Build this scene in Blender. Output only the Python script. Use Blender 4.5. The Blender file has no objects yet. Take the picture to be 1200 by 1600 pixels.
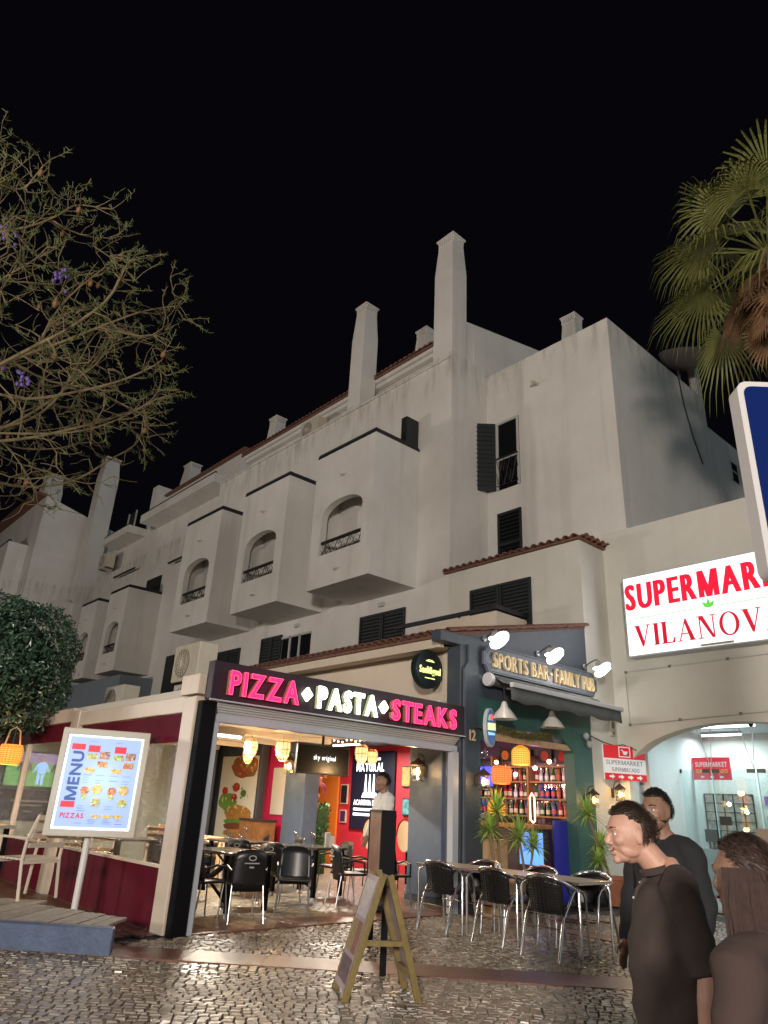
import bpy, bmesh, math, random
from mathutils import Vector, Matrix, geometry
PI = math.pi
random.seed(7)
scene = bpy.context.scene
COL = scene.collection

# ------------------------------------------------------------------ camera
cam_data = bpy.data.cameras.new('camera')
cam = bpy.data.objects.new('camera', cam_data); COL.objects.link(cam)
cam_data.sensor_fit = 'HORIZONTAL'; cam_data.sensor_width = 36.0; cam_data.lens = 33.0
cam_data.clip_start = 0.05; cam_data.clip_end = 600
YAW, PITCH, ROLL = math.radians(-48.75), math.radians(22.78), math.radians(2.89)
fwd = Vector((math.sin(YAW)*math.cos(PITCH), math.cos(YAW)*math.cos(PITCH), math.sin(PITCH)))
right = Vector((math.cos(YAW), -math.sin(YAW), 0)); up = right.cross(fwd)
r2 = right*math.cos(ROLL) + up*math.sin(ROLL); u2 = up*math.cos(ROLL) - right*math.sin(ROLL)
cam.matrix_world = Matrix(((r2.x, u2.x, -fwd.x, 0), (r2.y, u2.y, -fwd.y, 0), (r2.z, u2.z, -fwd.z, 1.45), (0, 0, 0, 1)))
scene.camera = cam

# ------------------------------------------------------------------ night sky, glow of the street, exposure
SUN_EL, SUN_AZ = 16.0, 76.0           # soft town light from behind the photographer (azimuth from +Y towards +X)
world = bpy.data.worlds.new('World'); scene.world = world; world.use_nodes = True
nt = world.node_tree; nt.nodes.clear()
sky = nt.nodes.new('ShaderNodeTexSky'); sky.sky_type = 'NISHITA'; sky.sun_disc = False
sky.sun_elevation = math.radians(-4); sky.sun_rotation = math.radians(SUN_AZ)
bg = nt.nodes.new('ShaderNodeBackground'); bg.inputs['Strength'].default_value = 0.012
wo = nt.nodes.new('ShaderNodeOutputWorld')
gl_ = nt.nodes.new('ShaderNodeMixRGB'); gl_.blend_type = 'ADD'; gl_.inputs['Fac'].default_value = 1; gl_.inputs['Color2'].default_value = (.135, .120, .205, 1)   # faint town glow on the night sky
nt.links.new(sky.outputs[0], gl_.inputs['Color1']); nt.links.new(gl_.outputs[0], bg.inputs['Color']); nt.links.new(bg.outputs[0], wo.inputs['Surface'])
sd = bpy.data.lights.new('sun', 'SUN'); sd.energy = 0.26; sd.angle = math.radians(50); sd.color = (0.66, 0.88, 1.0)
sun = bpy.data.objects.new('sun', sd); COL.objects.link(sun)
_a, _e = math.radians(SUN_AZ), math.radians(SUN_EL)
sdir = Vector((math.sin(_a)*math.cos(_e), math.cos(_a)*math.cos(_e), math.sin(_e)))
sun.rotation_euler = sdir.to_track_quat('Z', 'Y').to_euler()
vs = scene.view_settings
vs.view_transform = 'Standard'; vs.look = 'None'; vs.exposure = 0.0; vs.gamma = 1.0; vs.use_curve_mapping = False
scene.cycles.use_denoising = True
scene.cycles.max_bounces = 6; scene.cycles.diffuse_bounces = 3; scene.cycles.glossy_bounces = 3
scene.cycles.transmission_bounces = 4; scene.cycles.transparent_max_bounces = 12
scene.cycles.caustics_reflective = False; scene.cycles.caustics_refractive = False
scene.cycles.sample_clamp_indirect = 4.0

# ------------------------------------------------------------------ materials
MATS = {}
def mat(name, col, rough=0.7, metal=0.0, noise=0.0, nscale=3.0, bump=0.0, bscale=40.0, emit=None, estr=0.0, spec=0.5, coat=0.0, col2=None, detail=6.0):
    if name in MATS: return MATS[name]
    m = bpy.data.materials.new(name); m.use_nodes = True; MATS[name] = m
    t = m.node_tree; b = t.nodes['Principled BSDF']
    b.inputs['Base Color'].default_value = (*col, 1); b.inputs['Roughness'].default_value = rough
    b.inputs['Metallic'].default_value = metal; b.inputs['Specular IOR Level'].default_value = spec
    b.inputs['Coat Weight'].default_value = coat
    if emit:
        b.inputs['Emission Color'].default_value = (*emit, 1); b.inputs['Emission Strength'].default_value = estr
    tc = t.nodes.new('ShaderNodeTexCoord')
    if noise or col2:
        n = t.nodes.new('ShaderNodeTexNoise'); n.inputs['Scale'].default_value = nscale
        n.inputs['Detail'].default_value = detail; n.inputs['Roughness'].default_value = 0.62
        t.links.new(tc.outputs['Object'], n.inputs['Vector'])
        r = t.nodes.new('ShaderNodeValToRGB'); r.color_ramp.elements[0].position = 0.32; r.color_ramp.elements[1].position = 0.68
        c0 = col2 if col2 else tuple(c*(1-noise) for c in col)
        r.color_ramp.elements[0].color = (*c0, 1); r.color_ramp.elements[1].color = (*col, 1)
        t.links.new(n.outputs['Fac'], r.inputs['Fac']); t.links.new(r.outputs['Color'], b.inputs['Base Color'])
    if bump:
        n2 = t.nodes.new('ShaderNodeTexNoise'); n2.inputs['Scale'].default_value = bscale; n2.inputs['Detail'].default_value = 5
        t.links.new(tc.outputs['Object'], n2.inputs['Vector'])
        bp = t.nodes.new('ShaderNodeBump'); bp.inputs['Strength'].default_value = bump; bp.inputs['Distance'].default_value = 0.02
        t.links.new(n2.outputs['Fac'], bp.inputs['Height']); t.links.new(bp.outputs['Normal'], b.inputs['Normal'])
    return m

def plaster(name, col, streak=0.16, grime=(0.30, 0.27, 0.21)):
    """painted render with weather: large blotches, rain streaks running down, fine trowel relief"""
    m = mat(name, col, 0.85, bump=0.35, bscale=22)
    t = m.node_tree; b = t.nodes['Principled BSDF']
    tc = t.nodes.new('ShaderNodeTexCoord')
    mp = t.nodes.new('ShaderNodeMapping'); mp.inputs['Scale'].default_value = (1.6, 1.6, 0.10)
    t.links.new(tc.outputs['Object'], mp.inputs['Vector'])
    n1 = t.nodes.new('ShaderNodeTexNoise'); n1.inputs['Scale'].default_value = 1.5; n1.inputs['Detail'].default_value = 8
    t.links.new(mp.outputs[0], n1.inputs['Vector'])
    n2 = t.nodes.new('ShaderNodeTexNoise'); n2.inputs['Scale'].default_value = 0.55; n2.inputs['Detail'].default_value = 9; n2.inputs['Roughness'].default_value = .65
    t.links.new(tc.outputs['Object'], n2.inputs['Vector'])
    r1 = t.nodes.new('ShaderNodeValToRGB'); r1.color_ramp.elements[0].position = .54; r1.color_ramp.elements[1].position = .80
    t.links.new(n1.outputs['Fac'], r1.inputs['Fac'])
    mu = t.nodes.new('ShaderNodeMath'); mu.operation = 'MULTIPLY'; mu.inputs[1].default_value = streak*1.8
    t.links.new(r1.outputs['Color'], mu.inputs[0])
    mx = t.nodes.new('ShaderNodeMixRGB'); mx.inputs['Color1'].default_value = (*col, 1); mx.inputs['Color2'].default_value = (*grime, 1)
    t.links.new(mu.outputs[0], mx.inputs['Fac'])
    r2_ = t.nodes.new('ShaderNodeValToRGB'); r2_.color_ramp.elements[0].position = .35; r2_.color_ramp.elements[1].position = .7
    r2_.color_ramp.elements[0].color = (0.87, 0.86, 0.84, 1); r2_.color_ramp.elements[1].color = (1, 1, 1, 1)
    t.links.new(n2.outputs['Fac'], r2_.inputs['Fac'])
    m2 = t.nodes.new('ShaderNodeMixRGB'); m2.blend_type = 'MULTIPLY'; m2.inputs['Fac'].default_value = 1
    t.links.new(mx.outputs[0], m2.inputs['Color1']); t.links.new(r2_.outputs[0], m2.inputs['Color2'])
    sx = t.nodes.new('ShaderNodeSeparateXYZ'); t.links.new(tc.outputs['Object'], sx.inputs[0])
    hz = t.nodes.new('ShaderNodeMapRange'); hz.inputs['From Min'].default_value = 12.9; hz.inputs['From Max'].default_value = 14.35; t.links.new(sx.outputs['Z'], hz.inputs['Value'])
    ht = t.nodes.new('ShaderNodeMapRange'); ht.inputs['From Min'].default_value = 14.6; ht.inputs['From Max'].default_value = 14.4; t.links.new(sx.outputs['Z'], ht.inputs['Value'])
    mp3 = t.nodes.new('ShaderNodeMapping'); mp3.inputs['Scale'].default_value = (2.6, 2.6, .5); t.links.new(tc.outputs['Object'], mp3.inputs[0])
    n5 = t.nodes.new('ShaderNodeTexNoise'); n5.inputs['Scale'].default_value = 1.4; n5.inputs['Detail'].default_value = 9; n5.inputs['Roughness'].default_value = .7; t.links.new(mp3.outputs[0], n5.inputs['Vector'])
    r5 = t.nodes.new('ShaderNodeMapRange'); r5.inputs['From Min'].default_value = .46; r5.inputs['From Max'].default_value = .72; t.links.new(n5.outputs['Fac'], r5.inputs['Value'])
    a1 = t.nodes.new('ShaderNodeMath'); a1.operation = 'MULTIPLY'; t.links.new(hz.outputs[0], a1.inputs[0]); t.links.new(ht.outputs[0], a1.inputs[1])
    a2 = t.nodes.new('ShaderNodeMath'); a2.operation = 'MULTIPLY'; t.links.new(a1.outputs[0], a2.inputs[0]); t.links.new(r5.outputs[0], a2.inputs[1])
    a3 = t.nodes.new('ShaderNodeMath'); a3.operation = 'MULTIPLY'; a3.inputs[1].default_value = .75; t.links.new(a2.outputs[0], a3.inputs[0])
    m3 = t.nodes.new('ShaderNodeMixRGB'); m3.inputs['Color2'].default_value = (grime[0]*.8, grime[1]*.78, grime[2]*.7, 1); t.links.new(a3.outputs[0], m3.inputs['Fac']); t.links.new(m2.outputs[0], m3.inputs['Color1'])
    t.links.new(m3.outputs[0], b.inputs['Base Color'])
    return m

def glass(name, tint=(1, 1, 1), refl=0.10, rough=0.02, wavy=0.0):
    if name in MATS: return MATS[name]
    m = bpy.data.materials.new(name); m.use_nodes = True; MATS[name] = m
    t = m.node_tree; t.nodes.clear()
    o = t.nodes.new('ShaderNodeOutputMaterial'); tr = t.nodes.new('ShaderNodeBsdfTransparent'); gl = t.nodes.new('ShaderNodeBsdfGlossy')
    tr.inputs['Color'].default_value = (*tint, 1); gl.inputs['Roughness'].default_value = rough
    mx = t.nodes.new('ShaderNodeMixShader'); mx.inputs['Fac'].default_value = refl
    t.links.new(tr.outputs[0], mx.inputs[1]); t.links.new(gl.outputs[0], mx.inputs[2]); t.links.new(mx.outputs[0], o.inputs['Surface'])
    if wavy:
        n = t.nodes.new('ShaderNodeTexNoise'); n.inputs['Scale'].default_value = 7; n.inputs['Detail'].default_value = 3
        tc = t.nodes.new('ShaderNodeTexCoord'); mp = t.nodes.new('ShaderNodeMapping'); mp.inputs['Scale'].default_value = (1, 1, 3.2)
        t.links.new(tc.outputs['Object'], mp.inputs[0]); t.links.new(mp.outputs[0], n.inputs['Vector'])
        bp = t.nodes.new('ShaderNodeBump'); bp.inputs['Strength'].default_value = wavy; bp.inputs['Distance'].default_value = .05
        t.links.new(n.outputs['Fac'], bp.inputs['Height']); t.links.new(bp.outputs[0], gl.inputs['Normal'])
    return m

def glow(name, col, s, body=(0.8, 0.8, 0.8)):
    return mat(name, body, 0.5, emit=col, estr=s)

white = plaster('white_render', (0.69, 0.665, 0.625), 0.17)
cream = plaster('cream_render', (0.64, 0.55, 0.44), 0.10)
white2 = plaster('shop_render', (0.63, 0.615, 0.555), 0.08)
shade_tinted_wall = plaster('shade_tinted_render', (0.20, 0.235, 0.27), 0.05, (.12, .14, .16))  # white render in cool shade, the shade put into the base colour
slate = mat('slate_paint', (0.055, 0.070, 0.090), 0.5, noise=0.2, nscale=5, bump=.1, bscale=60)
slate2 = mat('blue_panel_paint', (0.085, 0.12, 0.185), 0.5, noise=0.15, nscale=6)
black = mat('black_paint', (0.004, 0.004, 0.005), 0.6, noise=.3, nscale=20, spec=.12)
blackp = mat('black_plastic', (0.010, 0.010, 0.011), 0.35)
shutter = mat('shutter_green', (0.012, 0.016, 0.017), 0.55, noise=.3, nscale=9)
iron = mat('black_iron', (0.010, 0.010, 0.011), 0.5)
burgundy = mat('burgundy_tarp', (0.11, 0.007, 0.018), 0.75, spec=.15, noise=.25, nscale=4, bump=.15, bscale=8)
framec = mat('cream_metal', (0.62, 0.52, 0.41), 0.4, noise=.08, nscale=6)
silver = mat('silver_frame', (0.42, 0.44, 0.48), 0.4, noise=.06, nscale=8)
alu = mat('brushed_aluminium', (0.78, 0.78, 0.79), 0.22, metal=1.0, noise=.12, nscale=30)
steel = mat('dull_steel', (0.42, 0.42, 0.42), 0.4, metal=1.0)
tile_m = mat('terracotta_tile', (0.22, 0.10, 0.065), 0.8, col2=(0.11, 0.055, 0.04), nscale=9, bump=.3, bscale=50)
wood = mat('varnished_wood', (0.34, 0.16, 0.06), 0.45, col2=(0.20, 0.085, 0.03), nscale=7, bump=.1, bscale=30)
woodlight = mat('pale_wood', (0.55, 0.36, 0.19), 0.5, col2=(0.42, 0.26, 0.13), nscale=8)
oldwood = mat('weathered_wood', (0.40, 0.34, 0.27), 0.75, col2=(0.27, 0.22, 0.17), nscale=11, bump=.4, bscale=60)
ochre = mat('ochre_painted_wood', (0.22, 0.155, 0.045), 0.5, noise=.35, nscale=14, bump=.2, bscale=40)
terracotta = mat('terracotta_pot', (0.36, 0.13, 0.06), 0.7, noise=.25, nscale=9)
bandm = mat('red_paving_band', (0.19, 0.08, 0.052), 0.32, col2=(0.12, 0.055, 0.04), nscale=5, bump=.25, bscale=70, detail=9)
redm = mat('red_wall', (0.45, 0.02, 0.035), 0.5, noise=.15, nscale=4)
magenta = mat('magenta_wall', (0.50, 0.015, 0.10), 0.5)
orange = mat('orange_panel', (0.62, 0.17, 0.02), 0.5)
greenw = mat('bottle_green_wall', (0.035, 0.115, 0.095), 0.55, noise=.2, nscale=4, bump=.1, bscale=40)
purple = mat('purple_wall', (0.05, 0.018, 0.06), 0.5)
clear = glass('window_glass', (.97, .98, .98), .07)
plastic = glass('clear_plastic_sheet', (.80, .81, .80), .24, .10, 1.0)
shopglass = glass('shop_glass', (.90, .97, .97), .09)
leafdark = mat('clipped_leaf', (0.05, 0.105, 0.055), 0.3, col2=(0.02, 0.05, 0.025), nscale=14)
leafjac = mat('feathery_leaf', (0.11, 0.125, 0.03), 0.6, col2=(0.05, 0.075, 0.02), nscale=3)
bark = mat('branch_bark', (0.20, 0.15, 0.07), 0.85, col2=(0.10, 0.08, 0.04), nscale=6, bump=.4, bscale=40)
pod = mat('seed_pod', (0.17, 0.085, 0.035), 0.8)
violet = mat('violet_flower', (0.15, 0.09, 0.34), 0.6)
palmleaf = mat('palm_leaf', (0.20, 0.20, 0.05), 0.5, col2=(0.10, 0.125, 0.035), nscale=4)
palmdead = mat('dry_palm_leaf', (0.26, 0.14, 0.065), 0.8, col2=(0.15, 0.08, 0.04), nscale=4)
yucca_m = mat('yucca_leaf', (0.34, 0.46, 0.09), 0.45, col2=(0.20, 0.34, 0.07), nscale=6)
stem_m = mat('yucca_stem', (0.22, 0.15, 0.09), 0.8)
moss = mat('moss_garland', (0.16, 0.14, 0.035), 0.9, col2=(0.06, 0.07, 0.02), nscale=30)
ceilm = mat('ceiling_white', (0.60, 0.55, 0.48), 0.7)
fabric = mat('awning_fabric', (0.11, 0.12, 0.12), 0.8, noise=.2, nscale=14)
fabricw = mat('pale_awning_edge', (0.50, 0.51, 0.52), 0.6)
acm = mat('air_conditioner_case', (0.55, 0.50, 0.40), 0.5, noise=.12, nscale=5)
acdark = mat('fan_grille', (0.18, 0.15, 0.11), 0.6)
skin = mat('skin', (0.52, 0.29, 0.21), 0.48, noise=.16, nscale=22, bump=.12, bscale=220)
skin2 = mat('skin_olive', (0.26, 0.14, 0.09), 0.48, noise=.16, nscale=22, bump=.12, bscale=220)
hair = mat('brown_hair', (0.045, 0.028, 0.018), 0.55, col2=(0.025, 0.015, 0.010), nscale=60)
hairb = mat('black_hair', (0.012, 0.010, 0.009), 0.5)
shirt1 = mat('dark_polo', (0.055, 0.038, 0.032), 0.9, bump=.4, bscale=9, noise=.2, nscale=5)
brownc = mat('brown_top', (0.055, 0.034, 0.029), 0.95, bump=.4, bscale=7, noise=.2, nscale=4)
whitec = mat('white_cloth', (0.62, 0.60, 0.57), 0.9, bump=.4, bscale=8)
trousers = mat('dark_trousers', (0.015, 0.015, 0.018), 0.9)
gold = mat('gold_lettering', (0.74, 0.58, 0.33), 0.4)
brassd = mat('lantern_iron', (0.05, 0.035, 0.02), 0.5)
greyplastic = mat('grey_plastic', (0.45, 0.45, 0.44), 0.5)

# ------------------------------------------------------------------ helpers
class MB:
    """collects shapes into one mesh"""
    def __init__(s): s.v = []; s.f = []
    def add(s, vs_, fs):
        n = len(s.v); s.v += [tuple(p) for p in vs_]; s.f += [tuple(i+n for i in f) for f in fs]; return s
    def box(s, a, b):
        x0, y0, z0 = a; x1, y1, z1 = b
        return s.add([(x0,y0,z0),(x1,y0,z0),(x1,y1,z0),(x0,y1,z0),(x0,y0,z1),(x1,y0,z1),(x1,y1,z1),(x0,y1,z1)],
                     [(3,2,1,0),(4,5,6,7),(0,1,5,4),(1,2,6,5),(2,3,7,6),(3,0,4,7)])
    def obox(s, c, size, M=None):
        hx, hy, hz = (k/2 for k in size); M = M or Matrix.Identity(3); c = Vector(c)
        P = [c + M @ Vector(p) for p in ((-hx,-hy,-hz),(hx,-hy,-hz),(hx,hy,-hz),(-hx,hy,-hz),(-hx,-hy,hz),(hx,-hy,hz),(hx,hy,hz),(-hx,hy,hz))]
        return s.add(P, [(3,2,1,0),(4,5,6,7),(0,1,5,4),(1,2,6,5),(2,3,7,6),(3,0,4,7)])
    def tube(s, pts, r, n=8, closed=False, flat=1.0):
        pts = [Vector(p) for p in pts]; m = len(pts); rs = r if isinstance(r, (list, tuple)) else [r]*m
        rings = []; prev = None
        for i in range(m):
            a = pts[i-1] if (i > 0 or closed) else pts[i]; b = pts[(i+1) % m] if (i < m-1 or closed) else pts[i]
            d = (b-a); d = d.normalized() if d.length > 1e-9 else Vector((0, 0, 1))
            if prev is None:
                ref = Vector((0, 0, 1)) if abs(d.z) < .9 else Vector((1, 0, 0)); x = d.cross(ref).normalized()
            else:
                x = prev - d*prev.dot(d); x = x.normalized() if x.length > 1e-6 else d.orthogonal().normalized()
            prev = x; y = d.cross(x)
            rings.append([pts[i] + (x*math.cos(2*PI*k/n) + y*flat*math.sin(2*PI*k/n))*rs[i] for k in range(n)])
        vs_ = [p for rg in rings for p in rg]; fs = []
        for i in range(m if closed else m-1):
            j = (i+1) % m
            for k in range(n): fs.append((i*n+k, i*n+(k+1) % n, j*n+(k+1) % n, j*n+k))
        if not closed: fs += [tuple(range(n))[::-1], tuple((m-1)*n+k for k in range(n))]
        return s.add(vs_, fs)
    def lathe(s, prof, c=(0, 0, 0), n=16, M=None, cap=True):
        M = M or Matrix.Identity(3); c = Vector(c); vs_ = []; fs = []
        for (r, z) in prof:
            for k in range(n): vs_.append(c + M @ Vector((r*math.cos(2*PI*k/n), r*math.sin(2*PI*k/n), z)))
        for i in range(len(prof)-1):
            for k in range(n): fs.append((i*n+k, i*n+(k+1) % n, (i+1)*n+(k+1) % n, (i+1)*n+k))
        if cap:
            if prof[0][0] > 1e-4: fs.append(tuple(range(n))[::-1])
            if prof[-1][0] > 1e-4: fs.append(tuple((len(prof)-1)*n+k for k in range(n)))
        return s.add(vs_, fs)
    def ell(s, c, r, n=12, m=8):
        c = Vector(c); r = (r, r, r) if isinstance(r, (int, float)) else r
        vs_ = [c + Vector((0, 0, -r[2]))]; fs = []
        for i in range(1, m):
            t = -PI/2 + PI*i/m
            for k in range(n): vs_.append(c + Vector((r[0]*math.cos(t)*math.cos(2*PI*k/n), r[1]*math.cos(t)*math.sin(2*PI*k/n), r[2]*math.sin(t))))
        vs_.append(c + Vector((0, 0, r[2]))); L = len(vs_)-1
        for k in range(n):
            fs.append((0, 1+(k+1) % n, 1+k)); fs.append((L, L-n+k, L-n+(k+1) % n))
        for i in range(m-2):
            for k in range(n): fs.append((1+i*n+k, 1+i*n+(k+1) % n, 1+(i+1)*n+(k+1) % n, 1+(i+1)*n+k))
        return s.add(vs_, fs)
    def plate(s, outer, holes, th, F):
        """2-D outline with holes, given thickness, placed by frame F=(origin,u,v,n): front at n=0, back at n=-th"""
        o, u, v, n = (Vector(k) for k in F); loops = [list(outer)] + [list(h) for h in holes]
        flat = [p for L in loops for p in L]; T = geometry.tessellate_polygon([[Vector((p[0], p[1], 0)) for p in L] for L in loops])
        front = [o + u*p[0] + v*p[1] for p in flat]; back = [p - n*th for p in front]; N = len(flat); fs = []
        for (a, b, c) in T:
            pa, pb, pc = flat[a], flat[b], flat[c]
            if (pb[0]-pa[0])*(pc[1]-pa[1]) - (pb[1]-pa[1])*(pc[0]-pa[0]) < 0: b, c = c, b
            fs.append((a, b, c)); fs.append((N+c, N+b, N+a))
        k = 0
        for li, L in enumerate(loops):
            m = len(L); ar = sum(L[i][0]*L[(i+1) % m][1] - L[(i+1) % m][0]*L[i][1] for i in range(m))
            for i in range(m):
                a, b = k+i, k+(i+1) % m
                if (ar > 0) == (li == 0): fs.append((a, N+a, N+b, b))
                else: fs.append((b, N+b, N+a, a))
            k += m
        return s.add(front+back, fs)
    def build(s, name, m, parent=None, smooth=False, bevel=0.0, loc=None, seg=2):
        me = bpy.data.meshes.new(name); me.from_pydata(s.v, [], s.f); me.update()
        if smooth: me.polygons.foreach_set('use_smooth', [True]*len(me.polygons))
        me.materials.append(m if not isinstance(m, str) else MATS[m])
        return link(name, me, parent, bevel, loc, seg, smooth)

def link(name, me, parent=None, bevel=0.0, loc=None, seg=2, smooth=False):
    o = bpy.data.objects.new(name, me); COL.objects.link(o)
    if loc is not None: o.location = loc
    if parent is not None:
        o.parent = parent
        if not parent.get('_local'):
            o.matrix_parent_inverse = Matrix.Translation(-parent.location)
    if bevel:
        bv = o.modifiers.new('bevel', 'BEVEL'); bv.width = bevel; bv.segments = seg; bv.limit_method = 'ANGLE'; bv.angle_limit = .6
    if smooth and not bevel:
        try:
            me.set_sharp_from_angle(angle=math.radians(40))
        except Exception: pass
    return o

def tag(o, label=None, cat=None, group=None, kind=None):
    if label: o['label'] = label
    if cat: o['category'] = cat
    if group: o['group'] = group
    if kind: o['kind'] = kind
    return o
def thing(name, label, cat, loc=(0, 0, 0), rotz=0.0, group=None, local=False):
    """Empty at the base; local=True: its parts are modelled about its own origin, otherwise in world metres"""
    o = bpy.data.objects.new(name, None); COL.objects.link(o); o.location = loc; o.rotation_euler = (0, 0, rotz)
    o.empty_display_size = .2
    if local: o['_local'] = 1
    return tag(o, label, cat, group)
def sub(parent, mb, name, m, **k):
    if parent.get('_local'):
        o = mb.build(name, m, None, **k); o['_local'] = 1; o.parent = parent; return o
    return mb.build(name, m, parent, **k)
def dup(root, loc, rotz=0.0, label=None, group=None, scale=None):
    r = root.copy(); COL.objects.link(r); r.location = loc; r.rotation_euler = (0, 0, rotz)
    if scale: r.scale = (scale,)*3
    if label: r['label'] = label
    if group: r['group'] = group
    for ch in list(root.children):
        c = ch.copy(); COL.objects.link(c); c.parent = r
        for g in list(ch.children):
            d = g.copy(); COL.objects.link(d); d.parent = c
    return r
def rotz(a): return Matrix.Rotation(a, 3, 'Z')
def lamp(name, loc, power, col=(1, .62, .28), r=.05, parent=None, kind='POINT', size=.3, rot=None, sizey=None):
    L = bpy.data.lights.new(name, kind); L.energy = power; L.color = col
    if kind == 'AREA':
        L.size = size
        if sizey: L.shape = 'RECTANGLE'; L.size_y = sizey
    else: L.shadow_soft_size = r
    o = bpy.data.objects.new(name, L); COL.objects.link(o); o.location = loc
    if rot: o.rotation_euler = rot
    if parent is not None:
        o.parent = parent
        if not parent.get('_local'):
            o.matrix_parent_inverse = Matrix.Translation(-parent.location)
    return o

_fc = {}
def glyph(ch, bold=0.0, depth=0.02, bev=0.0):
    """mesh data and advance width of one character of the built-in face, height of capitals about 0.7"""
    key = (ch, bold, depth, bev)
    if key in _fc: return _fc[key]
    if ch == 'M':
        t_, w_, h_ = .105+2*bold, .74+2*bold, .70; q = t_*1.25
        P = [(0, 0), (t_, 0), (t_, h_-q*1.25), (w_/2-q*.42, 0), (w_/2+q*.42, 0), (w_-t_, h_-q*1.25), (w_-t_, 0), (w_, 0), (w_, h_), (w_-q, h_), (w_/2, q*1.05), (q, h_), (0, h_)]
        mb = MB().plate(P, [], depth, ((0, 0, depth/2), (1, 0, 0), (0, 1, 0), (0, 0, 1))); me = bpy.data.meshes.new('txt'); me.from_pydata(mb.v, [], mb.f); _fc[key] = (me, 0, w_); return _fc[key]
    cu = bpy.data.curves.new('txt', 'FONT'); cu.body = ch; cu.offset = bold; cu.extrude = depth/2; cu.bevel_depth = bev; cu.resolution_u = 3
    o = bpy.data.objects.new('txt', cu); COL.objects.link(o)
    dg = bpy.context.evaluated_depsgraph_get(); dg.update(); me = bpy.data.meshes.new_from_object(o.evaluated_get(dg))
    bpy.data.objects.remove(o); bpy.data.curves.remove(cu)
    xs = [v.co.x for v in me.vertices] or [0, .25]
    _fc[key] = (me, min(xs), max(xs)); return _fc[key]
def letters(text, F, height, m, parent, width=None, bold=.02, depth=.02, gap=.10, name='letter', joined=None, sx=1.0, strike=()):
    """writes text on the plane F=(origin at baseline left,u,v,n); every letter is a part, or one part when joined"""
    o, u, v, n = (Vector(k) for k in F); k = height/0.70; x = 0; items = []
    for ch in text:
        if ch == ' ': x += .38; continue
        me, a, b = glyph(ch, bold, depth/k); wd_ = 1.0; items.append((me, x-a*wd_, wd_)); x += (b-a)*wd_+gap
    total = x-gap; sxx = (width/(total*k) if width else sx)
    out = []; MJ = MB()
    for me, x0, wd_ in items:
        R = Matrix(((u.x*k*sxx, v.x*k, n.x*k), (u.y*k*sxx, v.y*k, n.y*k), (u.z*k*sxx, v.z*k, n.z*k)))
        vs_ = [o + R @ Vector((p.co.x*wd_+x0, p.co.y, p.co.z)) for p in me.vertices]; fs = [tuple(f.vertices) for f in me.polygons]
        if joined: MJ.add(vs_, fs)
        else:
            one = MB().add(vs_, fs)
            for q, dx in enumerate(strike): one.add([p+u*dx+n*.0006*(q+1) for p in vs_], fs)
            out.append(one.build(name, m, parent))
    if joined: return MJ.build(joined, m, parent)
    return out
def outline(text, F, height, m, parent, width, bold=.03, gap=.12):
    """thin lit tube round the edge of every letter"""
    o, u, v, n = (Vector(k) for k in F); k = height/.70; x = 0; items = []
    for ch in text:
        me0, a, b = glyph(ch, bold, .02/k); cu = bpy.data.curves.new('t', 'FONT'); cu.body = ch; cu.offset = bold-.006; cu.fill_mode = 'NONE'; cu.bevel_depth = .009; cu.bevel_resolution = 1; cu.resolution_u = 3
        ob_ = bpy.data.objects.new('t', cu); COL.objects.link(ob_); dg = bpy.context.evaluated_depsgraph_get(); dg.update(); me = bpy.data.meshes.new_from_object(ob_.evaluated_get(dg)); bpy.data.objects.remove(ob_); bpy.data.curves.remove(cu)
        items.append((me, x-a)); x += (b-a)+gap
    sx = width/((x-gap)*k)
    for me, x0 in items: MB().add([o+u*(p.co.x+x0)*k*sx+v*p.co.y*k+n*p.co.z*k for p in me.vertices], [tuple(f.vertices) for f in me.polygons]).build('letter_outline', m, parent)
def arch(x0, x1, z0, z1, rise, n=14):
    """opening outline with a segmental head"""
    P = [(x0, z0), (x1, z0), (x1, z1-rise)]; cx = (x0+x1)/2; hw = (x1-x0)/2
    for i in range(1, n): t = PI*i/n; P.append((cx+hw*math.cos(t), z1-rise+rise*math.sin(t)))
    P.append((x0, z1-rise)); return P
YF = lambda y: ((0, y, 0), (1, 0, 0), (0, 0, 1), (0, -1, 0))      # plane facing the street (-Y): u = X, v = Z
XF = lambda x: ((x, 0, 0), (0, 1, 0), (0, 0, 1), (1, 0, 0))       # plane facing +X: u = Y, v = Z

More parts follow.
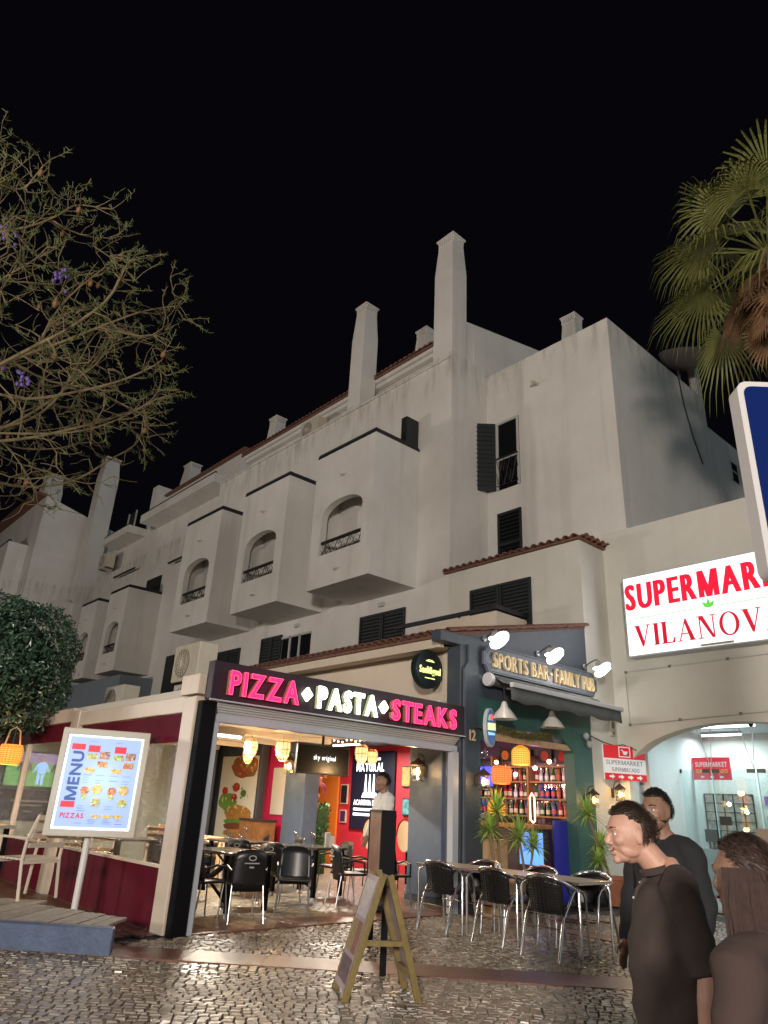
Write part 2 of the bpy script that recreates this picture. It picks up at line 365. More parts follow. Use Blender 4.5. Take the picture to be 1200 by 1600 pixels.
# ================================================================== THE SETTING: ground, paving
D45 = Vector((.70711, .70711, 0)); N45 = Vector((.70711, -.70711, 0))      # the street runs at 45 degrees to the houses
def cobble_mat():
    m = mat('wet_cobble', (0.20, 0.165, 0.125), 0.28, spec=.6); t = m.node_tree; b = t.nodes['Principled BSDF']
    gi = t.nodes.new('ShaderNodeNewGeometry'); tc = t.nodes.new('ShaderNodeTexCoord')
    n = t.nodes.new('ShaderNodeTexNoise'); n.inputs['Scale'].default_value = 1.1; n.inputs['Detail'].default_value = 5
    wn = t.nodes.new('ShaderNodeTexWhiteNoise'); wn.noise_dimensions = '1D'
    t.links.new(gi.outputs['Random Per Island'], wn.inputs['W'])
    t.links.new(tc.outputs['Object'], n.inputs['Vector'])
    r = t.nodes.new('ShaderNodeValToRGB'); r.color_ramp.elements[0].color = (.15, .12, .085, 1); r.color_ramp.elements[1].color = (.32, .265, .195, 1)
    t.links.new(wn.outputs['Value'], r.inputs['Fac'])
    mx = t.nodes.new('ShaderNodeMixRGB'); mx.blend_type = 'MULTIPLY'; mx.inputs['Fac'].default_value = .55
    r2_ = t.nodes.new('ShaderNodeValToRGB'); r2_.color_ramp.elements[0].position = .3; r2_.color_ramp.elements[1].position = .7
    r2_.color_ramp.elements[0].color = (.5, .47, .42, 1)
    t.links.new(n.outputs['Fac'], r2_.inputs['Fac'])
    t.links.new(r.outputs['Color'], mx.inputs['Color1']); t.links.new(r2_.outputs['Color'], mx.inputs['Color2']); t.links.new(mx.outputs[0], b.inputs['Base Color'])
    rr = t.nodes.new('ShaderNodeMapRange'); rr.inputs['From Min'].default_value = .35; rr.inputs['From Max'].default_value = .65
    rr.inputs['To Min'].default_value = .27; rr.inputs['To Max'].default_value = .55
    t.links.new(n.outputs['Fac'], rr.inputs['Value']); t.links.new(rr.outputs[0], b.inputs['Roughness'])
    n3 = t.nodes.new('ShaderNodeTexNoise'); n3.inputs['Scale'].default_value = 55; n3.inputs['Detail'].default_value = 4
    t.links.new(tc.outputs['Object'], n3.inputs['Vector'])
    bp = t.nodes.new('ShaderNodeBump'); bp.inputs['Strength'].default_value = .22; bp.inputs['Distance'].default_value = .005
    t.links.new(n3.outputs['Fac'], bp.inputs['Height']); t.links.new(bp.outputs[0], b.inputs['Normal'])
    return m
cobble = cobble_mat()
def setts_far():
    """cobbles too far or too low to be picked apart: pattern in the material only"""
    m = mat('far_cobbles', (0.17, 0.14, 0.10), 0.3); t = m.node_tree; b = t.nodes['Principled BSDF']
    tc = t.nodes.new('ShaderNodeTexCoord'); mp = t.nodes.new('ShaderNodeMapping'); mp.inputs['Rotation'].default_value = (0, 0, PI/4); mp.inputs['Scale'].default_value = (1, 1, 1)
    vo = t.nodes.new('ShaderNodeTexVoronoi'); vo.feature = 'DISTANCE_TO_EDGE'; vo.inputs['Scale'].default_value = 9; vo.inputs['Randomness'].default_value = .5
    vc = t.nodes.new('ShaderNodeTexVoronoi'); vc.inputs['Scale'].default_value = 9; vc.inputs['Randomness'].default_value = .5
    t.links.new(tc.outputs['Object'], mp.inputs[0]); t.links.new(mp.outputs[0], vo.inputs['Vector']); t.links.new(mp.outputs[0], vc.inputs['Vector'])
    sp = t.nodes.new('ShaderNodeSeparateColor'); t.links.new(vc.outputs['Color'], sp.inputs[0])
    r = t.nodes.new('ShaderNodeValToRGB'); r.color_ramp.elements[0].color = (.10, .08, .055, 1); r.color_ramp.elements[1].color = (.27, .22, .155, 1)
    t.links.new(sp.outputs[0], r.inputs['Fac'])
    st = t.nodes.new('ShaderNodeMapRange'); st.inputs['From Max'].default_value = .09
    t.links.new(vo.outputs['Distance'], st.inputs['Value'])
    mx = t.nodes.new('ShaderNodeMixRGB'); mx.inputs['Color1'].default_value = (.035, .03, .022, 1)
    t.links.new(st.outputs[0], mx.inputs['Fac']); t.links.new(r.outputs[0], mx.inputs['Color2']); t.links.new(mx.outputs[0], b.inputs['Base Color'])
    bp = t.nodes.new('ShaderNodeBump'); bp.inputs['Strength'].default_value = .6; bp.inputs['Distance'].default_value = .012
    t.links.new(st.outputs[0], bp.inputs['Height']); t.links.new(bp.outputs[0], b.inputs['Normal'])
    return m
far_cobbles = setts_far()
joint = mat('sandy_joint', (0.03, 0.024, 0.017), 0.8, noise=.4, nscale=25)
ground = MB().add([(-300, -300, -.03), (300, -300, -.03), (300, 300, -.03), (-300, 300, -.03)], [(0, 1, 2, 3)]).build('ground', far_cobbles)
tag(ground, kind='structure')
# the paving: sandy bed with cobbles laid in it
pavement = MB().add([(-8.9, 2.2, -.025), (1.5, -6, -.025), (3.5, 4.5, -.025), (-4.6, 13.9, -.025), (-8.9, 13.9, -.025)], [(0, 1, 2, 3, 4)]).build('pavement', joint)
tag(pavement, kind='structure')
def stone_mesh(rg, a, b):
    j = lambda s: rg.uniform(-s, s)
    q = [(-a+j(.008), -b+j(.008)), (a+j(.008), -b+j(.008)), (a+j(.008), b+j(.008)), (-a+j(.008), b+j(.008))]
    h = [.005+j(.005) for _ in range(4)]
    V = [(x, y, -.026) for x, y in q] + [(x, y, -.008) for x, y in q] + [(x*.85, y*.85, h[i]) for i, (x, y) in enumerate(q)]
    Fc = [(8, 9, 10, 11)] + [(i, (i+1) % 4, 4+(i+1) % 4, 4+i) for i in range(4)] + [(4+i, 4+(i+1) % 4, 8+(i+1) % 4, 8+i) for i in range(4)]
    return V, Fc
rg = random.Random(3); stones = []
def lay(u0, u1, v0, v1, ok):
    v = v0; row = 0
    while v < v1:
        hgt = rg.uniform(.066, .086); u = u0 + rg.uniform(0, .1)
        while u < u1:
            w_ = rg.uniform(.072, .106)
            wob = .03*math.sin(u*2.3+row*.15)
            p = D45*(u+w_/2) + N45*(v+hgt/2+wob)
            if ok(p): stones.append((p.x, p.y, w_/2-.0052, hgt/2-.0052, PI/4+rg.uniform(-.06, .06)+.07*math.cos(u*2.3+row*.15)))
            u += w_
        v += hgt; row += 1
lay(-4.6, 4.6, -7.79, -4.9, lambda p: True)
lay(-3.3, 6.6, -13.3, -8.40, lambda p: p.x > -8.28 and p.y < 13.8 and not (9.27 < p.y < 9.68))
camp = Vector((0, 0, 1.45))
def depth_in_view(st):
    d = Vector((st[0], st[1], 0)) - camp; z = d.dot(fwd)
    if z <= 0: return 1e9
    X = d.dot(r2)/z*1100; Y = d.dot(u2)/z*1100
    return z if (abs(X) < 590 and abs(Y) < 795) else 1e8+z
stones.sort(key=depth_in_view)
variants = []
for k in range(8):
    V, Fc = stone_mesh(rg, .046, .040); me = bpy.data.meshes.new('paving_stone'); me.from_pydata(V, [], Fc); me.materials.append(cobble); variants.append(me)
for i, (x, y, a, b, r_) in enumerate(stones[:300]):
    o = bpy.data.objects.new('paving_stone', variants[i % 8]); COL.objects.link(o); o.parent = pavement
    o.location = (x, y, rg.uniform(-.003, .003)); o.rotation_euler = (rg.uniform(-.03, .03), rg.uniform(-.03, .03), r_); o.scale = (a/.046, b/.040, 1)
rest = MB()
for (x, y, a, b, r_) in stones[300:]:
    V, Fc = stone_mesh(rg, a, b); c, s_ = math.cos(r_), math.sin(r_); dz = rg.uniform(-.003, .003)
    rest.add([(x+px*c-py*s_, y+px*s_+py*c, pz+dz) for px, py, pz in V], Fc)
tag(rest.build('paving_stones', cobble, pavement), kind='stuff')
# red paving bands
band = MB()
for i in range(12):
    u0 = -4.6 + i*.78
    band.obox(D45*(u0+.385) + N45*(-8.09) + Vector((0, 0, -.006)), (.7785, .54, .03), rotz(PI/4))
tag(band.build('red_kerb_band', bandm, bevel=.004), kind='structure')
b2 = MB()
for i in range(9): b2.box((-8.96, 4.5+i*.58, -.02), (-8.36, 4.5+i*.58+.572, .008))
for i in range(6): b2.box((-8.3+i*.62, 9.3, -.02), (-8.3+i*.62+.61, 9.65, .007))
tag(b2.build('red_paving_band', bandm, bevel=.004), kind='structure')
tag(MB().box((-24, 4.35, -.02), (-8.97, 14.2, .004)).build('restaurant_floor', far_cobbles), kind='structure')
brickp = mat('red_brick_path', (0.17, 0.09, 0.06), 0.4, col2=(0.11, 0.055, 0.04), nscale=12, bump=.4, bscale=60)
path = MB()
for i in range(7):
    for j in range(60):
        path.box((-15.2+j*.11+(i % 2)*.05, 3.52+i*.12, -.02), (-15.2+j*.11+(i % 2)*.05+.103, 3.52+i*.12+.113, .004+.003*((i*7+j*3) % 3)))
tag(path.build('brick_path', brickp), kind='structure')
# little weeds along the band
weeds = MB(); wr = random.Random(9)
for i in range(260):
    u = wr.choice([1.1, 1.5, -.6, 2.4, .4]) + wr.gauss(0, .22); v = -8.39 + wr.uniform(-.03, .02); p = D45*u + N45*v
    a = wr.uniform(0, 6.28); h = wr.uniform(.012, .03); d = Vector((math.cos(a), math.sin(a), 0))
    q = Vector((-d.y, d.x, 0))*.005
    weeds.add([p-q, p+q, p+d*h*.8+Vector((0, 0, h))], [(0, 1, 2)])
tag(weeds.build('weeds', leafjac), 'tiny weeds growing along the edge of the red paving band', 'weeds', kind='stuff')
# blue platform with wooden deck in the left foreground
plat = thing('deck_platform', 'low blue-painted platform with a weathered wooden deck at the lower left', 'platform', (-9.5, 2.6, 0))
kerbm = mat('blue_kerb_paint', (0.075, 0.11, 0.19), 0.55, noise=.35, nscale=5, bump=.3, bscale=30)
e0 = Vector((-7.62, 3.44, 0))
kb = MB(); q = [e0, e0 - D45*4.2, e0 - D45*4.2 - N45*.16, e0 - N45*.16 - D45*.04]
kb.add([*q, *[p+Vector((0, 0, .235)) for p in q]], [(0, 1, 5, 4), (1, 2, 6, 5), (2, 3, 7, 6), (3, 0, 4, 7), (4, 5, 6, 7)])
sub(plat, kb, 'kerb', kerbm, bevel=.02)
kb = MB(); q = [e0 - N45*.16 - D45*.04, e0 - N45*.16 - D45*.16, e0 - N45*.7 - D45*.62, e0 - N45*.7 - D45*.5]
kb.add([*q, *[p+Vector((0, 0, .225)) for p in q]], [(1, 0, 4, 5), (2, 1, 5, 6), (3, 2, 6, 7), (0, 3, 7, 4), (4, 7, 6, 5)])
sub(plat, kb, 'return_kerb', kerbm, bevel=.015)
for i in range(26):
    p0 = e0 - D45*(.24+i*.148) - N45*.17; ln = .62 + .46*i*.148/1.0 if i < 9 else 1.5
    c = p0 - N45*(ln/2)
    sub(plat, MB().obox((c.x, c.y, .215+random.uniform(-.004, .004)), (ln, .132, .03), rotz(-PI/4)), 'plank', oldwood, bevel=.005)

# ================================================================== APARTMENT BUILDINGS
def chimney(par, x0, x1, y0, y1, z0, z1, name='chimney'):
    """tapered stack with a slotted cap, white-washed"""
    cx, cy, hx, hy = (x0+x1)/2, (y0+y1)/2, (x1-x0)/2, (y1-y0)/2; h = z1-z0; zt = z1-min(1.6, h*.45)
    m = MB(); L = [(1, z0), (1, zt), (.80, z1-.42), (.80, z1-.34)]
    vs_ = []; fs = []
    for s_, z in L: vs_ += [(cx-hx*s_, cy-hy*s_, z), (cx+hx*s_, cy-hy*s_, z), (cx+hx*s_, cy+hy*s_, z), (cx-hx*s_, cy+hy*s_, z)]
    for i in range(len(L)-1):
        for k in range(4): fs.append((i*4+k, i*4+(k+1) % 4, i*4+4+(k+1) % 4, i*4+4+k))
    fs.append(tuple(len(L)*4-4+k for k in range(4))); m.add(vs_, fs)
    st = sub(par, m, name, white)
    cp = MB(); n = 7; w_ = .80
    for k in range(n):
        for sgn in (-1, 1):
            t = -1 + 2*(k+.5)/n
            cp.box((cx+hx*w_*t-hx*.07, cy+sgn*hy*w_-.025, z1-.34), (cx+hx*w_*t+hx*.07, cy+sgn*hy*w_+.025, z1-.14))
            cp.box((cx+sgn*hx*w_-.025, cy+hy*w_*t-hy*.07, z1-.34), (cx+sgn*hx*w_+.025, cy+hy*w_*t+hy*.07, z1-.14))
    cp.box((cx-hx*.95, cy-hy*.95, z1-.14), (cx+hx*.95, cy+hy*.95, z1-.07)); cp.add([(cx-hx*.9, cy-hy*.9, z1-.07), (cx+hx*.9, cy-hy*.9, z1-.07), (cx+hx*.9, cy+hy*.9, z1-.07), (cx-hx*.9, cy+hy*.9, z1-.07), (cx, cy, z1+.10)], [(0, 1, 4), (1, 2, 4), (2, 3, 4), (3, 0, 4)])
    sub(st, cp, 'slotted_cap', white)
    sub(st, MB().box((cx-hx*.6, cy-hy*.6, z1-.33), (cx+hx*.6, cy+hy*.6, z1-.15)), 'flue', black)
    return st
def scroll_rail(m, x0, x1, y, z0, z1):
    """wrought-iron loops between two bars"""
    n = max(3, int((x1-x0)/.24)); s_ = (x1-x0)/n
    for k in range(n):
        cx = x0+s_*(k+.5); pts = []
        for i in range(9): t = i/8; pts.append((cx-s_/2+s_*t, y, (z0+z1)/2+(z1-z0)*.42*math.sin(t*2*PI)*(1 if k % 2 else -1)))
        m.tube(pts, .010, 4); m.tube([(cx-s_/2, y, z1), (cx, y, (z0+z1)/2), (cx-s_/2, y, z0)], .008, 4); m.tube([(cx+s_/2, y, z1), (cx, y, (z0+z1)/2), (cx+s_/2, y, z0)], .008, 4)
    m.tube([(x0, y, z0), (x1, y, z0)], .013, 4)
def bay(par, xr, yf, yb, z0=7.16, z1=11.45, w=2.76, light=True):
    """boxed-out loggia with an arched opening, iron railing and a rail on its roof terrace"""
    xl = xr-w; ax0, ax1 = xl+.46, xr-.42
    m = MB().plate([(xl, z0), (xr, z0), (xr, z1), (xl, z1)], [arch(ax0, ax1, z0+.98, z0+2.62, .42)], .22, YF(yf))
    m.box((xl, yf+.22, z0), (xl+.2, yb, z1)); m.box((xr-.2, yf+.22, z0), (xr, yb, z1)); m.box((xl+.2, yf+.22, z0), (xr-.2, yb, z0+.25)); m.box((xl+.2, yf+.22, z1-1.15), (xr-.2, yb, z1-1.0))
    m.box((xl+.2, yf+.85, z0+.25), (xr-.2, yf+.95, z1-1.15))
    b = sub(par, m, 'bay', white)
    r = MB().box((ax0-.02, yf+.05, z0+1.36), (ax1+.02, yf+.11, z0+1.44)); sub(b, r, 'handrail', iron)
    s_ = MB(); scroll_rail(s_, ax0, ax1, yf+.08, z0+1.02, z0+1.36); sub(b, s_, 'railing', iron)
    t = MB().tube([(xl+.03, yf+.06, z1+.12), (xr-.06, yf+.06, z1+.12), (xr-.06, yb-.05, z1+.12)], .06, 6)
    t.box((xl, yf+.01, z1), (xr-.002, yf+.10, z1+.10)); t.box((xr-.10, yf+.10, z1), (xr-.004, yb, z1+.10)); t.box((xl, yf+.1, z1), (xl+.1, yb, z1+.10))
    sub(b, t, 'terrace_rail', iron)
    for zz in (z1-.95, z0+.42): sub(b, MB().tube([(xl+w*.52, yf, zz), (xl+w*.52, yf-.16, zz-.03)], .028, 6), 'drain_spout', acm)
    return b
def roof_tiles(par, x0, x1, y0, z0, y1, z1, step=.22, name='roof', r=.085, seg=1.0):
    """courses of round clay tiles running down from (y1,z1) to the eave (y0,z0)"""
    m = MB(); n = int((x1-x0)/step); base = MB()
    for k in range(n):
        cx = x0+step*(k+.5); L = math.hypot(y1-y0, z1-z0); c = max(1, int(L/seg))
        for j in range(c):
            a, b = j/c, (j+1)/c+.03
            pa = Vector((cx, y0+(y1-y0)*a, z0+(z1-z0)*a+.03*(1))); pb = Vector((cx, y0+(y1-y0)*b, z0+(z1-z0)*b))
            vs_ = []
            for p, rr in ((pa, r), (pb, r*.85)):
                for i in range(6): t = PI*i/5; vs_.append(p+Vector((rr*1.25*math.cos(t), 0, rr*math.sin(t))))
            m.add(vs_, [(i+1, i, 6+i, 7+i) for i in range(5)] + [tuple(range(6))])
    base.add([(x0, y0+.02, z0), (x1, y0+.02, z0), (x1, y1, z1-.02), (x0, y1, z1-.02), (x0, y0+.02, z0-.10), (x1, y0+.02, z0-.10), (x1, y1, z1-.12), (x0, y1, z1-.12)],
             [(0, 1, 2, 3), (7, 6, 5, 4), (0, 4, 5, 1), (1, 5, 6, 2), (3, 2, 6, 7), (0, 3, 7, 4)])
    rf = sub(par, base, name, tile_m); tag(sub(rf, m, 'roof_tiles', tile_m), kind='stuff'); return rf
def louvre(par, x0, x1, y, z0, z1, name='shutter', slats=12, ang=None):
    """closed pair of louvred shutters on a wall facing the street"""
    m = MB(); xm = (x0+x1)/2
    for a, b in ((x0, xm-.01), (xm+.01, x1)):
        m.box((a, y-.05, z0), (a+.06, y, z1)); m.box((b-.06, y-.05, z0), (b, y, z1)); m.box((a+.06, y-.05, z0), (b-.06, y, z0+.07)); m.box((a+.06, y-.05, z1-.07), (b-.06, y, z1))
        for k in range(slats):
            z = z0+.08+(z1-z0-.16)*k/slats; m.obox(((a+b)/2, y-.025, z+.02), (b-a-.12, .045, .008), Matrix.Rotation(-.7, 3, 'X'))
    m.box((x0+.02, y-.008, z0+.02), (x1-.02, y-.001, z1-.02))
    return sub(par, m, name, shutter)

# ---- nearest block
A = thing('apartment_building', 'tall white apartment block with three arched box balconies above the restaurant', 'building', (-18, 13.28, 0))
sub(A, MB().box((-26.2, 13.28, 0), (-12.35, 22, 14.3)), 'wall', white)
sub(A, MB().box((-12.348, 13.282, 0), (-8.34, 14.9, 7.32)), 'lower_wall', white2)
sub(A, MB().box((-12.352, 14.91, 0), (-8.02, 20.72, 14.32)), 'side_wing', white)
sub(A, MB().box((-12.352, 20.72, 0), (-8.04, 34, 13.3)), 'rear_wing', white)
# set-back top storey with cornice and tiled roof
m = MB().box((-25.6, 14.3, 14.3), (-12.36, 21.5, 15.7))
m.add([(-12.37, 13.98, 14.3), (-12.37, 18.2, 14.3), (-12.37, 18.2, 17.0), (-12.37, 13.98, 16.02), (-12.62, 13.98, 14.3), (-12.62, 18.2, 14.3), (-12.62, 18.2, 17.0), (-12.62, 13.98, 16.02)],
      [(0, 1, 2, 3), (7, 6, 5, 4), (3, 2, 6, 7), (0, 3, 7, 4), (1, 5, 6, 2)])
sub(A, m, 'top_storey', white)
m = MB().box((-25.7, 14.05, 15.50), (-12.63, 14.3, 15.66)).box((-25.75, 13.95, 15.66), (-12.63, 14.3, 15.84)); sub(A, m, 'cornice', white, bevel=.04)
roof_tiles(A, -25.8, -12.64, 13.86, 15.86, 18.4, 17.0, step=.24, seg=.6)
m = MB().box((-26.2, 13.22, 14.3), (-12.352, 13.5, 14.38)); sub(A, m, 'parapet_coping', white)
m = MB().box((-16.0, 13.3, 14.38), (-13.2, 13.36, 14.47)).box((-22.9, 13.3, 14.38), (-17.5, 13.36, 14.46)).box((-25.9, 13.3, 14.38), (-23.6, 13.36, 14.46)); sub(A, m, 'parapet_rail', iron)
chimney(A, -13.15, -12.346, 13.276, 13.94, 7.5, 19.45)
chimney(A, -17.42, -16.74, 13.276, 13.95, 14.3, 19.05)
chimney(A, -26.1, -25.4, 15.2, 15.85, 14.3, 18.5); chimney(A, -16.5, -15.85, 15.6, 16.2, 16.0, 18.75); chimney(A, -11.65, -11.0, 18.2, 18.8, 14.3, 18.2)
for xr in (-13.63, -17.92, -22.26): bay(A, xr, 11.5, 13.278)
louvre(A, -11.6, -9.7, 13.28, 5.45, 6.70); louvre(A, -15.95, -14.0, 13.28, 5.3, 6.68); louvre(A, -24.5, -22.7, 13.28, 5.3, 6.62)
w = MB().box((-20.0, 13.262, 5.3), (-18.4, 13.27, 6.62)); wd = sub(A, w, 'window', black)
sub(wd, MB().box((-19.55, 13.21, 5.3), (-19.48, 13.26, 6.6)).box((-19.0, 13.21, 5.3), (-18.94, 13.26, 6.6)).box((-20, 13.21, 6.55), (-18.4, 13.26, 6.62)), 'frame', greyplastic)
sub(wd, MB().box((-20.0, 13.225, 5.3), (-18.4, 13.229, 6.6)), 'pane', clear)
louvre(A, -21.25, -20.0, 13.24, 5.3, 6.72)
m = MB()
for a, b in ((-14.0, -11.6), (-18.4, -15.95), (-22.6, -21.2)):
    m.box((a, 13.05, 5.62), (b, 13.12, 5.76)); 
    for k in range(3): m.box((a+(b-a)*(k+.5)/3-.02, 13.06, 5.3), (a+(b-a)*(k+.5)/3+.02, 13.1, 5.62))
sub(A, m, 'balcony_rail', iron)
m = MB()
for x in (-15.0, -19.2): m.box((x-.12, 13.2, 6.86), (x+.1, 13.279, 6.98))
sub(A, m, 'vent_grille', greyplastic)
# windows of the recessed wall with opened shutter
for i, (z0, z1) in enumerate(((10.2, 12.45), (7.5, 9.45))):
    wn = sub(A, MB().box((-11.97, 14.895, z0), (-11.13, 14.908, z1)), 'window', black)
    sub(wn, MB().box((-11.97, 14.86, z0), (-11.89, 14.893, z1)).box((-11.2, 14.86, z0), (-11.13, 14.893, z1)).box((-11.89, 14.86, z1-.08), (-11.2, 14.893, z1)).box((-11.89, 14.86, z0+.95), (-11.2, 14.893, z0+1.02)), 'frame', greyplastic if i == 0 else shutter)
    if i == 0:
        s_ = MB().box((-11.93, 14.80, z0+.98), (-11.15, 14.84, z0+1.02)); scroll_rail(s_, -11.93, -11.15, 14.82, z0+.1, z0+.95); sub(wn, s_, 'railing', iron)
        s_ = MB().obox((-12.28, 14.55, (z0+z1)/2), (.05, .86, z1-z0), rotz(-.75))
        for k in range(14): s_.obox((-12.255, 14.53, z0+.15+k*(z1-z0-.3)/13), (.05, .70, .02), rotz(-.75))
        sub(wn, s_, 'shutter', shutter)
    else:
        s_ = MB()
        for k in range(16): s_.obox((-11.55, 14.875, z0+.1+k*.12), (.66, .03, .02), Matrix.Rotation(-.6, 3, 'X'))
        sub(wn, s_, 'shutter', shutter)
# door shutter above the bay terrace of the nearest balcony
d = MB().box((-13.9, 12.72, 11.47), (-13.66, 13.22, 12.5)); d.box((-14.6, 13.20, 11.47), (-13.9, 13.275, 12.2)); sub(A, d, 'terrace_shutter', shutter)
d = MB().box((-18.9, 13.2, 11.47), (-18.0, 13.275, 12.1)); sub(A, d, 'terrace_door', shutter)
d = MB().box((-23.2, 13.2, 11.47), (-22.4, 13.275, 12.1)); sub(A, d, 'terrace_door', shutter)
m = MB().tube([(-10.4, 14.9, 13.2), (-10.4, 14.6, 13.15)], .05, 6); sub(A, m, 'drain_spout', acm)
# clay coping tiles along the lower wall: each tile is a part
def cap_tile_mesh(r=.1, L=.24):
    vs_ = []
    for y, rr in ((-L/2, r), (L/2, r*.82)):
        for i in range(6): t = PI*i/5; vs_.append((rr*1.15*math.cos(t), y, rr*math.sin(t)))
    for y, rr in ((-L/2, r*.8), (L/2, r*.64)):
        for i in range(6): t = PI*i/5; vs_.append((rr*1.15*math.cos(t), y, rr*math.sin(t)))
    fs = [(i+1, i, 6+i, 7+i) for i in range(5)] + [(12+i, 13+i, 19+i, 18+i) for i in range(5)] + [(i, i+1, 13+i, 12+i) for i in range(5)]
    me = bpy.data.meshes.new('coping_tile'); me.from_pydata(vs_, [], fs); me.materials.append(tile_m); me.update(); return me
ctm = cap_tile_mesh(.08, .2); bed = sub(A, MB().box((-12.48, 13.18, 7.322), (-8.26, 14.4, 7.36)), 'coping', tile_m)
for k in range(19):
    o = link('coping_tile', ctm, bed, loc=(-12.36+k*.222, 13.24, 7.37)); o.rotation_euler = (.12+random.uniform(-.03, .03), 0, random.uniform(-.05, .05)); o.scale = (1, 1.4, 1)
ctm2 = cap_tile_mesh(.09, .3)
for k in range(5):
    o = link('coping_tile', ctm2, bed, loc=(-8.30, 13.36+k*.22, 7.37)); o.rotation_euler = (0, 0, PI/2+random.uniform(-.05, .05))
# small window and satellite dish on the side wing
wn = sub(A, MB().box((-8.038, 22.1, 11.9), (-8.03, 22.75, 12.6)), 'window', black)
sub(wn, MB().box((-8.03, 22.1, 11.9), (-8.0, 22.16, 12.6)).box((-8.03, 22.69, 11.9), (-8.0, 22.75, 12.6)).box((-8.03, 22.16, 12.22), (-8.0, 22.69, 12.27)), 'frame', greyplastic)
sub(A, MB().box((-8.25, 20.35, 14.32), (-8.022, 20.7, 15.9)), 'pier', white)
dish = thing('satellite_dish', 'grey satellite dish leaning on the roof edge beside the palm', 'satellite dish', (-8.3, 19.3, 14.32))
Rm = Matrix.Rotation(.28, 3, 'Y') @ Matrix.Rotation(.25, 3, 'X')
sub(dish, MB().lathe([(.02, -.52), (.31, -.50), (.56, -.38), (.75, -.18), (.82, 0), (.80, .0), (.73, -.16), (.54, -.36), (.02, -.49)], (-7.75, 19.2, 15.2), 28, Rm), 'bowl', mat('dish_grey', (.20, .17, .16), .5), smooth=True)
sub(dish, MB().tube([(-8.1, 19.3, 14.3), (-8.1, 19.3, 14.9), (-7.8, 19.2, 14.8)], .04, 8), 'mast', steel)
cab = thing('hanging_cable', 'thin black cable drooping down the side wall under the dish', 'cable', (-7.99, 19, 13))
sub(cab, MB().tube([(-8.0, 19.0, 14.3), (-7.99, 19.1, 13.4), (-7.99, 19.5, 12.3), (-7.99, 19.9, 11.6)], .018, 5), 'wire', iron)

# ---- second block, stepped back to the left
B = thing('apartment_building', 'dim white apartment block left of the three balconies with roof balcony', 'building', (-36, 15.5, 0))
sub(B, MB().box((-46, 15.5, 0), (-26.25, 24, 15.9)), 'wall', white)
sub(B, MB().box((-47, 13.8, 0), (-34.7, 15.48, 6.9)).box((-34.7, 14.6, 0), (-26.3, 15.48, 5.6)), 'ground_floor_wall', shade_tinted_wall)  # blue-grey colour stands for the shade below the bays
for xr in (-35.4, -39.5): bay(B, xr, 13.65, 15.498, w=2.4)
sub(B, MB().box((-37.6, 14.4, 15.85), (-29.2, 15.5, 16.32)), 'balcony', white)
sub(B, MB().box((-37.6, 14.42, 16.32), (-29.2, 14.5, 16.42)), 'balcony_rail', iron)
sub(B, MB().box((-43.0, 14.4, 15.75), (-39.2, 15.5, 16.2)), 'balcony', white)
sub(B, MB().box((-43.0, 14.42, 16.2), (-39.2, 14.5, 16.29)), 'balcony_rail', iron)
m = MB().add([(-29.6, 16.2, 15.9), (-29.6, 22, 15.9), (-29.6, 22, 19.4), (-29.6, 16.2, 18.4), (-39.5, 16.2, 15.9), (-39.5, 22, 15.9), (-39.5, 22, 19.4), (-39.5, 16.2, 18.4)], [(0, 1, 2, 3), (7, 6, 5, 4), (3, 2, 6, 7), (0, 3, 7, 4), (1, 5, 6, 2)])
sub(B, m, 'top_storey', white)
sub(B, MB().box((-39.6, 16.0, 18.4), (-29.5, 16.6, 18.52)), 'roof_edge', tile_m)
sub(B, MB().box((-39.4, 15.52, 15.9), (-38.7, 20, 19.0)), 'party_wall', white)
wn = sub(B, MB().box((-35.9, 16.17, 15.9), (-34.6, 16.196, 18.0)), 'balcony_door', shutter); sub(wn, MB().box((-35.9, 16.1, 15.9), (-35.8, 16.165, 18.0)).box((-34.7, 16.1, 15.9), (-34.6, 16.165, 18.0)), 'frame', greyplastic)
wn = sub(B, MB().box((-42.3, 15.47, 16.1), (-41.1, 15.496, 18.0)), 'balcony_door', shutter); sub(wn, MB().box((-42.3, 15.4, 16.1), (-42.2, 15.465, 18.0)).box((-41.2, 15.4, 16.1), (-41.1, 15.465, 18)), 'frame', greyplastic)
sub(B, MB().box((-37.6, 15.45, 11.47), (-35.8, 15.496, 12.65)), 'terrace_door', shutter)
sub(B, MB().box((-41.7, 15.45, 11.47), (-40.2, 15.496, 12.65)), 'terrace_door', shutter)
sub(B, MB().box((-33.5, 15.44, 5.7), (-31.5, 15.496, 7.9)), 'window', shutter)
sub(B, MB().box((-34.5, 15.1, 12.9), (-30.5, 15.2, 12.98)).box((-42.0, 15.1, 13.6), (-39.0, 15.2, 13.68)), 'wall_rail', iron)
chimney(B, -40.2, -39.1, 17.5, 18.4, 18.6, 21.6); chimney(B, -49.6, -48.4, 15.2, 16.4, 7, 24.4)
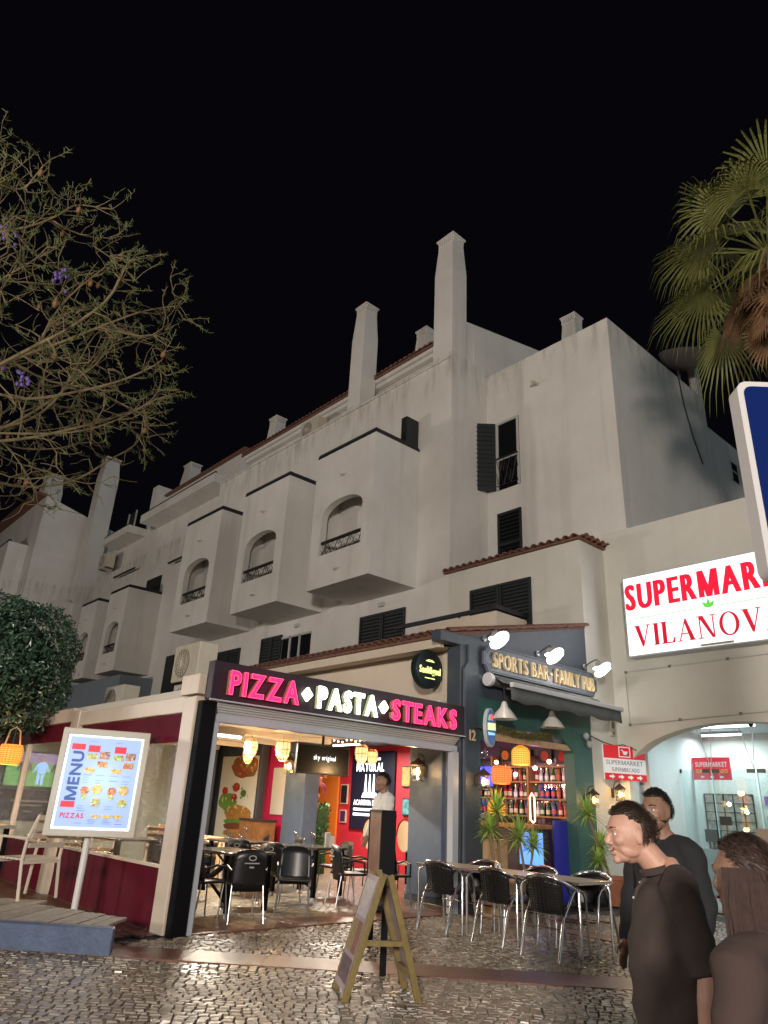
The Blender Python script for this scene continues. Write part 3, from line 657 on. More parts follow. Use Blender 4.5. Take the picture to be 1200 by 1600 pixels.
# ---- third block, farthest left
Cb = thing('apartment_building', 'farthest dark white apartment block at the left edge with sloping roof', 'building', (-56, 12, 0))
m = MB().add([(-50, 12.3, 0), (-50, 22, 0), (-50, 22, 18.2), (-50, 12.3, 20.6), (-90, 12.3, 0), (-90, 22, 0), (-90, 22, 18.2), (-90, 12.3, 20.6)], [(0, 1, 2, 3), (7, 6, 5, 4), (3, 2, 6, 7), (0, 3, 7, 4), (1, 5, 6, 2)])
sub(Cb, m, 'wall', white)
sub(Cb, MB().box((-90, 11.0, 0), (-51.5, 12.28, 17.2)), 'balcony_block', white)
sub(Cb, MB().box((-90, 11.0, 17.2), (-51.5, 11.15, 17.34)), 'balcony_rail', iron)
sub(Cb, MB().box((-90, 11.6, 20.6), (-50.2, 12.6, 20.8)), 'roof_edge', tile_m)
for k in range(3): sub(Cb, MB().box((-55.2-k*7, 10.94, 11.6), (-54.0-k*7, 10.996, 14.6)), 'window', shutter)
sub(Cb, MB().box((-49.99, 13.4, 9.2), (-49.0, 17, 9.4)), 'awning', iron)
sub(Cb, MB().box((-50, 14.0, 9.0), (-48.6, 17.5, 13.2)), 'side_bay', white)
chimney(Cb, -58.4, -56.6, 13.6, 15.0, 19.6, 25.2)

# ================================================================== PUB BUILDING (gable end with the sports bar)
PB = thing('pub_building', 'charcoal gabled sports bar with green doorway under a clay tiled roof', 'building', (-11, 10, 0))
gz = lambda y: 4.36 + (y-8.9)*(5.31-4.36)/(13.28-8.9)
m = MB().plate([(9.24, 3.34), (13.27, 3.34), (13.27, gz(13.27)-.06), (9.24, gz(9.24)-.06)], [], .24, XF(-8.34)); sub(PB, m, 'gable_wall', slate)
m = MB().plate([(9.72, 0), (9.80, 0), (9.80, 2.62), (10.6, 2.86), (11.6, 2.9), (12.25, 2.86), (12.63, 2.62), (12.63, 0), (13.27, 0), (13.27, 3.338), (9.72, 3.338)], [], .24, XF(-8.345)); sub(PB, m, 'doorway_wall', greenw)
sub(PB, MB().box((-8.62, 9.23, 0), (-8.30, 9.715, 4.36)), 'corner_column', slate, bevel=.012)
sub(PB, MB().tube([(-8.27, 9.42, 4.2), (-8.27, 9.42, 3.9), (-8.27, 9.30, 3.75), (-8.27, 9.30, 0.1)], .035, 8), 'drainpipe', slate)
sub(PB, MB().box((-17.0, 9.42, 2.92), (-8.63, 9.66, 4.22)), 'side_wall', cream)
# eave: fascia with visible joints
for k in range(7):
    x0 = -16.9+k*1.2; sub(PB, MB().box((x0, 8.92, 4.10), (x0+1.19, 9.02, 4.30)), 'fascia_board', cream)
sub(PB, MB().add([(-16.9, 9.02, 4.12), (-8.5, 9.02, 4.12), (-8.5, 9.42, 4.16), (-16.9, 9.42, 4.16)], [(3, 2, 1, 0)]), 'soffit', cream)
sub(PB, MB().box((-8.5, 8.70, 4.16), (-8.28, 9.24, 4.34)), 'eave_bracket', slate, bevel=.01)
rf = MB(); v = [(-17, 8.86, 4.32), (-8.32, 8.86, 4.32), (-8.32, 13.27, gz(13.27)), (-17, 13.27, gz(13.27))]
rf.add(v + [(a, b, c-.06) for a, b, c in v], [(0, 1, 2, 3), (7, 6, 5, 4), (0, 4, 5, 1), (1, 5, 6, 2), (2, 6, 7, 3), (3, 7, 4, 0)])
rfo = sub(PB, rf, 'roof', tile_m)
em = cap_tile_mesh(.085, .42); tilt = math.atan2(5.31-4.36, 4.38)
for k in range(43):
    o = link('roof_tile', em, rfo, loc=(-16.85+k*.2, 8.98, 4.345)); o.rotation_euler = (tilt+random.uniform(-.03, .03), 0, random.uniform(-.04, .04))
inner = MB()
for k in range(43):
    for j in range(9):
        y = 9.35+j*.42; x = -16.85+k*.2
        inner.add([(x+(-.09+.18*i/4), yy, gz(yy)+.01+.07*math.sin(PI*i/4)) for yy in (y, y+.44) for i in range(5)], [(i, i+1, 6+i, 5+i) for i in range(4)])
tag(sub(rfo, inner, 'roof_tiles', tile_m), kind='stuff')
for k in range(11):
    y = 8.95+k*.4; o = link('verge_tile', em, rfo, loc=(-8.33, y+.2, gz(y+.2)+.0)); o.rotation_euler = (tilt+.04, .25, random.uniform(-.03, .03)); o.scale = (.8, 1, .8)
# balcony of the flat above, standing over the pub roof
bal = sub(A, MB().box((-12.3, 12.15, 4.9), (-9.86, 13.278, 5.66)), 'balcony', cream)
sub(bal, MB().box((-9.93, 12.1, 5.70), (-9.83, 13.27, 5.80)).box((-13.2, 12.12, 5.70), (-9.94, 12.2, 5.79)).box((-11.0, 12.14, 5.66), (-10.96, 12.18, 5.7)), 'rail', iron)

# interior shell shared by bar and restaurant
sub(PB, MB().box((-18.5, 13.1, 0), (-12.6, 13.27, 2.95)), 'back_wall', redm)
sub(PB, MB().box((-12.6, 13.12, 0), (-8.6, 13.27, 3.2)), 'bar_back_wall', purple)
sub(PB, MB().box((-18.6, 9.68, 2.95), (-8.60, 13.1, 3.05)), 'ceiling', slate)
sub(PB, MB().box((-18.6, 9.4, 0), (-18.42, 13.1, 2.95)), 'end_wall', redm)
sub(PB, MB().box((-9.98, 9.70, .09), (-9.14, 10.1, 2.94)), 'pillar', slate2, bevel=.02)
sub(PB, MB().box((-10.0, 9.68, 0), (-9.12, 10.12, .09)), 'pillar_base', slate)
sub(PB, MB().box((-13.95, 9.70, 0), (-13.2, 10.1, 2.94)), 'pillar', slate2, bevel=.02)
sub(PB, MB().box((-18.4, 9.70, 0), (-15.02, 9.9, 2.94)), 'pillar', slate, bevel=.02)
sub(PB, MB().box((-8.5, 9.82, 2.66), (-8.36, 12.6, 2.76)), 'lintel_beam', woodlight)

# pub sign with raised letters
ps = thing('pub_sign', 'grey shaped signboard reading sports bar family pub in gold letters', 'sign', (-8.25, 11.5, 3.8))
z0, z1 = 3.78, 4.28; ya, yb = 9.78, 13.42
out = [(ya, z0+.13), (ya+.05, z0+.13), (ya+.13, z0), (yb-.13, z0), (yb-.05, z0+.13), (yb, z0+.13), (yb, z1-.13), (yb-.05, z1-.13), (yb-.13, z1), (ya+.13, z1), (ya+.05, z1-.13), (ya, z1-.13)]
pan = sub(ps, MB().plate(out, [], .07, XF(-8.22)), 'panel', mat('sign_grey', (.13, .15, .19), .45, noise=.15, nscale=8), bevel=.008)
inn = [(y+(.03 if y < 11.6 else -.03), z+(.03 if z < 4.03 else -.03)) for y, z in out]
m = MB()
for i in range(len(inn)):
    a, b = inn[i], inn[(i+1) % len(inn)]; m.tube([(-8.218, a[0], a[1]), (-8.218, b[0], b[1])], .006, 4)
sub(pan, m, 'border', mat('sign_line', (.05, .06, .08), .5))
FS = lambda x, y, z: ((x, y, z), (0, 1, 0), (0, 0, 1), (1, 0, 0))
letters('SPORTS BAR', FS(-8.195, ya+.22, 3.88), .28, gold, ps, width=1.66, bold=.002, depth=.05, gap=.13)
sub(ps, MB().lathe([(.035, 0), (.035, .04)], (-8.22, ya+1.98, 4.02), 12, Matrix.Rotation(PI/2, 3, 'Y')), 'dot', gold)
letters('FAMILY PUB', FS(-8.195, ya+2.12, 3.88), .28, gold, ps, width=1.36, bold=.002, depth=.05, gap=.13)
# swan-neck lamps above it
lampm = glow('lamp_glow', (1, .97, .88), 9.0)
def swan(y, label, power=15):
    t = thing('swan_neck_lamp', label, 'lamp', (-8.32, y, 4.4), group='swan neck lamps above the pub sign')
    sub(t, MB().lathe([(.055, 0), (.055, .02), (.02, .03)], (-8.33, y, 4.40), 14, Matrix.Rotation(PI/2, 3, 'Y')), 'wall_plate', steel)
    sub(t, MB().tube([(-8.32, y, 4.40), (-8.1, y-.06, 4.47), (-7.85, y-.25, 4.46), (-7.72, y-.38, 4.38)], .014, 8), 'arm', steel)
    R = Matrix.Rotation(-.75, 3, 'Y'); c = (-7.62, y-.43, 4.20)
    sub(t, MB().lathe([(.03, .21), (.05, .18), (.10, .12), (.17, .03), (.20, 0), (.195, 0), (.165, .03), (.09, .11), (.02, .17)], c, 20, R, cap=False), 'shade', mat('lamp_shade_white', (.55, .55, .53), .4), smooth=True)
    sub(t, MB().ell(Vector(c)+R @ Vector((0, 0, .035)), (.175, .175, .035), 20, 8), 'bulb', lampm, smooth=True)
    lamp('lamp_light', Vector(c) + R @ Vector((0, 0, -.06)), power, (1, .95, .86), .12, t)
swan(9.9, 'lit swan neck lamp over the word sports'); swan(11.52, 'lit swan neck lamp over the middle of the pub sign'); swan(13.14, 'lit swan neck lamp at the white wall end of the pub sign', 42)
# awning below the sign
aw = thing('folding_awning', 'half open charcoal folding awning under the pub sign', 'awning', (-8.2, 11.4, 3.4))
sub(aw, MB().lathe([(.10, 0), (.10, 3.4)], (-8.18, 9.88, 3.64), 14, Matrix.Rotation(-PI/2, 3, 'X')), 'cassette', fabric)
sub(aw, MB().lathe([(.12, 0), (.12, .09)], (-8.18, 9.80, 3.64), 14, Matrix.Rotation(-PI/2, 3, 'X')), 'cassette_cap', fabricw, bevel=.01)
c = MB(); n = 18
for k in range(n+1):
    y = 9.93+(12.9-9.93+.15)*k/n
    for s_ in range(5):
        a = s_/4; c.v.append((-8.12+.62*a, y - (.28 if k == 0 else .0)*a + (-.0)*a, 3.70-.22*a-.05*math.sin(PI*a)))
c.f = [(k*5+s_, k*5+5+s_, k*5+6+s_, k*5+1+s_) for k in range(n) for s_ in range(4)]
o = sub(aw, c, 'canopy', fabric, smooth=True); o.modifiers.new('thick', 'SOLIDIFY').thickness = .006
sub(aw, MB().box((-7.54, 9.62, 3.42), (-7.46, 13.1, 3.50)), 'front_bar', fabricw, bevel=.01)
c = MB()
for k in range(31):
    y = 9.64+3.44*k/30; w_ = .02*math.sin(k*1.3); c.v += [(-7.53+w_*.3, y, 3.42), (-7.53+w_, y, 3.20+.02*math.cos(k*.9))]
c.f = [(2*k, 2*k+2, 2*k+3, 2*k+1) for k in range(30)]
o = sub(aw, c, 'valance', fabric, smooth=True); o.modifiers.new('thick', 'SOLIDIFY').thickness = .004
for y in (10.3, 12.5): sub(aw, MB().tube([(-8.15, y, 3.55), (-7.8, y+.25, 3.45), (-7.5, y+.05, 3.44)], .018, 6), 'folding_arm', fabricw)
for y, lb in ((9.98, 'white industrial pendant shade under the awning near the oval beer sign'), (11.38, 'white industrial pendant shade under the awning near the green wall')):
    t = thing('pendant_shade', lb, 'lamp', (-7.95, y, 2.95), group='industrial pendants under the awning')
    sub(t, MB().lathe([(.03, .30), (.05, .26), (.07, .20), (.16, .10), (.22, 0), (.21, 0), (.15, .09), (.05, .18)], (-7.95, y, 2.96), 22, cap=False), 'shade', mat('enamel_white', (.62, .60, .55), .3), smooth=True)
    sub(t, MB().tube([(-7.95, y, 3.26), (-7.95, y, 3.52)], .008, 6), 'cord', iron)
# moss garland in the arch
g = MB(); gr = random.Random(5)
for i in range(1500):
    a = gr.random(); y = 9.95+1.9*a; z = 2.80+.10*(2*a-1)**2+gr.gauss(0, .03); x = -8.30+gr.gauss(0, .03); d = Vector((gr.gauss(0, 1), gr.gauss(0, 1), gr.gauss(-.4, 1))).normalized()*.06; q = d.orthogonal().normalized()*.008
    p = Vector((x, y, z)); g.add([p-q, p+q, p+d], [(0, 1, 2)])
g.tube([(-8.30, 9.95+1.9*k/10, 2.80+.10*(k/5-1)**2) for k in range(11)], .03, 6)
tag(sub(thing('garland', 'mossy brown garland hanging across the pub doorway', 'garland', (-8.3, 10.9, 2.8)), g, 'moss', moss), kind='stuff')
# oval neon sign beside the column
ov = thing('oval_beer_sign', 'oval lit beer sign in blue and green beside the dark column', 'sign', (-8.2, 9.95, 2.5))
def oval(ry, rz, n=32): return [(ry*math.cos(2*PI*k/n), rz*math.sin(2*PI*k/n)) for k in range(n)]
FO = ((-8.10, 9.80, 2.81), (-.35, .94, 0), (0, 0, 1), (.94, .35, 0)); sh = lambda d: tuple(Vector(FO[0])+Vector(FO[3])*d)
sub(ov, MB().plate(oval(.25, .32), [], .06, FO), 'body', mat('sign_rim', (.45, .5, .5), .3))
sub(ov, MB().plate(oval(.225, .295), [], .006, (sh(.006), *FO[1:])), 'face', glow('neon_blue', (.03, .10, .22), .9, (.02, .05, .12)))
f2 = (sh(.012), *FO[1:])
sub(ov, MB().plate([(-.2, -.06), (.2, -.03), (.2, .09), (-.2, .06)], [], .005, f2), 'name_band', glow('neon_amber', (.75, .8, .45), 1.1, (.3, .3, .1)))
sub(ov, MB().plate([(-.07, .12), (.07, .12), (.05, .22), (-.05, .22)], [], .005, f2), 'crest', glow('neon_red', (.9, .10, .08), 1.3, (.3, .05, .05)))
sub(ov, MB().plate([(-.18, .11), (-.09, .1), (-.09, .2), (-.12, .2)], [], .005, f2), 'leaf', glow('neon_green', (.1, .7, .4), .9, (.05, .2, .1)))
sub(ov, MB().plate([(-.16, -.14), (.17, -.11), (.14, -.08), (-.19, -.09)], [], .005, f2), 'wave', glow('neon_sky', (.25, .5, 1), 1.5, (.1, .2, .3)))
sub(ov, MB().tube([(-8.32, 9.6, 2.8), (-8.16, 9.75, 2.8)], .02, 6), 'bracket', iron)
nb = thing('house_number', 'gold house number 12 on the dark corner column', 'house number', (-8.28, 9.6, 2.6))
letters('12', FS(-8.294, 9.46, 2.58), .17, gold, nb, width=.16, bold=.01, depth=.01, name='digit')
# wall lanterns
lant_glow = glow('lantern_glow', (1, .62, .25), 5.0, (.9, .7, .4))
lant_pane = glass('lantern_glass', (1, .93, .8), .05, .1)
def wall_lantern(p, label, out=(1, 0, 0), s=1.0, power=9, group='wall lanterns', tone=(1, .62, .28)):
    t = thing('wall_lantern', label, 'lantern', p, group=group); p = Vector(p); o_ = Vector(out); c = p + o_*.16*s
    sub(t, MB().obox(p+o_*.012, (.03 if abs(o_.x) > .5 else .08, .08 if abs(o_.x) > .5 else .03, .16*s)), 'back_plate', brassd, bevel=.004)
    sub(t, MB().tube([p+o_*.02+Vector((0, 0, .05)), p+o_*.08+Vector((0, 0, .20*s)), c+Vector((0, 0, .22*s)), c+Vector((0, 0, .17*s))], .010, 6), 'arm', brassd)
    sub(t, MB().lathe([(.015, .17*s), (.03, .15*s), (.115*s, .08*s), (.12*s, .07*s), (.02, .075*s)], c, 8, cap=False), 'roof', brassd)
    cg = MB()
    for k in range(8): a = 2*PI*k/8; cg.tube([c+Vector((.085*s*math.cos(a), .085*s*math.sin(a), .07*s)), c+Vector((.075*s*math.cos(a), .075*s*math.sin(a), -.13*s))], .004, 4)
    for z in (.06, 0, -.06, -.13): cg.tube([c+Vector((.083*s*math.cos(2*PI*k/12), .083*s*math.sin(2*PI*k/12), z*s)) for k in range(12)], .004, 4, closed=True)
    sub(t, cg, 'cage', brassd)
    sub(t, MB().lathe([(.07*s, -.12*s), (.075*s, .06*s)], c, 12, cap=False), 'glass', lant_pane)
    sub(t, MB().ell(c+Vector((0, 0, -.02*s)), (.035*s, .035*s, .06*s), 10, 8), 'bulb', lant_glow, smooth=True)
    if power: lamp('lantern_light', c+Vector((0, 0, -.02*s))+o_*.10*s, power, tone, .05, t)
    return t
wall_lantern((-8.30, 9.62, 1.95), 'lit wall lantern on the dark corner column', s=1.1, power=10)
wall_lantern((-8.345, 12.95, 1.80), 'lit wall lantern on the green doorway wall', s=1.1, power=10)
wall_lantern((-8.34, 13.92, 1.95), 'lit wall lantern on the white wall under the red supermarket board', s=1.1, power=12)
wall_lantern((-9.55, 9.70, 2.10), 'lit wall lantern on the blue panelled pillar beside the waiter', out=(0, -1, 0), s=1.3, power=26)
wall_lantern((-13.55, 9.70, 2.22), 'lit wall lantern on the blue pillar behind the television', out=(0, -1, 0), s=1.3, power=26)
cc = thing('security_camera', 'pair of small white round cameras high on the green wall', 'camera', (-8.34, 13.1, 2.9))
for y, z in ((13.02, 2.98), (13.13, 2.83)): sub(cc, MB().ell((-8.30, y, z), (.06, .07, .07), 14, 10), 'camera_ball', greyplastic, smooth=True)
sub(cc, MB().tube([(-8.34, 13.02, 2.98), (-8.3, 13.05, 2.9), (-8.34, 13.13, 2.83)], .012, 6), 'cable', greyplastic)

# round beer sign on a bracket
bs = thing('round_beer_sign', 'round black lit beer sign on a bracket above the steaks sign', 'sign', (-8.95, 9.1, 3.4))
Ry = Matrix.Rotation(PI/2, 3, 'Y')
sub(bs, MB().lathe([(.335, -.07), (.345, -.05), (.345, .05), (.335, .07)], (-8.95, 9.06, 3.77), 40, Ry), 'drum', mat('sign_black', (.012, .022, .024), .3), smooth=True)
neon_y = glow('neon_lime', (.85, .95, .30), 1.7, (.5, .5, .2))
letters('SanMiguel', FS(-8.872, 8.80, 3.69), .12, neon_y, bs, width=.53, bold=.02, depth=.006, joined='lettering')
sub(bs, MB().box((-8.877, 8.96, 3.90), (-8.872, 9.17, 3.915)).box((-8.877, 9.0, 3.925), (-8.872, 9.13, 3.935)).box((-8.877, 8.94, 3.60), (-8.872, 9.19, 3.615)), 'small_print', neon_y)
sub(bs, MB().box((-8.99, 9.38, 3.62), (-8.91, 9.42, 3.82)).tube([(-8.95, 9.38, 3.72), (-8.95, 9.3, 3.72)], .03, 6), 'bracket', iron)

# ================================================================== RESTAURANT TERRACE (pergola with plastic sides)
RT = thing('restaurant_terrace', 'pergola terrace with burgundy tarpaulin sides, cream frame and open shop front', 'terrace', (-10, 6, 0))
sub(RT, MB().box((-8.74, 4.37, 0), (-8.42, 4.52, 2.66)), 'corner_post', framec, bevel=.012)
sub(RT, MB().box((-8.415, 4.40, 0), (-8.28, 4.60, 2.60)), 'front_post', black, bevel=.008)
sub(RT, MB().box((-8.40, 4.605, 0), (-8.31, 4.69, 2.36)), 'door_jamb', silver, bevel=.006)
sub(RT, MB().box((-8.42, 9.06, 0), (-8.30, 9.20, 2.36)), 'door_jamb', silver, bevel=.006)
hd = MB().box((-8.42, 4.605, 2.362), (-8.33, 9.20, 2.46)); sub(RT, hd, 'header', silver, bevel=.008)
m = MB()
for k in range(5): m.obox((-8.40+.028*k, 6.9, 2.48+.028*k), (.03, 4.58, .026), Matrix.Rotation(.6, 3, 'Y'))
sub(RT, m, 'rolled_shutter', mat('shutter_slat', (.55, .54, .52), .5))
sub(RT, MB().box((-12.36, 4.38, 2.47), (-8.75, 4.50, 2.68)), 'side_beam', framec, bevel=.012)
sub(RT, MB().box((-12.70, 4.36, 0), (-12.37, 4.52, 2.72)), 'side_post', framec, bevel=.012)
sub(RT, MB().box((-17.2, 4.38, 2.55), (-12.71, 4.50, 2.78)), 'side_beam', framec, bevel=.012)
sub(RT, MB().box((-17.5, 4.36, 0), (-17.21, 4.52, 2.78)), 'side_post', framec, bevel=.012)
def tarp(x0, x1, z0, z1):
    t = MB(); n = 16
    for k in range(n+1):
        x = x0+(x1-x0)*k/n; 
        for j in range(5): z = z0+(z1-z0)*j/4; t.v.append((x, 4.44+.012*math.sin(k*1.7+j)*math.sin(PI*j/4+.3), z))
    t.f = [(k*5+j, k*5+5+j, k*5+6+j, k*5+1+j) for k in range(n) for j in range(4)]; return t
sub(RT, tarp(-12.36, -8.75, 2.11, 2.468), 'top_tarpaulin', burgundy, smooth=True); sub(RT, tarp(-12.36, -8.75, 0.0, .655), 'lower_tarpaulin', burgundy, smooth=True)
sub(RT, tarp(-17.2, -12.71, 2.25, 2.548), 'top_tarpaulin', burgundy, smooth=True); sub(RT, tarp(-17.2, -12.71, 0.0, .655), 'lower_tarpaulin', burgundy, smooth=True)
sub(RT, MB().box((-12.36, 4.42, .656), (-8.75, 4.47, .69)), 'mid_rail', framec); sub(RT, MB().box((-17.2, 4.42, .656), (-12.71, 4.47, .69)), 'mid_rail', framec)
def pane(x0, x1, z0, z1):
    t = MB(); n = 24
    for k in range(n+1):
        x = x0+(x1-x0)*k/n
        for j in range(9): z = z0+(z1-z0)*j/8; t.v.append((x, 4.445+.006*math.sin(k*.9+j*1.7), z))
    t.f = [(k*9+j, k*9+9+j, k*9+10+j, k*9+1+j) for k in range(n) for j in range(8)]; return t
sub(RT, pane(-12.36, -8.75, .69, 2.112), 'plastic_pane', plastic, smooth=True); sub(RT, pane(-17.2, -12.71, .69, 2.252), 'plastic_pane', plastic, smooth=True)
sub(RT, MB().box((-14.9, 4.40, .69), (-14.84, 4.49, 2.25)), 'pane_seam', framec)
sub(RT, MB().box((-17.5, 4.50, 2.70), (-8.45, 9.41, 2.80)), 'roof', ceilm)
for k in range(6): sub(RT, MB().box((-16.6+k*1.5, 4.52, 2.60), (-16.5+k*1.5, 9.4, 2.698)), 'roof_beam', ceilm)
sub(RT, MB().box((-17.45, 4.55, 0), (-17.25, 9.4, 2.68)), 'end_wall', mat('pale_green_wall', (.40, .45, .38), .6, noise=.1, nscale=3))
sub(RT, MB().box((-8.9, 4.38, 2.69), (-8.43, 4.78, 2.95)), 'beam_end', framec, bevel=.012)
sub(RT, MB().box((-9.9, 9.05, 2.82), (-8.62, 9.40, 3.22)), 'roof_upstand', white2, bevel=.02)
# name board with lit channel letters
SG = thing('restaurant_sign', 'long dark fascia sign with lit letters pizza pasta steaks', 'sign', (-8.2, 6.9, 2.6))
sub(SG, MB().box((-8.36, 4.45, 2.62), (-8.20, 9.225, 3.10)), 'board', mat('sign_plum', (.022, .010, .018), .5, noise=.2, nscale=6), bevel=.006)
sub(SG, MB().box((-8.205, 4.44, 2.60), (-8.17, 9.23, 2.618)), 'trim', silver)
pink = glow('neon_pink', (1.0, .010, .085), 2.2, (.5, .02, .1)); pinkedge = glow('neon_pink_edge', (1.0, .07, .18), 2.3, (.6, .1, .2)); wht = glow('neon_white', (.90, 1.0, .78), 3.2, (.9, .9, .9))
side_m = mat('letter_return', (.35, .16, .10), .5)
for word, y0, w_, mm in (('PIZZA', 4.66, 1.09, pink), ('PASTA', 6.08, 1.12, wht), ('STEAKS', 7.50, 1.44, pink)):
    outline(word, FS(-8.115, y0, 2.70), .29, pinkedge if mm is pink else wht, SG, w_)
    for o in letters(word, FS(-8.13, y0, 2.70), .29, mm, SG, width=w_, bold=.03, depth=.02, gap=.12):
        y_ = [v.co.y for v in o.data.vertices]; z_ = [v.co.z for v in o.data.vertices]
        me = o.data.copy(); 
        for v in me.vertices: v.co.x = -8.20 if v.co.x < -8.13 else -8.142
        me.materials.clear(); me.materials.append(side_m if mm is pink else mat('letter_return_pale', (.5, .55, .35), .5)); link('letter_return', me, o)
for y in (5.905, 7.345): sub(SG, MB().plate([(y-.085, 2.855), (y, 2.76), (y+.085, 2.855), (y, 2.95)], [], .05, XF(-8.13)), 'diamond', wht)
lamp('sign_light', (-7.9, 5.4, 2.85), 5, (1, .05, .2), .3, SG); lamp('sign_light', (-7.9, 7.0, 2.85), 6, (.9, 1, .8), .3, SG); lamp('sign_light', (-7.9, 8.6, 2.85), 4, (1, .05, .2), .3, SG)
# air conditioners on the roof
def aircon(loc, s, label, group='air conditioner outdoor units', rz=0.0):
    t = thing('air_conditioner', label, 'air conditioner', loc, rz, group, local=True); w_, d_, h_ = .86*s, .34*s, .64*s
    sub(t, MB().box((-w_/2, -d_/2, .04), (w_/2, d_/2, h_)), 'case', acm, bevel=.015)
    R = Matrix.Rotation(PI/2, 3, 'X'); m = MB().lathe([(.24*s, -.012), (.24*s, .012)], (-w_*.12, -d_/2-.004, h_*.52), 24, R); sub(t, m, 'fan_recess', acdark)
    m = MB()
    for q in range(1, 6): m.tube([(-w_*.12+.046*s*q*math.cos(2*PI*k/20), -d_/2-.022, h_*.52+.046*s*q*math.sin(2*PI*k/20)) for k in range(20)], .006, 4, closed=True)
    for k in range(8): a = PI*k/8; m.tube([(-w_*.12-.24*s*math.cos(a), -d_/2-.025, h_*.52-.24*s*math.sin(a)), (-w_*.12+.24*s*math.cos(a), -d_/2-.025, h_*.52+.24*s*math.sin(a))], .005, 4)
    sub(t, m, 'grille', acm); sub(t, MB().box((-w_*.4, -d_*.4, 0), (-w_*.3, d_*.4, .04)).box((w_*.3, -d_*.4, 0), (w_*.4, d_*.4, .04)), 'feet', iron)
    return t
aircon((-12.2, 6.2, 3.38), 1.12, 'large beige air conditioner stacked on top at the left end of the pizza sign'); aircon((-12.2, 6.2, 2.80), .9, 'beige air conditioner under another one behind the cream beam')
aircon((-16.3, 6.6, 3.0), 1.15, 'low beige air conditioner with black cover left of the stacked pair'); aircon((-19.5, 5.5, 3.3), 1.0, 'small beige air conditioner just right of the clipped tree')
aircon((-20.1, 13.75, 14.46), 1.3, 'air conditioner on the parapet under the tiled roof'); aircon((-42.6, 14.75, 14.2), 1.5, 'white air conditioner hung on the dim left block')

# ================================================================== SUPERMARKET
SM = thing('supermarket', 'white supermarket front with wide arch and flat parapet', 'building', (-5, 14.3, 0))
ar = arch(-8.14, -3.66, 0.0, 3.28, .95, 24)
sub(SM, MB().plate([(-8.338, 0), ar[0], *ar[::-1][:-1], ar[1], (6, 0), (6, 7.75), (-8.338, 7.75)] if False else [(-8.338, 0.001), (6, 0.001), (6, 7.72), (-8.338, 7.72)], [[(x, max(z, .003)) for x, z in ar]], .35, YF(14.28)), 'wall', white2)
sub(SM, MB().box((-8.334, 14.63, 7.4), (6, 24, 7.70)), 'roof', white2)
sub(SM, MB().box((-8.33, 17.6, 0), (6, 17.8, 7.4)), 'inner_wall', white2)
sub(SM, MB().box((-8.33, 14.64, 3.42), (2, 17.6, 3.55)), 'ceiling', mat('porch_ceiling', (.62, .72, .75), .6))
sub(SM, MB().box((-8.33, 14.64, 0), (-8.22, 17.58, 3.41)), 'porch_side_wall', mat('porch_white', (.42, .50, .54), .5)); sub(SM, MB().box((1.6, 14.64, 0), (1.75, 17.58, 3.41)), 'porch_side_wall', 'porch_white')
sub(SM, MB().box((-8.2, 14.3, -.01), (1.6, 17.58, .02)), 'porch_floor', mat('porch_tiles', (.4, .38, .34), .3))
sub(SM, MB().tube([(-8.02+.0, 14.262, 4.42), (-8.0, 14.262, 3.32), (-5.5, 14.262, 3.42), (-2.6, 14.262, 3.50)], .012, 5).tube([(-8.02, 14.262, 4.42), (-5.5, 14.26, 4.47), (-3, 14.262, 4.5)], .012, 5), 'surface_cable', greyplastic)
m = MB()
for x, z in ((-8.0, 4.42), (-7.0, 4.45), (-5.8, 4.47), (-8.0, 3.32), (-6.9, 3.37), (-5.7, 3.42)): m.box((x-.025, 14.245, z-.025), (x+.025, 14.279, z+.025))
sub(SM, m, 'cable_clip', acdark)
# glazed shop doors in the porch
DR = thing('glass_door', 'frameless glass shop doors with steel fittings inside the supermarket arch', 'door', (-6, 16.3, 0))
for x0, x1, z1 in ((-8.15, -7.35, 2.55), (-7.3, -6.4, 2.55), (-6.35, -5.3, 2.55), (-5.25, -3.6, 2.55), (-3.5, -1.5, 2.55)):
    p = sub(DR, MB().box((x0, 16.3, .04), (x1, 16.315, z1)), 'pane', shopglass)
    sub(p, MB().box((x0, 16.285, .02), (x0+.16, 16.33, .1)).box((x0, 16.285, z1-.06), (x0+.16, 16.33, z1+.02)).box((x1-.16, 16.285, z1-.06), (x1, 16.33, z1+.02)), 'clamp', brassd)
    sub(p, MB().box((x0-.012, 16.29, .04), (x0, 16.325, z1)), 'edge', mat('glass_edge', (.35, .6, .6), .2))
for x in (-6.42, -5.4): sub(DR, MB().box((x-.12, 16.26, 1.08), (x+.12, 16.28, 1.42)), 'pull_plate', mat('brown_plate', (.22, .15, .10), .4))
m = MB()
for x in (-7.3, -6.4, -5.3): m.tube([(x, 16.3, 2.57), (x-.1, 16.0, 3.4)], .008, 5).tube([(x, 16.3, 2.57), (x+.12, 16.2, 3.4)], .008, 5)
sub(DR, m, 'stay_rod', steel)
for x, y, z in ((-6.95, 15.0, 3.30), (-5.95, 15.3, 3.32)):
    t = thing('dome_camera', 'small black ceiling camera ' + ('near the left of the arch' if x < -6.5 else 'near the middle of the arch'), 'camera', (x, y, 3.3)); sub(t, MB().box((x-.05, y-.05, 3.36), (x+.05, y+.05, 3.42)).lathe([(.05, 3.36), (.045, 3.31), (.001, 3.29)], (x, y, 0), 12), 'housing', iron)
tubem = glow('tube_light', (.80, .97, 1.0), 7.0)
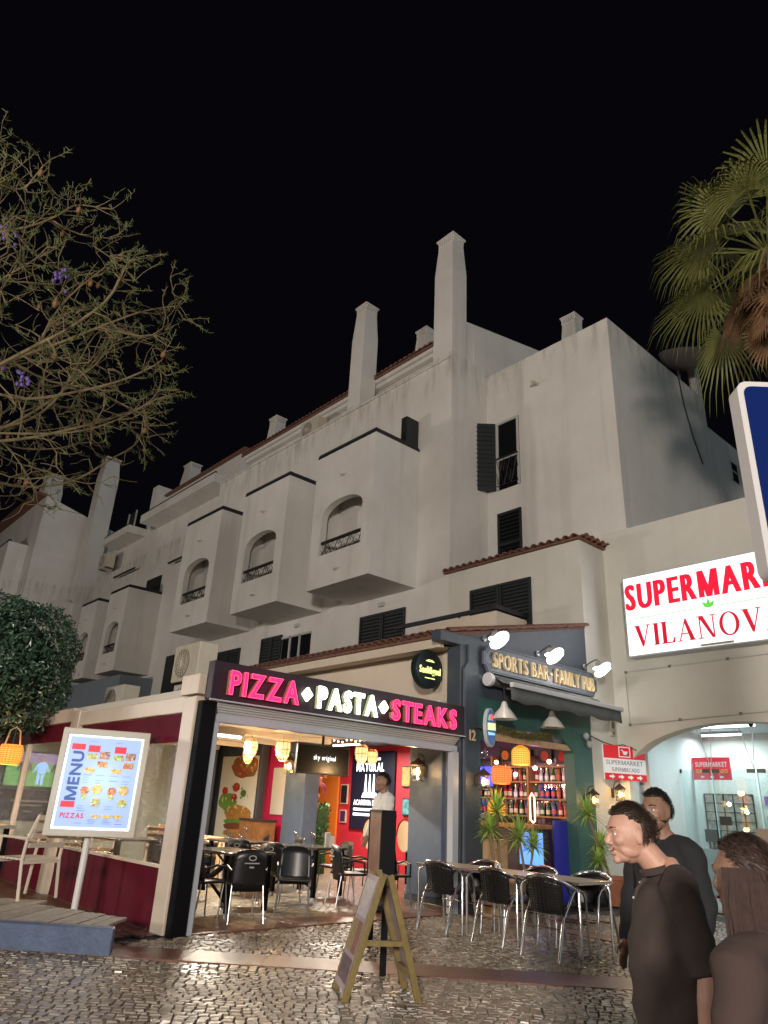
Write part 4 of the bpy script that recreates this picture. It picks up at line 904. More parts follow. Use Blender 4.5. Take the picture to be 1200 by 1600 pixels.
for x, y, w_, lb in ((-6.6, 15.5, 1.3, 'bright tube light on the supermarket porch ceiling at the right edge'), (-7.3, 17.0, .9, 'tube light deep inside the supermarket above the red hanging board'), (-4.5, 16.9, 1.2, 'tube light deep in the supermarket beyond the right edge')):
    t = thing('tube_light', lb, 'light', (x, y, 3.35)); sub(t, MB().box((x-w_/2, y-.05, 3.37), (x+w_/2, y+.05, 3.42)), 'housing', greyplastic); sub(t, MB().lathe([(.02, -w_/2), (.02, w_/2)], (x, y, 3.345), 8, Matrix.Rotation(PI/2, 3, 'Y')), 'tube', tubem)
    lamp('tube_lamp', (x, y, 3.30), 40, (.66, .90, 1.0), .1, t, 'AREA', w_, sizey=.12)
hs = thing('hanging_sign', 'red and white hanging supermarket board with arrows inside the glass doors', 'sign', (-7.6, 16.9, 2.3))
sub(hs, MB().box((-8.0, 16.9, 2.38), (-7.15, 16.94, 2.86)), 'board', glow('board_red', (.8, .03, .06), .25, (.6, .03, .05)))
FY = lambda x, y, z: ((x, y, z), (1, 0, 0), (0, 0, 1), (0, -1, 0))
letters('SUPERMARKET', FY(-7.93, 16.895, 2.66), .10, mat('print_white', (.8, .8, .8), .5), hs, width=.72, bold=.02, depth=.004, joined='lettering')
letters('SUPERMERCADO', FY(-7.93, 16.895, 2.53), .07, mat('print_yellow', (.8, .6, .05), .5), hs, width=.72, bold=.02, depth=.004, joined='small_lettering')
def arrow(x, z, s, d=1): return [(x-d*s, z-.3*s), (x, z-.3*s), (x, z-.7*s), (x+d*s, z), (x, z+.7*s), (x, z+.3*s), (x-d*s, z+.3*s)]
for k in range(3): sub(hs, MB().plate(arrow(-7.8+k*.22, 2.44, .045, -1), [], .004, YF(16.894)), 'arrow', 'print_white')
rk = thing('notice_rack', 'black wire rack with rows of pale cards inside the supermarket', 'rack', (-7.5, 17.3, .8))
m = MB()
for k in range(7): m.box((-8.0, 17.28, .95+k*.19), (-6.9, 17.31, .965+k*.19))
for k in range(6): m.box((-8.0+k*.215, 17.275, .95), (-7.985+k*.215, 17.305, 2.1))
sub(rk, m, 'wire_frame', iron); sub(rk, MB().box((-8.0, 17.315, .95), (-6.9, 17.33, 2.1)), 'cards', mat('card', (.55, .52, .46), .7, noise=.5, nscale=12))
sf = thing('shop_shelf', 'stocked white shelves of packets deep inside the supermarket', 'shelves', (-5.8, 17.4, 0)); sr = random.Random(44)
for z in (.5, .95, 1.4, 1.85): sub(sf, MB().box((-6.7, 17.22, z), (-4.2, 17.58, z+.03)), 'shelf', greyplastic)
for z in (.53, .98, 1.43, 1.88):
    x = -6.66
    while x < -4.3:
        w_ = sr.uniform(.08, .16); h_ = sr.uniform(.16, .32); sub(sf, MB().box((x, 17.26, z), (x+w_-.015, 17.5, z+h_)), 'packet', mat('packet%d' % sr.randrange(6), ((.5, .06, .05), (.55, .4, .08), (.08, .2, .4), (.1, .3, .1), (.55, .52, .5), (.3, .12, .3))[len(MATS) % 6], .5)); x += w_
tl_ = thing('checkout_desk', 'grey checkout desk with dark screen inside the supermarket', 'counter', (-7.6, 16.9, 0)); sub(tl_, MB().box((-8.1, 16.7, .02), (-7.3, 17.1, .95)), 'desk', mat('desk_grey', (.25, .28, .30), .5)); sub(tl_, MB().box((-7.85, 16.8, 1.1), (-7.5, 16.84, 1.35)).box((-7.7, 16.81, .95), (-7.65, 16.83, 1.1)), 'screen', iron)
pst = thing('poster', 'dark small poster on the supermarket glass beside the man', 'poster', (-6.2, 16.27, 1.5)); sub(pst, MB().box((-7.25, 16.27, 1.45), (-7.0, 16.28, 1.62)), 'sheet', iron)
# lit box sign
LS = thing('supermarket_sign', 'big white lit box sign with red supermarket and vilanova lettering', 'sign', (-4.5, 14.1, 4.6))
sub(LS, MB().box((-7.73, 13.955, 4.66), (-1.4, 14.27, 6.43)), 'box', mat('sign_side', (.42, .45, .47), .5))
sub(LS, MB().box((-7.70, 13.946, 4.69), (-1.43, 13.954, 6.40)), 'lit_face', glow('sign_face', (.86, .95, 1.0), 1.02, (.8, .8, .8)))
mm = MB()
for k in range(3):
    z = 6.30-k*.56; mm.tube([(-7.737, 14.02, z), (-7.737, 14.02, z-.42), (-7.737, 14.10, z-.5), (-7.737, 14.19, z-.42), (-7.737, 14.19, z)], .008, 4)
sub(LS, mm, 'side_ornament', acdark)
red_l = mat('sign_red', (.55, .004, .02), .5, emit=(.62, .004, .03), estr=1.0); red_d = mat('sign_dark_red', (.40, .004, .02), .5, emit=(.45, .003, .02), estr=1.0)
letters('SUPERMARKET', FY(-7.66, 13.941, 5.68), .56, red_l, LS, width=3.84, bold=.008, depth=.008, gap=.20, strike=(-.028, .028, -.014, .014))
def serif(ch, x, z, h, mb):
    """roman capital built from strokes, each a hair in front of the last; returns its width"""
    q = [0]
    def st(P): q[0] += 1; mb.plate([(x+a*h, z+b*h) for a, b in P], [], .004, YF(13.938-.0004*q[0]))
    T, t = .19, .06
    if ch == 'I': st([(.06, 0), (.06+T, 0), (.06+T, 1), (.06, 1)]); st([(0, 0), (.27, 0), (.27, .05), (0, .05)]); st([(0, .95), (.27, .95), (.27, 1), (0, 1)]); return .27
    if ch == 'L': st([(.06, 0), (.06+T, 0), (.06+T, 1), (.06, 1)]); st([(0, 0), (.60, 0), (.64, .25), (.59, .25), (.50, .055), (0, .055)]); st([(0, .95), (.29, .95), (.29, 1), (0, 1)]); return .64
    if ch == 'V': st([(.05, 1), (.05+T+.02, 1), (.48, .15), (.40, 0), (.36, 0)]); st([(.68, 1), (.74, 1), (.43, 0), (.38, 0)]); st([(0, .955), (.29, .955), (.29, 1), (0, 1)]); st([(.57, .955), (.80, .955), (.80, 1), (.57, 1)]); return .80
    if ch == 'A': st([(.76, 0), (.56, 0), (.33, .85), (.40, 1), (.43, 1)]); st([(.10, 0), (.05, 0), (.37, 1), (.42, 1)]); st([(.20, .30), (.58, .30), (.58, .35), (.20, .35)]); st([(-.02, 0), (.22, 0), (.22, .045), (-.02, .045)]); st([(.50, 0), (.80, 0), (.80, .045), (.50, .045)]); return .78
    if ch == 'N': st([(.10, 0), (.155, 0), (.155, 1), (.10, 1)]); st([(.07, 1), (.29, 1), (.74, .0), (.62, 0)]); st([(.685, 0), (.74, 0), (.74, 1), (.685, 1)]); st([(0, 0), (.26, 0), (.26, .045), (0, .045)]); st([(0, .955), (.2, .955), (.2, 1), (0, 1)]); st([(.58, .955), (.84, .955), (.84, 1), (.58, 1)]); return .84
    n = 32; o_ = [(.42+.42*math.cos(2*PI*k/n), .5+.52*math.sin(2*PI*k/n)) for k in range(n)]; i_ = [(.42+.27*math.cos(2*PI*k/n), .5+.46*math.sin(2*PI*k/n)) for k in range(n)]
    mb.plate([(x+a*h, z+b*h) for a, b in o_], [[(x+a*h, z+b*h) for a, b in i_]], .004, YF(13.938)); return .84
x = -7.54
for ch in 'VILANOVA':
    m = MB(); w_ = serif(ch, x, 4.85, .46, m); sub(LS, m, 'letter', red_d); x += (w_+.12)*.46
green_l = mat('sign_green', (.08, .45, .05), .5, emit=(.12, .55, .06), estr=.8)
for a, l in ((0, .20), (.75, .19), (-.75, .19)):
    d = (math.sin(a), math.cos(a)); nrm = (d[1], -d[0]); c0 = (-5.89, 5.45)
    sub(LS, MB().plate([(c0[0]+d[0]*l*t+nrm[0]*s_*w_, c0[1]+d[1]*l*t+nrm[1]*s_*w_) for t, s_, w_ in ((0, 1, .008), (.4, 1, .045), (1, 0, 0), (.4, -1, .045))], [], .004, YF(13.936-.001*a)), 'leaf', green_l)
sub(LS, MB().box((-7.6, 13.938, 5.465), (-6.12, 13.944, 5.478)).box((-5.66, 13.938, 5.465), (-1.6, 13.944, 5.478)), 'green_line', green_l)
sub(LS, MB().box((-6.15, 13.94, 4.70), (-5.5, 13.945, 4.74)), 'stain', mat('sign_stain', (.45, .38, .22), .7))
lamp('sign_glow', (-4.6, 13.9, 5.55), 60, (.86, .95, 1.0), .1, LS, 'AREA', 6.2, (-PI/2, 0, 0), 1.6)
# red direction board on the corner
RB = thing('direction_board', 'small red and white supermarket board with cart symbol and four arrows', 'sign', (-8.1, 13.9, 2.2))
u_ = Vector((.42, .907, 0)); n_ = Vector((.907, -.42, 0)); o_ = Vector((-8.31, 13.64, 0))
FB = lambda d: (tuple(o_+n_*d), tuple(u_), (0, 0, 1), tuple(n_))
wid = 1.0
sub(RB, MB().plate([(0, 2.20), (wid, 2.20), (wid, 2.88), (0, 2.88)], [], .04, FB(0)), 'backing', mat('board_white', (.75, .75, .75), .5, emit=(.9, .9, .9), estr=.18))
redp = mat('board_print_red', (.6, .02, .03), .5, emit=(.7, .02, .03), estr=.25)
sub(RB, MB().plate([(0, 2.62), (wid, 2.62), (wid, 2.88), (0, 2.88)], [], .004, FB(.005)), 'header', redp); sub(RB, MB().plate([(0, 2.20), (wid, 2.20), (wid, 2.33), (0, 2.33)], [], .004, FB(.005)), 'arrow_strip', redp)
for k in range(4): sub(RB, MB().plate(arrow(.17+k*.22, 2.265, .065), [], .004, FB(.010)), 'arrow', 'board_white')
sub(RB, MB().plate([(.36, 2.65), (.64, 2.65), (.64, 2.86), (.36, 2.86)], [[(.38, 2.67), (.38, 2.84), (.62, 2.84), (.62, 2.67)]], .004, FB(.010)).plate([(.42, 2.80), (.46, 2.80), (.48, 2.77), (.58, 2.77), (.55, 2.70), (.48, 2.70), (.45, 2.78), (.42, 2.78)], [], .004, FB(.011)), 'cart_symbol', 'board_white')
grey_print = mat('print_grey', (.25, .27, .3), .5)
oo = o_+n_*.007+u_*.05; letters('SUPERMARKET', ((oo.x, oo.y, 2.50), tuple(u_), (0, 0, 1), tuple(n_)), .085, grey_print, RB, width=.88, bold=.0, depth=.003, joined='lettering')
oo = oo+u_*.12; letters('SUPERMERCADO', ((oo.x, oo.y, 2.37), tuple(u_), (0, 0, 1), tuple(n_)), .075, grey_print, RB, width=.66, bold=.0, depth=.003, joined='small_lettering')
ib = thing('intercom_box', 'small cream alarm box on the white wall above the red board', 'alarm box', (-8.33, 14.0, 3.1)); sub(ib, MB().box((-8.338, 13.98, 3.08), (-8.29, 14.14, 3.42)), 'case', acm, bevel=.01); sub(ib, MB().box((-8.289, 14.01, 3.24), (-8.28, 14.11, 3.38)).box((-8.289, 14.03, 3.11), (-8.28, 14.09, 3.17)), 'panel', acdark)
cb = thing('wall_cable', 'thin dark cable sagging from the green wall to the arch', 'cable', (-8.3, 13.5, 3)); sub(cb, MB().tube([(-8.3, 13.2, 3.0), (-8.28, 13.6, 2.92), (-8.26, 14.0, 2.88), (-8.2, 14.26, 2.92), (-7.9, 14.25, 2.80)], .010, 5), 'wire', iron)

# ================================================================== BAR INTERIOR
bar = thing('bar_counter', 'dark bar counter with a glowing blue front panel and brown top', 'counter', (-9.6, 12.0, 0))
sub(bar, MB().box((-11.5, 11.72, .04), (-8.66, 12.2, 1.22)), 'body', mat('bar_dark', (.03, .018, .02), .4)); sub(bar, MB().box((-11.55, 11.62, 1.22), (-8.62, 12.3, 1.30)), 'counter_top', wood, bevel=.01)
bluep = sub(bar, MB().box((-9.02, 11.69, .62), (-8.5, 11.715, 1.16)), 'blue_panel', glow('bar_blue', (.10, .38, 1.0), 1.1, (.1, .2, .4)))
lamp('bar_blue_light', (-8.75, 11.55, .9), 7, (.12, .35, 1), .2, bar)
sub(bar, MB().box((-8.62, 12.2, 0), (-8.585, 13.1, 1.38)), 'blue_lit_curtain', glow('curtain_blue_glow', (.02, .03, .5), .14, (.03, .03, .22)))  # blue light on the curtain is put in as a faint glow of its material
sh_ = thing('bar_shelves', 'mirrored back bar shelves behind the counter', 'shelves', (-10, 13, 0))
for z in (1.42, 1.75, 2.08, 2.38): sub(sh_, MB().box((-11.6, 12.86, z), (-8.66, 13.1, z+.03)), 'shelf', wood)
sub(sh_, MB().box((-11.6, 13.105, 1.3), (-8.66, 13.115, 2.6)), 'mirror', mat('bar_mirror', (.5, .35, .5), .08, metal=1.0))
for k in range(4): sub(sh_, MB().box((-11.6+k*.96, 12.84, 1.3), (-11.55+k*.96, 13.1, 2.62)), 'upright', wood)
br_ = random.Random(21); bcol = [mat('bottle_green', (.02, .12, .04), .12), mat('bottle_amber', (.35, .12, .02), .12), mat('bottle_clear', (.5, .5, .55), .08), mat('bottle_red', (.4, .02, .03), .12), mat('bottle_blue', (.03, .08, .4), .12)]
capm = mat('bottle_cap', (.5, .4, .15), .3, metal=.8); bprot = []
for k in range(5):
    t = thing('bottle', 'spirit bottle standing on the back bar shelves', 'bottle', (0, 0, -50), group='bottles on the back bar shelves', local=True)
    h = (.26, .30, .24, .28, .31)[k]; sub(t, MB().lathe([(.038, 0), (.04, .01), (.04, h*.55), (.016, h*.75), (.014, h)], n=12), 'glass_body', bcol[k], smooth=True); sub(t, MB().lathe([(.017, h), (.017, h+.025)], n=10), 'cap', capm); sub(t, MB().lathe([(.0405, h*.15), (.0405, h*.45)], n=12, cap=False), 'paper_label', mat('label_paper%d' % (k % 3), ((.7, .65, .5), (.6, .1, .08), (.75, .75, .72))[k % 3], .6)); bprot.append(t)
first = [True]*5; ORD = 'first second third fourth fifth sixth seventh eighth ninth tenth eleventh twelfth thirteenth fourteenth fifteenth sixteenth seventeenth eighteenth nineteenth twentieth'.split()
for z in (1.45, 1.78, 2.11):
    for i in range(20):
        x = -11.45+i*.138+br_.uniform(-.02, .02); k = br_.randrange(5); loc = (x, 12.97, z)
        if abs((x+11.6) % .96) < .07: continue
        lb = '%s bottle, %s from the left on the %s back bar shelf' % (('green', 'amber', 'clear', 'red', 'blue')[k], ORD[i], {1.45: 'bottom', 1.78: 'middle', 2.11: 'top'}[z])
        if first[k]: bprot[k].location = loc; bprot[k]['label'] = lb; first[k] = False
        else: dup(bprot[k], loc, 0, lb)
for k, x in enumerate((-11.2, -10.7, -10.2, -9.7, -9.2, -8.85)):
    t = thing('bar_bulb', '%s small warm bulb from the left hanging in front of the bar shelves' % ('first', 'second', 'third', 'fourth', 'fifth', 'sixth')[k], 'light', (x, 12.5, 2.4), group='bulbs over the bar'); z = 2.22+.12*(k % 3)
    sub(t, MB().ell((x, 12.5, z), .045, 12, 8), 'bulb', glow('bar_bulb_glow', (1, .72, .38), 9.0), smooth=True); sub(t, MB().tube([(x, 12.5, z+.04), (x, 12.5, 2.94)], .005, 5), 'cord', iron)
    if k % 2 == 0: lamp('bulb_light', (x, 12.4, z), 9, ((.55, .25, 1), (1, .5, .3), (.75, .3, .9))[k//2], .05, t)
for k, (x, z, w_, h_) in enumerate(((-9.35, 2.62, .34, .26), (-8.9, 2.6, .34, .28), (-9.85, 2.62, .3, .26), (-10.4, 2.65, .36, .24))):
    t = thing('framed_picture', ('dark framed football crest left of the round badge over the bar', 'dark framed round red badge at the right end over the bar', 'small framed dark print over the bar shelves', 'framed print above the blue bar screen')[k], 'picture', (x, 13.08, z))
    sub(t, MB().box((x-w_/2, 13.05, z-h_/2), (x+w_/2, 13.10, z+h_/2)), 'frame', iron); sub(t, MB().lathe([(.10, 0), (.10, .006)], (x, 13.048, z), 18, Matrix.Rotation(PI/2, 3, 'X')), 'badge', (redm, 'bottle_red', 'sign_grey', orange)[k] if k != 1 else bcol[3])
t = thing('neon_loop', 'glowing warm neon loop standing on the bar shelf', 'neon light', (-9.2, 12.8, 1.33)); sub(t, MB().tube([(-9.28, 12.4, 1.36), (-9.28, 12.4, 1.78), (-9.23, 12.4, 1.86), (-9.17, 12.4, 1.78), (-9.17, 12.4, 1.36), (-9.21, 12.4, 1.31), (-9.26, 12.4, 1.36)], .014, 8), 'tube', glow('neon_warm', (1, .75, .35), 4.5)); sub(t, MB().box((-9.31, 12.36, 1.30), (-9.14, 12.44, 1.315)), 'base', iron)
t = thing('bar_screen', 'blue lit screen on the bar wall behind the orange pendant', 'screen', (-11, 12.9, 2)); sub(t, MB().box((-11.35, 12.78, 1.98), (-10.5, 12.83, 2.42)), 'case', iron); sub(t, MB().box((-11.32, 12.772, 2.0), (-10.53, 12.779, 2.40)), 'picture', mat('screen_blue', (.02, .03, .2), .4, emit=(.05, .08, .9), estr=1.2, noise=.9, nscale=9)); lamp('screen_light', (-10.9, 12.6, 2.2), 5, (.1, .15, 1), .2, t)
# wicker pendants
def wicker(x, y, z, r, h, label, col=(1, .42, .08), s=4.5, power=8, dome=True):
    t = thing('wicker_pendant', label, 'lamp', (x, y, z), group='wicker pendant lamps'); cg = MB(); nz = 9
    rr = lambda a: r*(1.0 if a < .62 else math.sqrt(max(0.02, 1-((a-.62)/.40)**2))) if dome else r*(1-.18*abs(2*a-1)**3)
    for j in range(nz+1): a = j/nz; cg.tube([(x+rr(a)*math.cos(2*PI*k/18), y+rr(a)*math.sin(2*PI*k/18), z+h*a) for k in range(18)], .007, 4, closed=True)
    for k in range(22): b_ = 2*PI*k/22; cg.tube([(x+rr(j/8)*math.cos(b_), y+rr(j/8)*math.sin(b_), z+h*j/8) for j in range(9)], .006, 4)
    sub(t, cg, 'wicker_cage', mat('wicker_%.2f' % col[1], (.45, .22, .06), .6, emit=col, estr=.55))
    sub(t, MB().lathe([(rr(0)*.93, z), (rr(.3)*.93, z+h*.3), (rr(.6)*.93, z+h*.6), (rr(.85)*.93, z+h*.85)], (x, y, 0), 18, cap=False), 'liner', glow('wicker_liner_%.2f' % col[1], col, 1.5, (.6, .35, .15)))
    sub(t, MB().ell((x, y, z+h*.5), .04, 10, 8), 'bulb', glow('wicker_bulb', (1, .75, .4), 12)); sub(t, MB().tube([(x, y, z+h), (x, y, z+h+.35)], .008, 5), 'cord', iron)
    lamp('pendant_light', (x, y, z-.05), power, (1, .55, .22), .08, t); return t
wicker(-8.75, 11.45, 2.33, .17, .34, 'tall dome shaped yellow wicker pendant in the pub doorway', (1, .40, .04))
wicker(-8.9, 11.05, 1.97, .19, .30, 'round orange red wicker pendant in the pub doorway', (1, .16, .03), dome=False)
wicker(-8.95, 10.95, 1.42, .16, .26, 'low yellow glowing wicker lamp behind the yucca leaves', (1, .45, .03), power=6)
wl = wicker(-13.3, 3.70, 1.83, .19, .30, 'orange wicker lantern hanging under the clipped tree', (1, .33, .03), power=22, dome=False)
sub(wl, MB().tube([(-13.3, 3.58, 2.13), (-13.3, 3.62, 2.36), (-13.3, 3.7, 2.42), (-13.3, 3.78, 2.36), (-13.3, 3.82, 2.13)], .014, 6), 'handle', woodlight)
db = thing('glass_globe', 'clear round glass globe hanging at the left of the doorway', 'globe', (-8.8, 10.2, 2.35)); sub(db, MB().ell((-8.7, 10.25, 2.45), .11, 18, 12), 'globe', glass('globe_glass', (.85, .8, .9), .3, .03), smooth=True); sub(db, MB().tube([(-8.7, 10.25, 2.56), (-8.7, 10.25, 2.9)], .005, 5), 'cord', iron)

# ================================================================== RESTAURANT INTERIOR
tubew = glow('warm_tube', (1, .98, .9), 10.0)
t = thing('tube_light', 'white tube light under the terrace roof at the left of the opening', 'light', (-12, 6.7, 2.55)); sub(t, MB().box((-12.05, 6.2, 2.56), (-11.95, 7.3, 2.60)), 'housing', greyplastic); sub(t, MB().lathe([(.022, 0), (.022, 1.0)], (-12, 6.25, 2.535), 8, Matrix.Rotation(-PI/2, 3, 'X')), 'tube', tubew); lamp('tube_lamp', (-12, 6.75, 2.50), 300, (1, .90, .74), .1, t, 'AREA', .12, sizey=1.0)
t = thing('tube_light', 'tube light far inside the restaurant above the counter', 'light', (-14.2, 11.6, 2.8)); sub(t, MB().box((-14.7, 11.55, 2.86), (-13.7, 11.65, 2.94)), 'housing', greyplastic); sub(t, MB().box((-14.7, 11.57, 2.83), (-13.7, 11.63, 2.855)), 'tube', tubew); lamp('tube_lamp', (-14.2, 11.6, 2.80), 260, (1, .88, .75), .1, t, 'AREA', 1.0, sizey=.12)
def caged(x, y, z, label, s=1.0, power=42, top=2.6):
    t = thing('caged_pendant', label, 'lamp', (x, y, z), group='caged pendant lamps in the restaurant'); cg = MB(); n = 10
    P = [(.055, .26), (.12, .20), (.13, .08), (.09, -.04), (.05, -.09)]
    for k in range(n): a = 2*PI*k/n; cg.tube([(x+r_*s*math.cos(a), y+r_*s*math.sin(a), z+h_*s) for r_, h_ in P], .006, 4)
    for r_, h_ in P[1:]: cg.tube([(x+r_*s*math.cos(2*PI*k/14), y+r_*s*math.sin(2*PI*k/14), z+h_*s) for k in range(14)], .006, 4, closed=True)
    sub(t, cg, 'cage', woodlight); sub(t, MB().lathe([(.105*s, -.02*s), (.118*s, .08*s), (.11*s, .19*s)], (x, y, z), 16, cap=False), 'liner', glow('cage_liner', (1, .66, .28), 1.3, (.7, .5, .3)))
    sub(t, MB().ell((x, y, z+.07*s), (.045*s, .045*s, .06*s), 10, 8), 'bulb', glow('cage_bulb', (1, .72, .36), 12), smooth=True); sub(t, MB().tube([(x, y, z+.26*s), (x, y, top)], .006, 5), 'cord', iron); lamp('pendant_light', (x, y, z-.12*s), power, (1, .66, .34), .08, t)
caged(-12.0, 7.5, 2.30, 'caged pendant lamp nearest the white tube light'); caged(-11.6, 7.95, 2.28, 'wide caged pendant lamp left of the television', 1.15)
caged(-11.2, 9.55, 2.33, 'flat topped caged pendant right of the television', 1.05, top=2.9); caged(-10.4, 10.4, 2.40, 'caged pendant lamp hanging beside the blue panelled pillar', 1.15, top=2.9)
caged(-14.6, 6.2, 2.0, 'small lantern glowing by the left wall of the terrace', .9, 20)
caged(-13.6, 7.0, 2.32, 'added caged pendant lamp over the wooden table', 1.0, 30); caged(-12.4, 10.9, 2.40, 'added caged pendant lamp far back before the drinks poster', .95, 26, top=2.9); caged(-14.0, 8.7, 2.30, 'added caged pendant lamp by the magenta partition', .95, 26)  # extra pendants added to brighten the restaurant
fls = thing('string_lights', 'string of small warm bulbs along the back of the restaurant ceiling', 'lights', (-13, 10.2, 2.8)); sub(fls, MB().tube([(-13.1+.15*q, 10.3, 2.86-.05*math.sin(q*.9)**2) for q in range(21)], .006, 4), 'wire', iron)
for q in range(20): sub(fls, MB().ell((-13.05+.15*q, 10.3, 2.80-.05*math.sin(q*.9)**2), .022, 8, 6), 'bulb', glow('string_bulb', (1, .7, .35), 6))
for q, (x, z, w_, h_, cl) in enumerate(((-13.5, 2.2, .4, .5, (.5, .35, .1)), (-13.4, 1.5, .5, .4, (.1, .3, .35)), (-12.9, 1.55, .35, .45, (.55, .5, .45)))):
    t = thing('wall_picture', ('yellow framed picture right of the drinks poster', 'teal framed picture low on the red back wall', 'pale framed picture low on the red back wall')[q], 'picture', (x, 13.08, z)); sub(t, MB().box((x-w_/2, 13.05, z-h_/2), (x+w_/2, 13.095, z+h_/2)), 'frame', iron); sub(t, MB().box((x-w_/2+.03, 13.04, z-h_/2+.03), (x+w_/2-.03, 13.048, z+h_/2-.03)), 'sheet', mat('art%d' % q, cl, .5, noise=.7, nscale=14))
sp2 = thing('bar_stool', 'tall dark bar stool beside the blue panelled pillar', 'stool', (-10.4, 10.6, 0)); sub(sp2, MB().lathe([(.17, .74), (.18, .77), (.16, .80)], (-10.4, 10.6, 0), 18), 'seat', wood)
for q in range(4): a = PI/4+q*PI/2; sub(sp2, MB().tube([(-10.4+.12*math.cos(a), 10.6+.12*math.sin(a), .74), (-10.4+.21*math.cos(a), 10.6+.21*math.sin(a), 0)], .014, 6), 'leg', iron)
tv = thing('television', 'black hanging television showing sky original in white', 'television', (-10.7, 8.3, 1.95)); sub(tv, MB().box((-10.86, 7.72, 1.95), (-10.80, 8.92, 2.46)), 'case', blackp, bevel=.008); sub(tv, MB().box((-10.799, 7.75, 1.98), (-10.796, 8.89, 2.43)), 'screen', mat('tv_dark', (.008, .008, .01), .25))
letters('sky original', FS(-10.79, 8.08, 2.20), .085, glow('tv_text', (.8, .92, 1), 2.2), tv, width=.50, bold=.0, depth=.003, gap=.16, joined='caption'); sub(tv, MB().tube([(-10.84, 8.3, 2.46), (-10.84, 8.3, 2.7)], .025, 8), 'mount', iron)
# big food poster built as flat print
po = thing('food_poster', 'tall food poster with pizza, salad and a burger on the left wall', 'poster', (-15.9, 9.68, .7)); FP = lambda d: YF(9.692-d)
sub(po, MB().plate([(-16.75, .62), (-15.1, .62), (-15.1, 2.46), (-16.75, 2.46)], [], .012, FP(0)), 'sheet', mat('poster_white', (.75, .74, .68), .5))
def blob(cx, cz, rx, rz, n=22, j=.08, seed=0):
    r_ = random.Random(seed); return [(min(-15.11, max(-16.74, cx+rx*(1+r_.uniform(-j, j))*math.cos(2*PI*k/n))), min(2.45, max(.63, cz+rz*(1+r_.uniform(-j, j))*math.sin(2*PI*k/n)))) for k in range(n)]
for k, (cx, cz, rx, rz, nm, cl) in enumerate(((-15.65, 2.22, .62, .26, 'pizza_print', (.45, .12, .05)), (-15.5, 2.25, .4, .16, 'pizza_print', (.6, .25, .08)), (-16.3, 1.42, .42, .20, 'lettuce_print', (.18, .42, .06)), (-15.95, 1.75, .16, .10, 'tomato_print', (.6, .03, .02)), (-16.45, 1.66, .13, .09, 'tomato_print', (.6, .04, .02)), (-15.6, 1.62, .12, .08, 'leaf_print', (.06, .25, .04)), (-16.0, 1.52, .14, .08, 'tomato_print', (.5, .04, .03)), (-15.75, 1.16, .58, .20, 'bun_print', (.55, .26, .06)), (-15.75, .98, .62, .07, 'lettuce_print', (.14, .36, .05)), (-15.75, .88, .58, .09, 'patty_print', (.22, .06, .03)), (-15.75, .74, .55, .09, 'bun_print', (.5, .24, .07)))):
    sub(po, MB().plate(blob(cx, cz, rx, rz, seed=k), [], .002, FP(.003+.0022*k)), nm, mat('print_%.2f_%.2f_%.2f' % cl, cl, .5, noise=.5, nscale=22))
tp = {'r': MB(), 'g': MB(), 'c': MB()}; tr_ = random.Random(17)
for q in range(60):
    cx, cz = (tr_.uniform(-16.1, -15.15), tr_.uniform(2.02, 2.42)) if q < 34 else (tr_.uniform(-16.2, -15.3), tr_.uniform(1.2, 1.32)) if q < 46 else (tr_.uniform(-16.65, -15.3), tr_.uniform(1.4, 1.8))
    tp['c' if 34 <= q < 46 else tr_.choice('rgc')].plate(blob(cx, cz, tr_.uniform(.02, .06 if q < 34 else .035), tr_.uniform(.015, .04), 9, .25, q), [], .002, FP(.030+.0003*q))
for kk, cl in (('r', (.5, .05, .03)), ('g', (.08, .28, .05)), ('c', (.72, .55, .25))): tag(sub(po, tp[kk], 'topping_print', mat('topping_'+kk, cl, .5)), kind='stuff')
# wall pieces behind
sub(PB, MB().box((-15.0, 9.95, 0), (-13.97, 9.99, 2.9)), 'partition', magenta); wfr = thing('wall_board', 'white notice board on the magenta partition', 'board', (-14.5, 9.9, 1)); sub(wfr, MB().box((-14.75, 9.91, 1.2), (-14.2, 9.945, 2.2)), 'panel', mat('board_pale', (.6, .58, .56), .6))
ctr = thing('side_counter', 'small counter with white box front beside the blue pillar', 'counter', (-14.5, 9.5, 0)); sub(ctr, MB().box((-15.0, 9.3, 0), (-14.1, 9.66, 1.05)), 'body', wood); sub(ctr, MB().box((-15.02, 9.28, 1.05), (-14.08, 9.68, 1.10)), 'top', mat('counter_top_dark', (.05, .03, .03), .3))
NP = thing('drinks_poster', 'black lit drinks poster with white word natural and bottle shapes', 'poster', (-14.8, 13.05, .9)); sub(NP, MB().box((-15.65, 13.04, .92), (-13.95, 13.09, 2.82)), 'panel', mat('poster_navy', (.010, .012, .025), .35)); wp = glow('poster_text', (.8, .95, 1), 1.6)
letters('NATURAL', FY(-15.45, 13.035, 2.33), .20, wp, NP, width=1.1, bold=.03, depth=.003, joined='line_two'); letters('ACADEMIA DE', FY(-15.5, 13.035, 1.50), .12, wp, NP, width=.9, bold=.03, depth=.003, joined='line_three'); sub(NP, MB().box((-15.5, 13.035, 1.36), (-14.75, 13.039, 1.42)).box((-15.5, 13.035, 1.24), (-14.85, 13.039, 1.30)).box((-14.95, 13.035, 2.60), (-14.5, 13.039, 2.66)), 'small_print', wp)
for k in range(3): sub(NP, MB().plate([(-15.1+k*.16, 1.82), (-15.0+k*.16, 1.82), (-15.02+k*.16, 2.08), (-15.03+k*.16, 2.25), (-15.07+k*.16, 2.25), (-15.08+k*.16, 2.08)], [], .004, YF(13.036)), 'bottle_shape', wp)
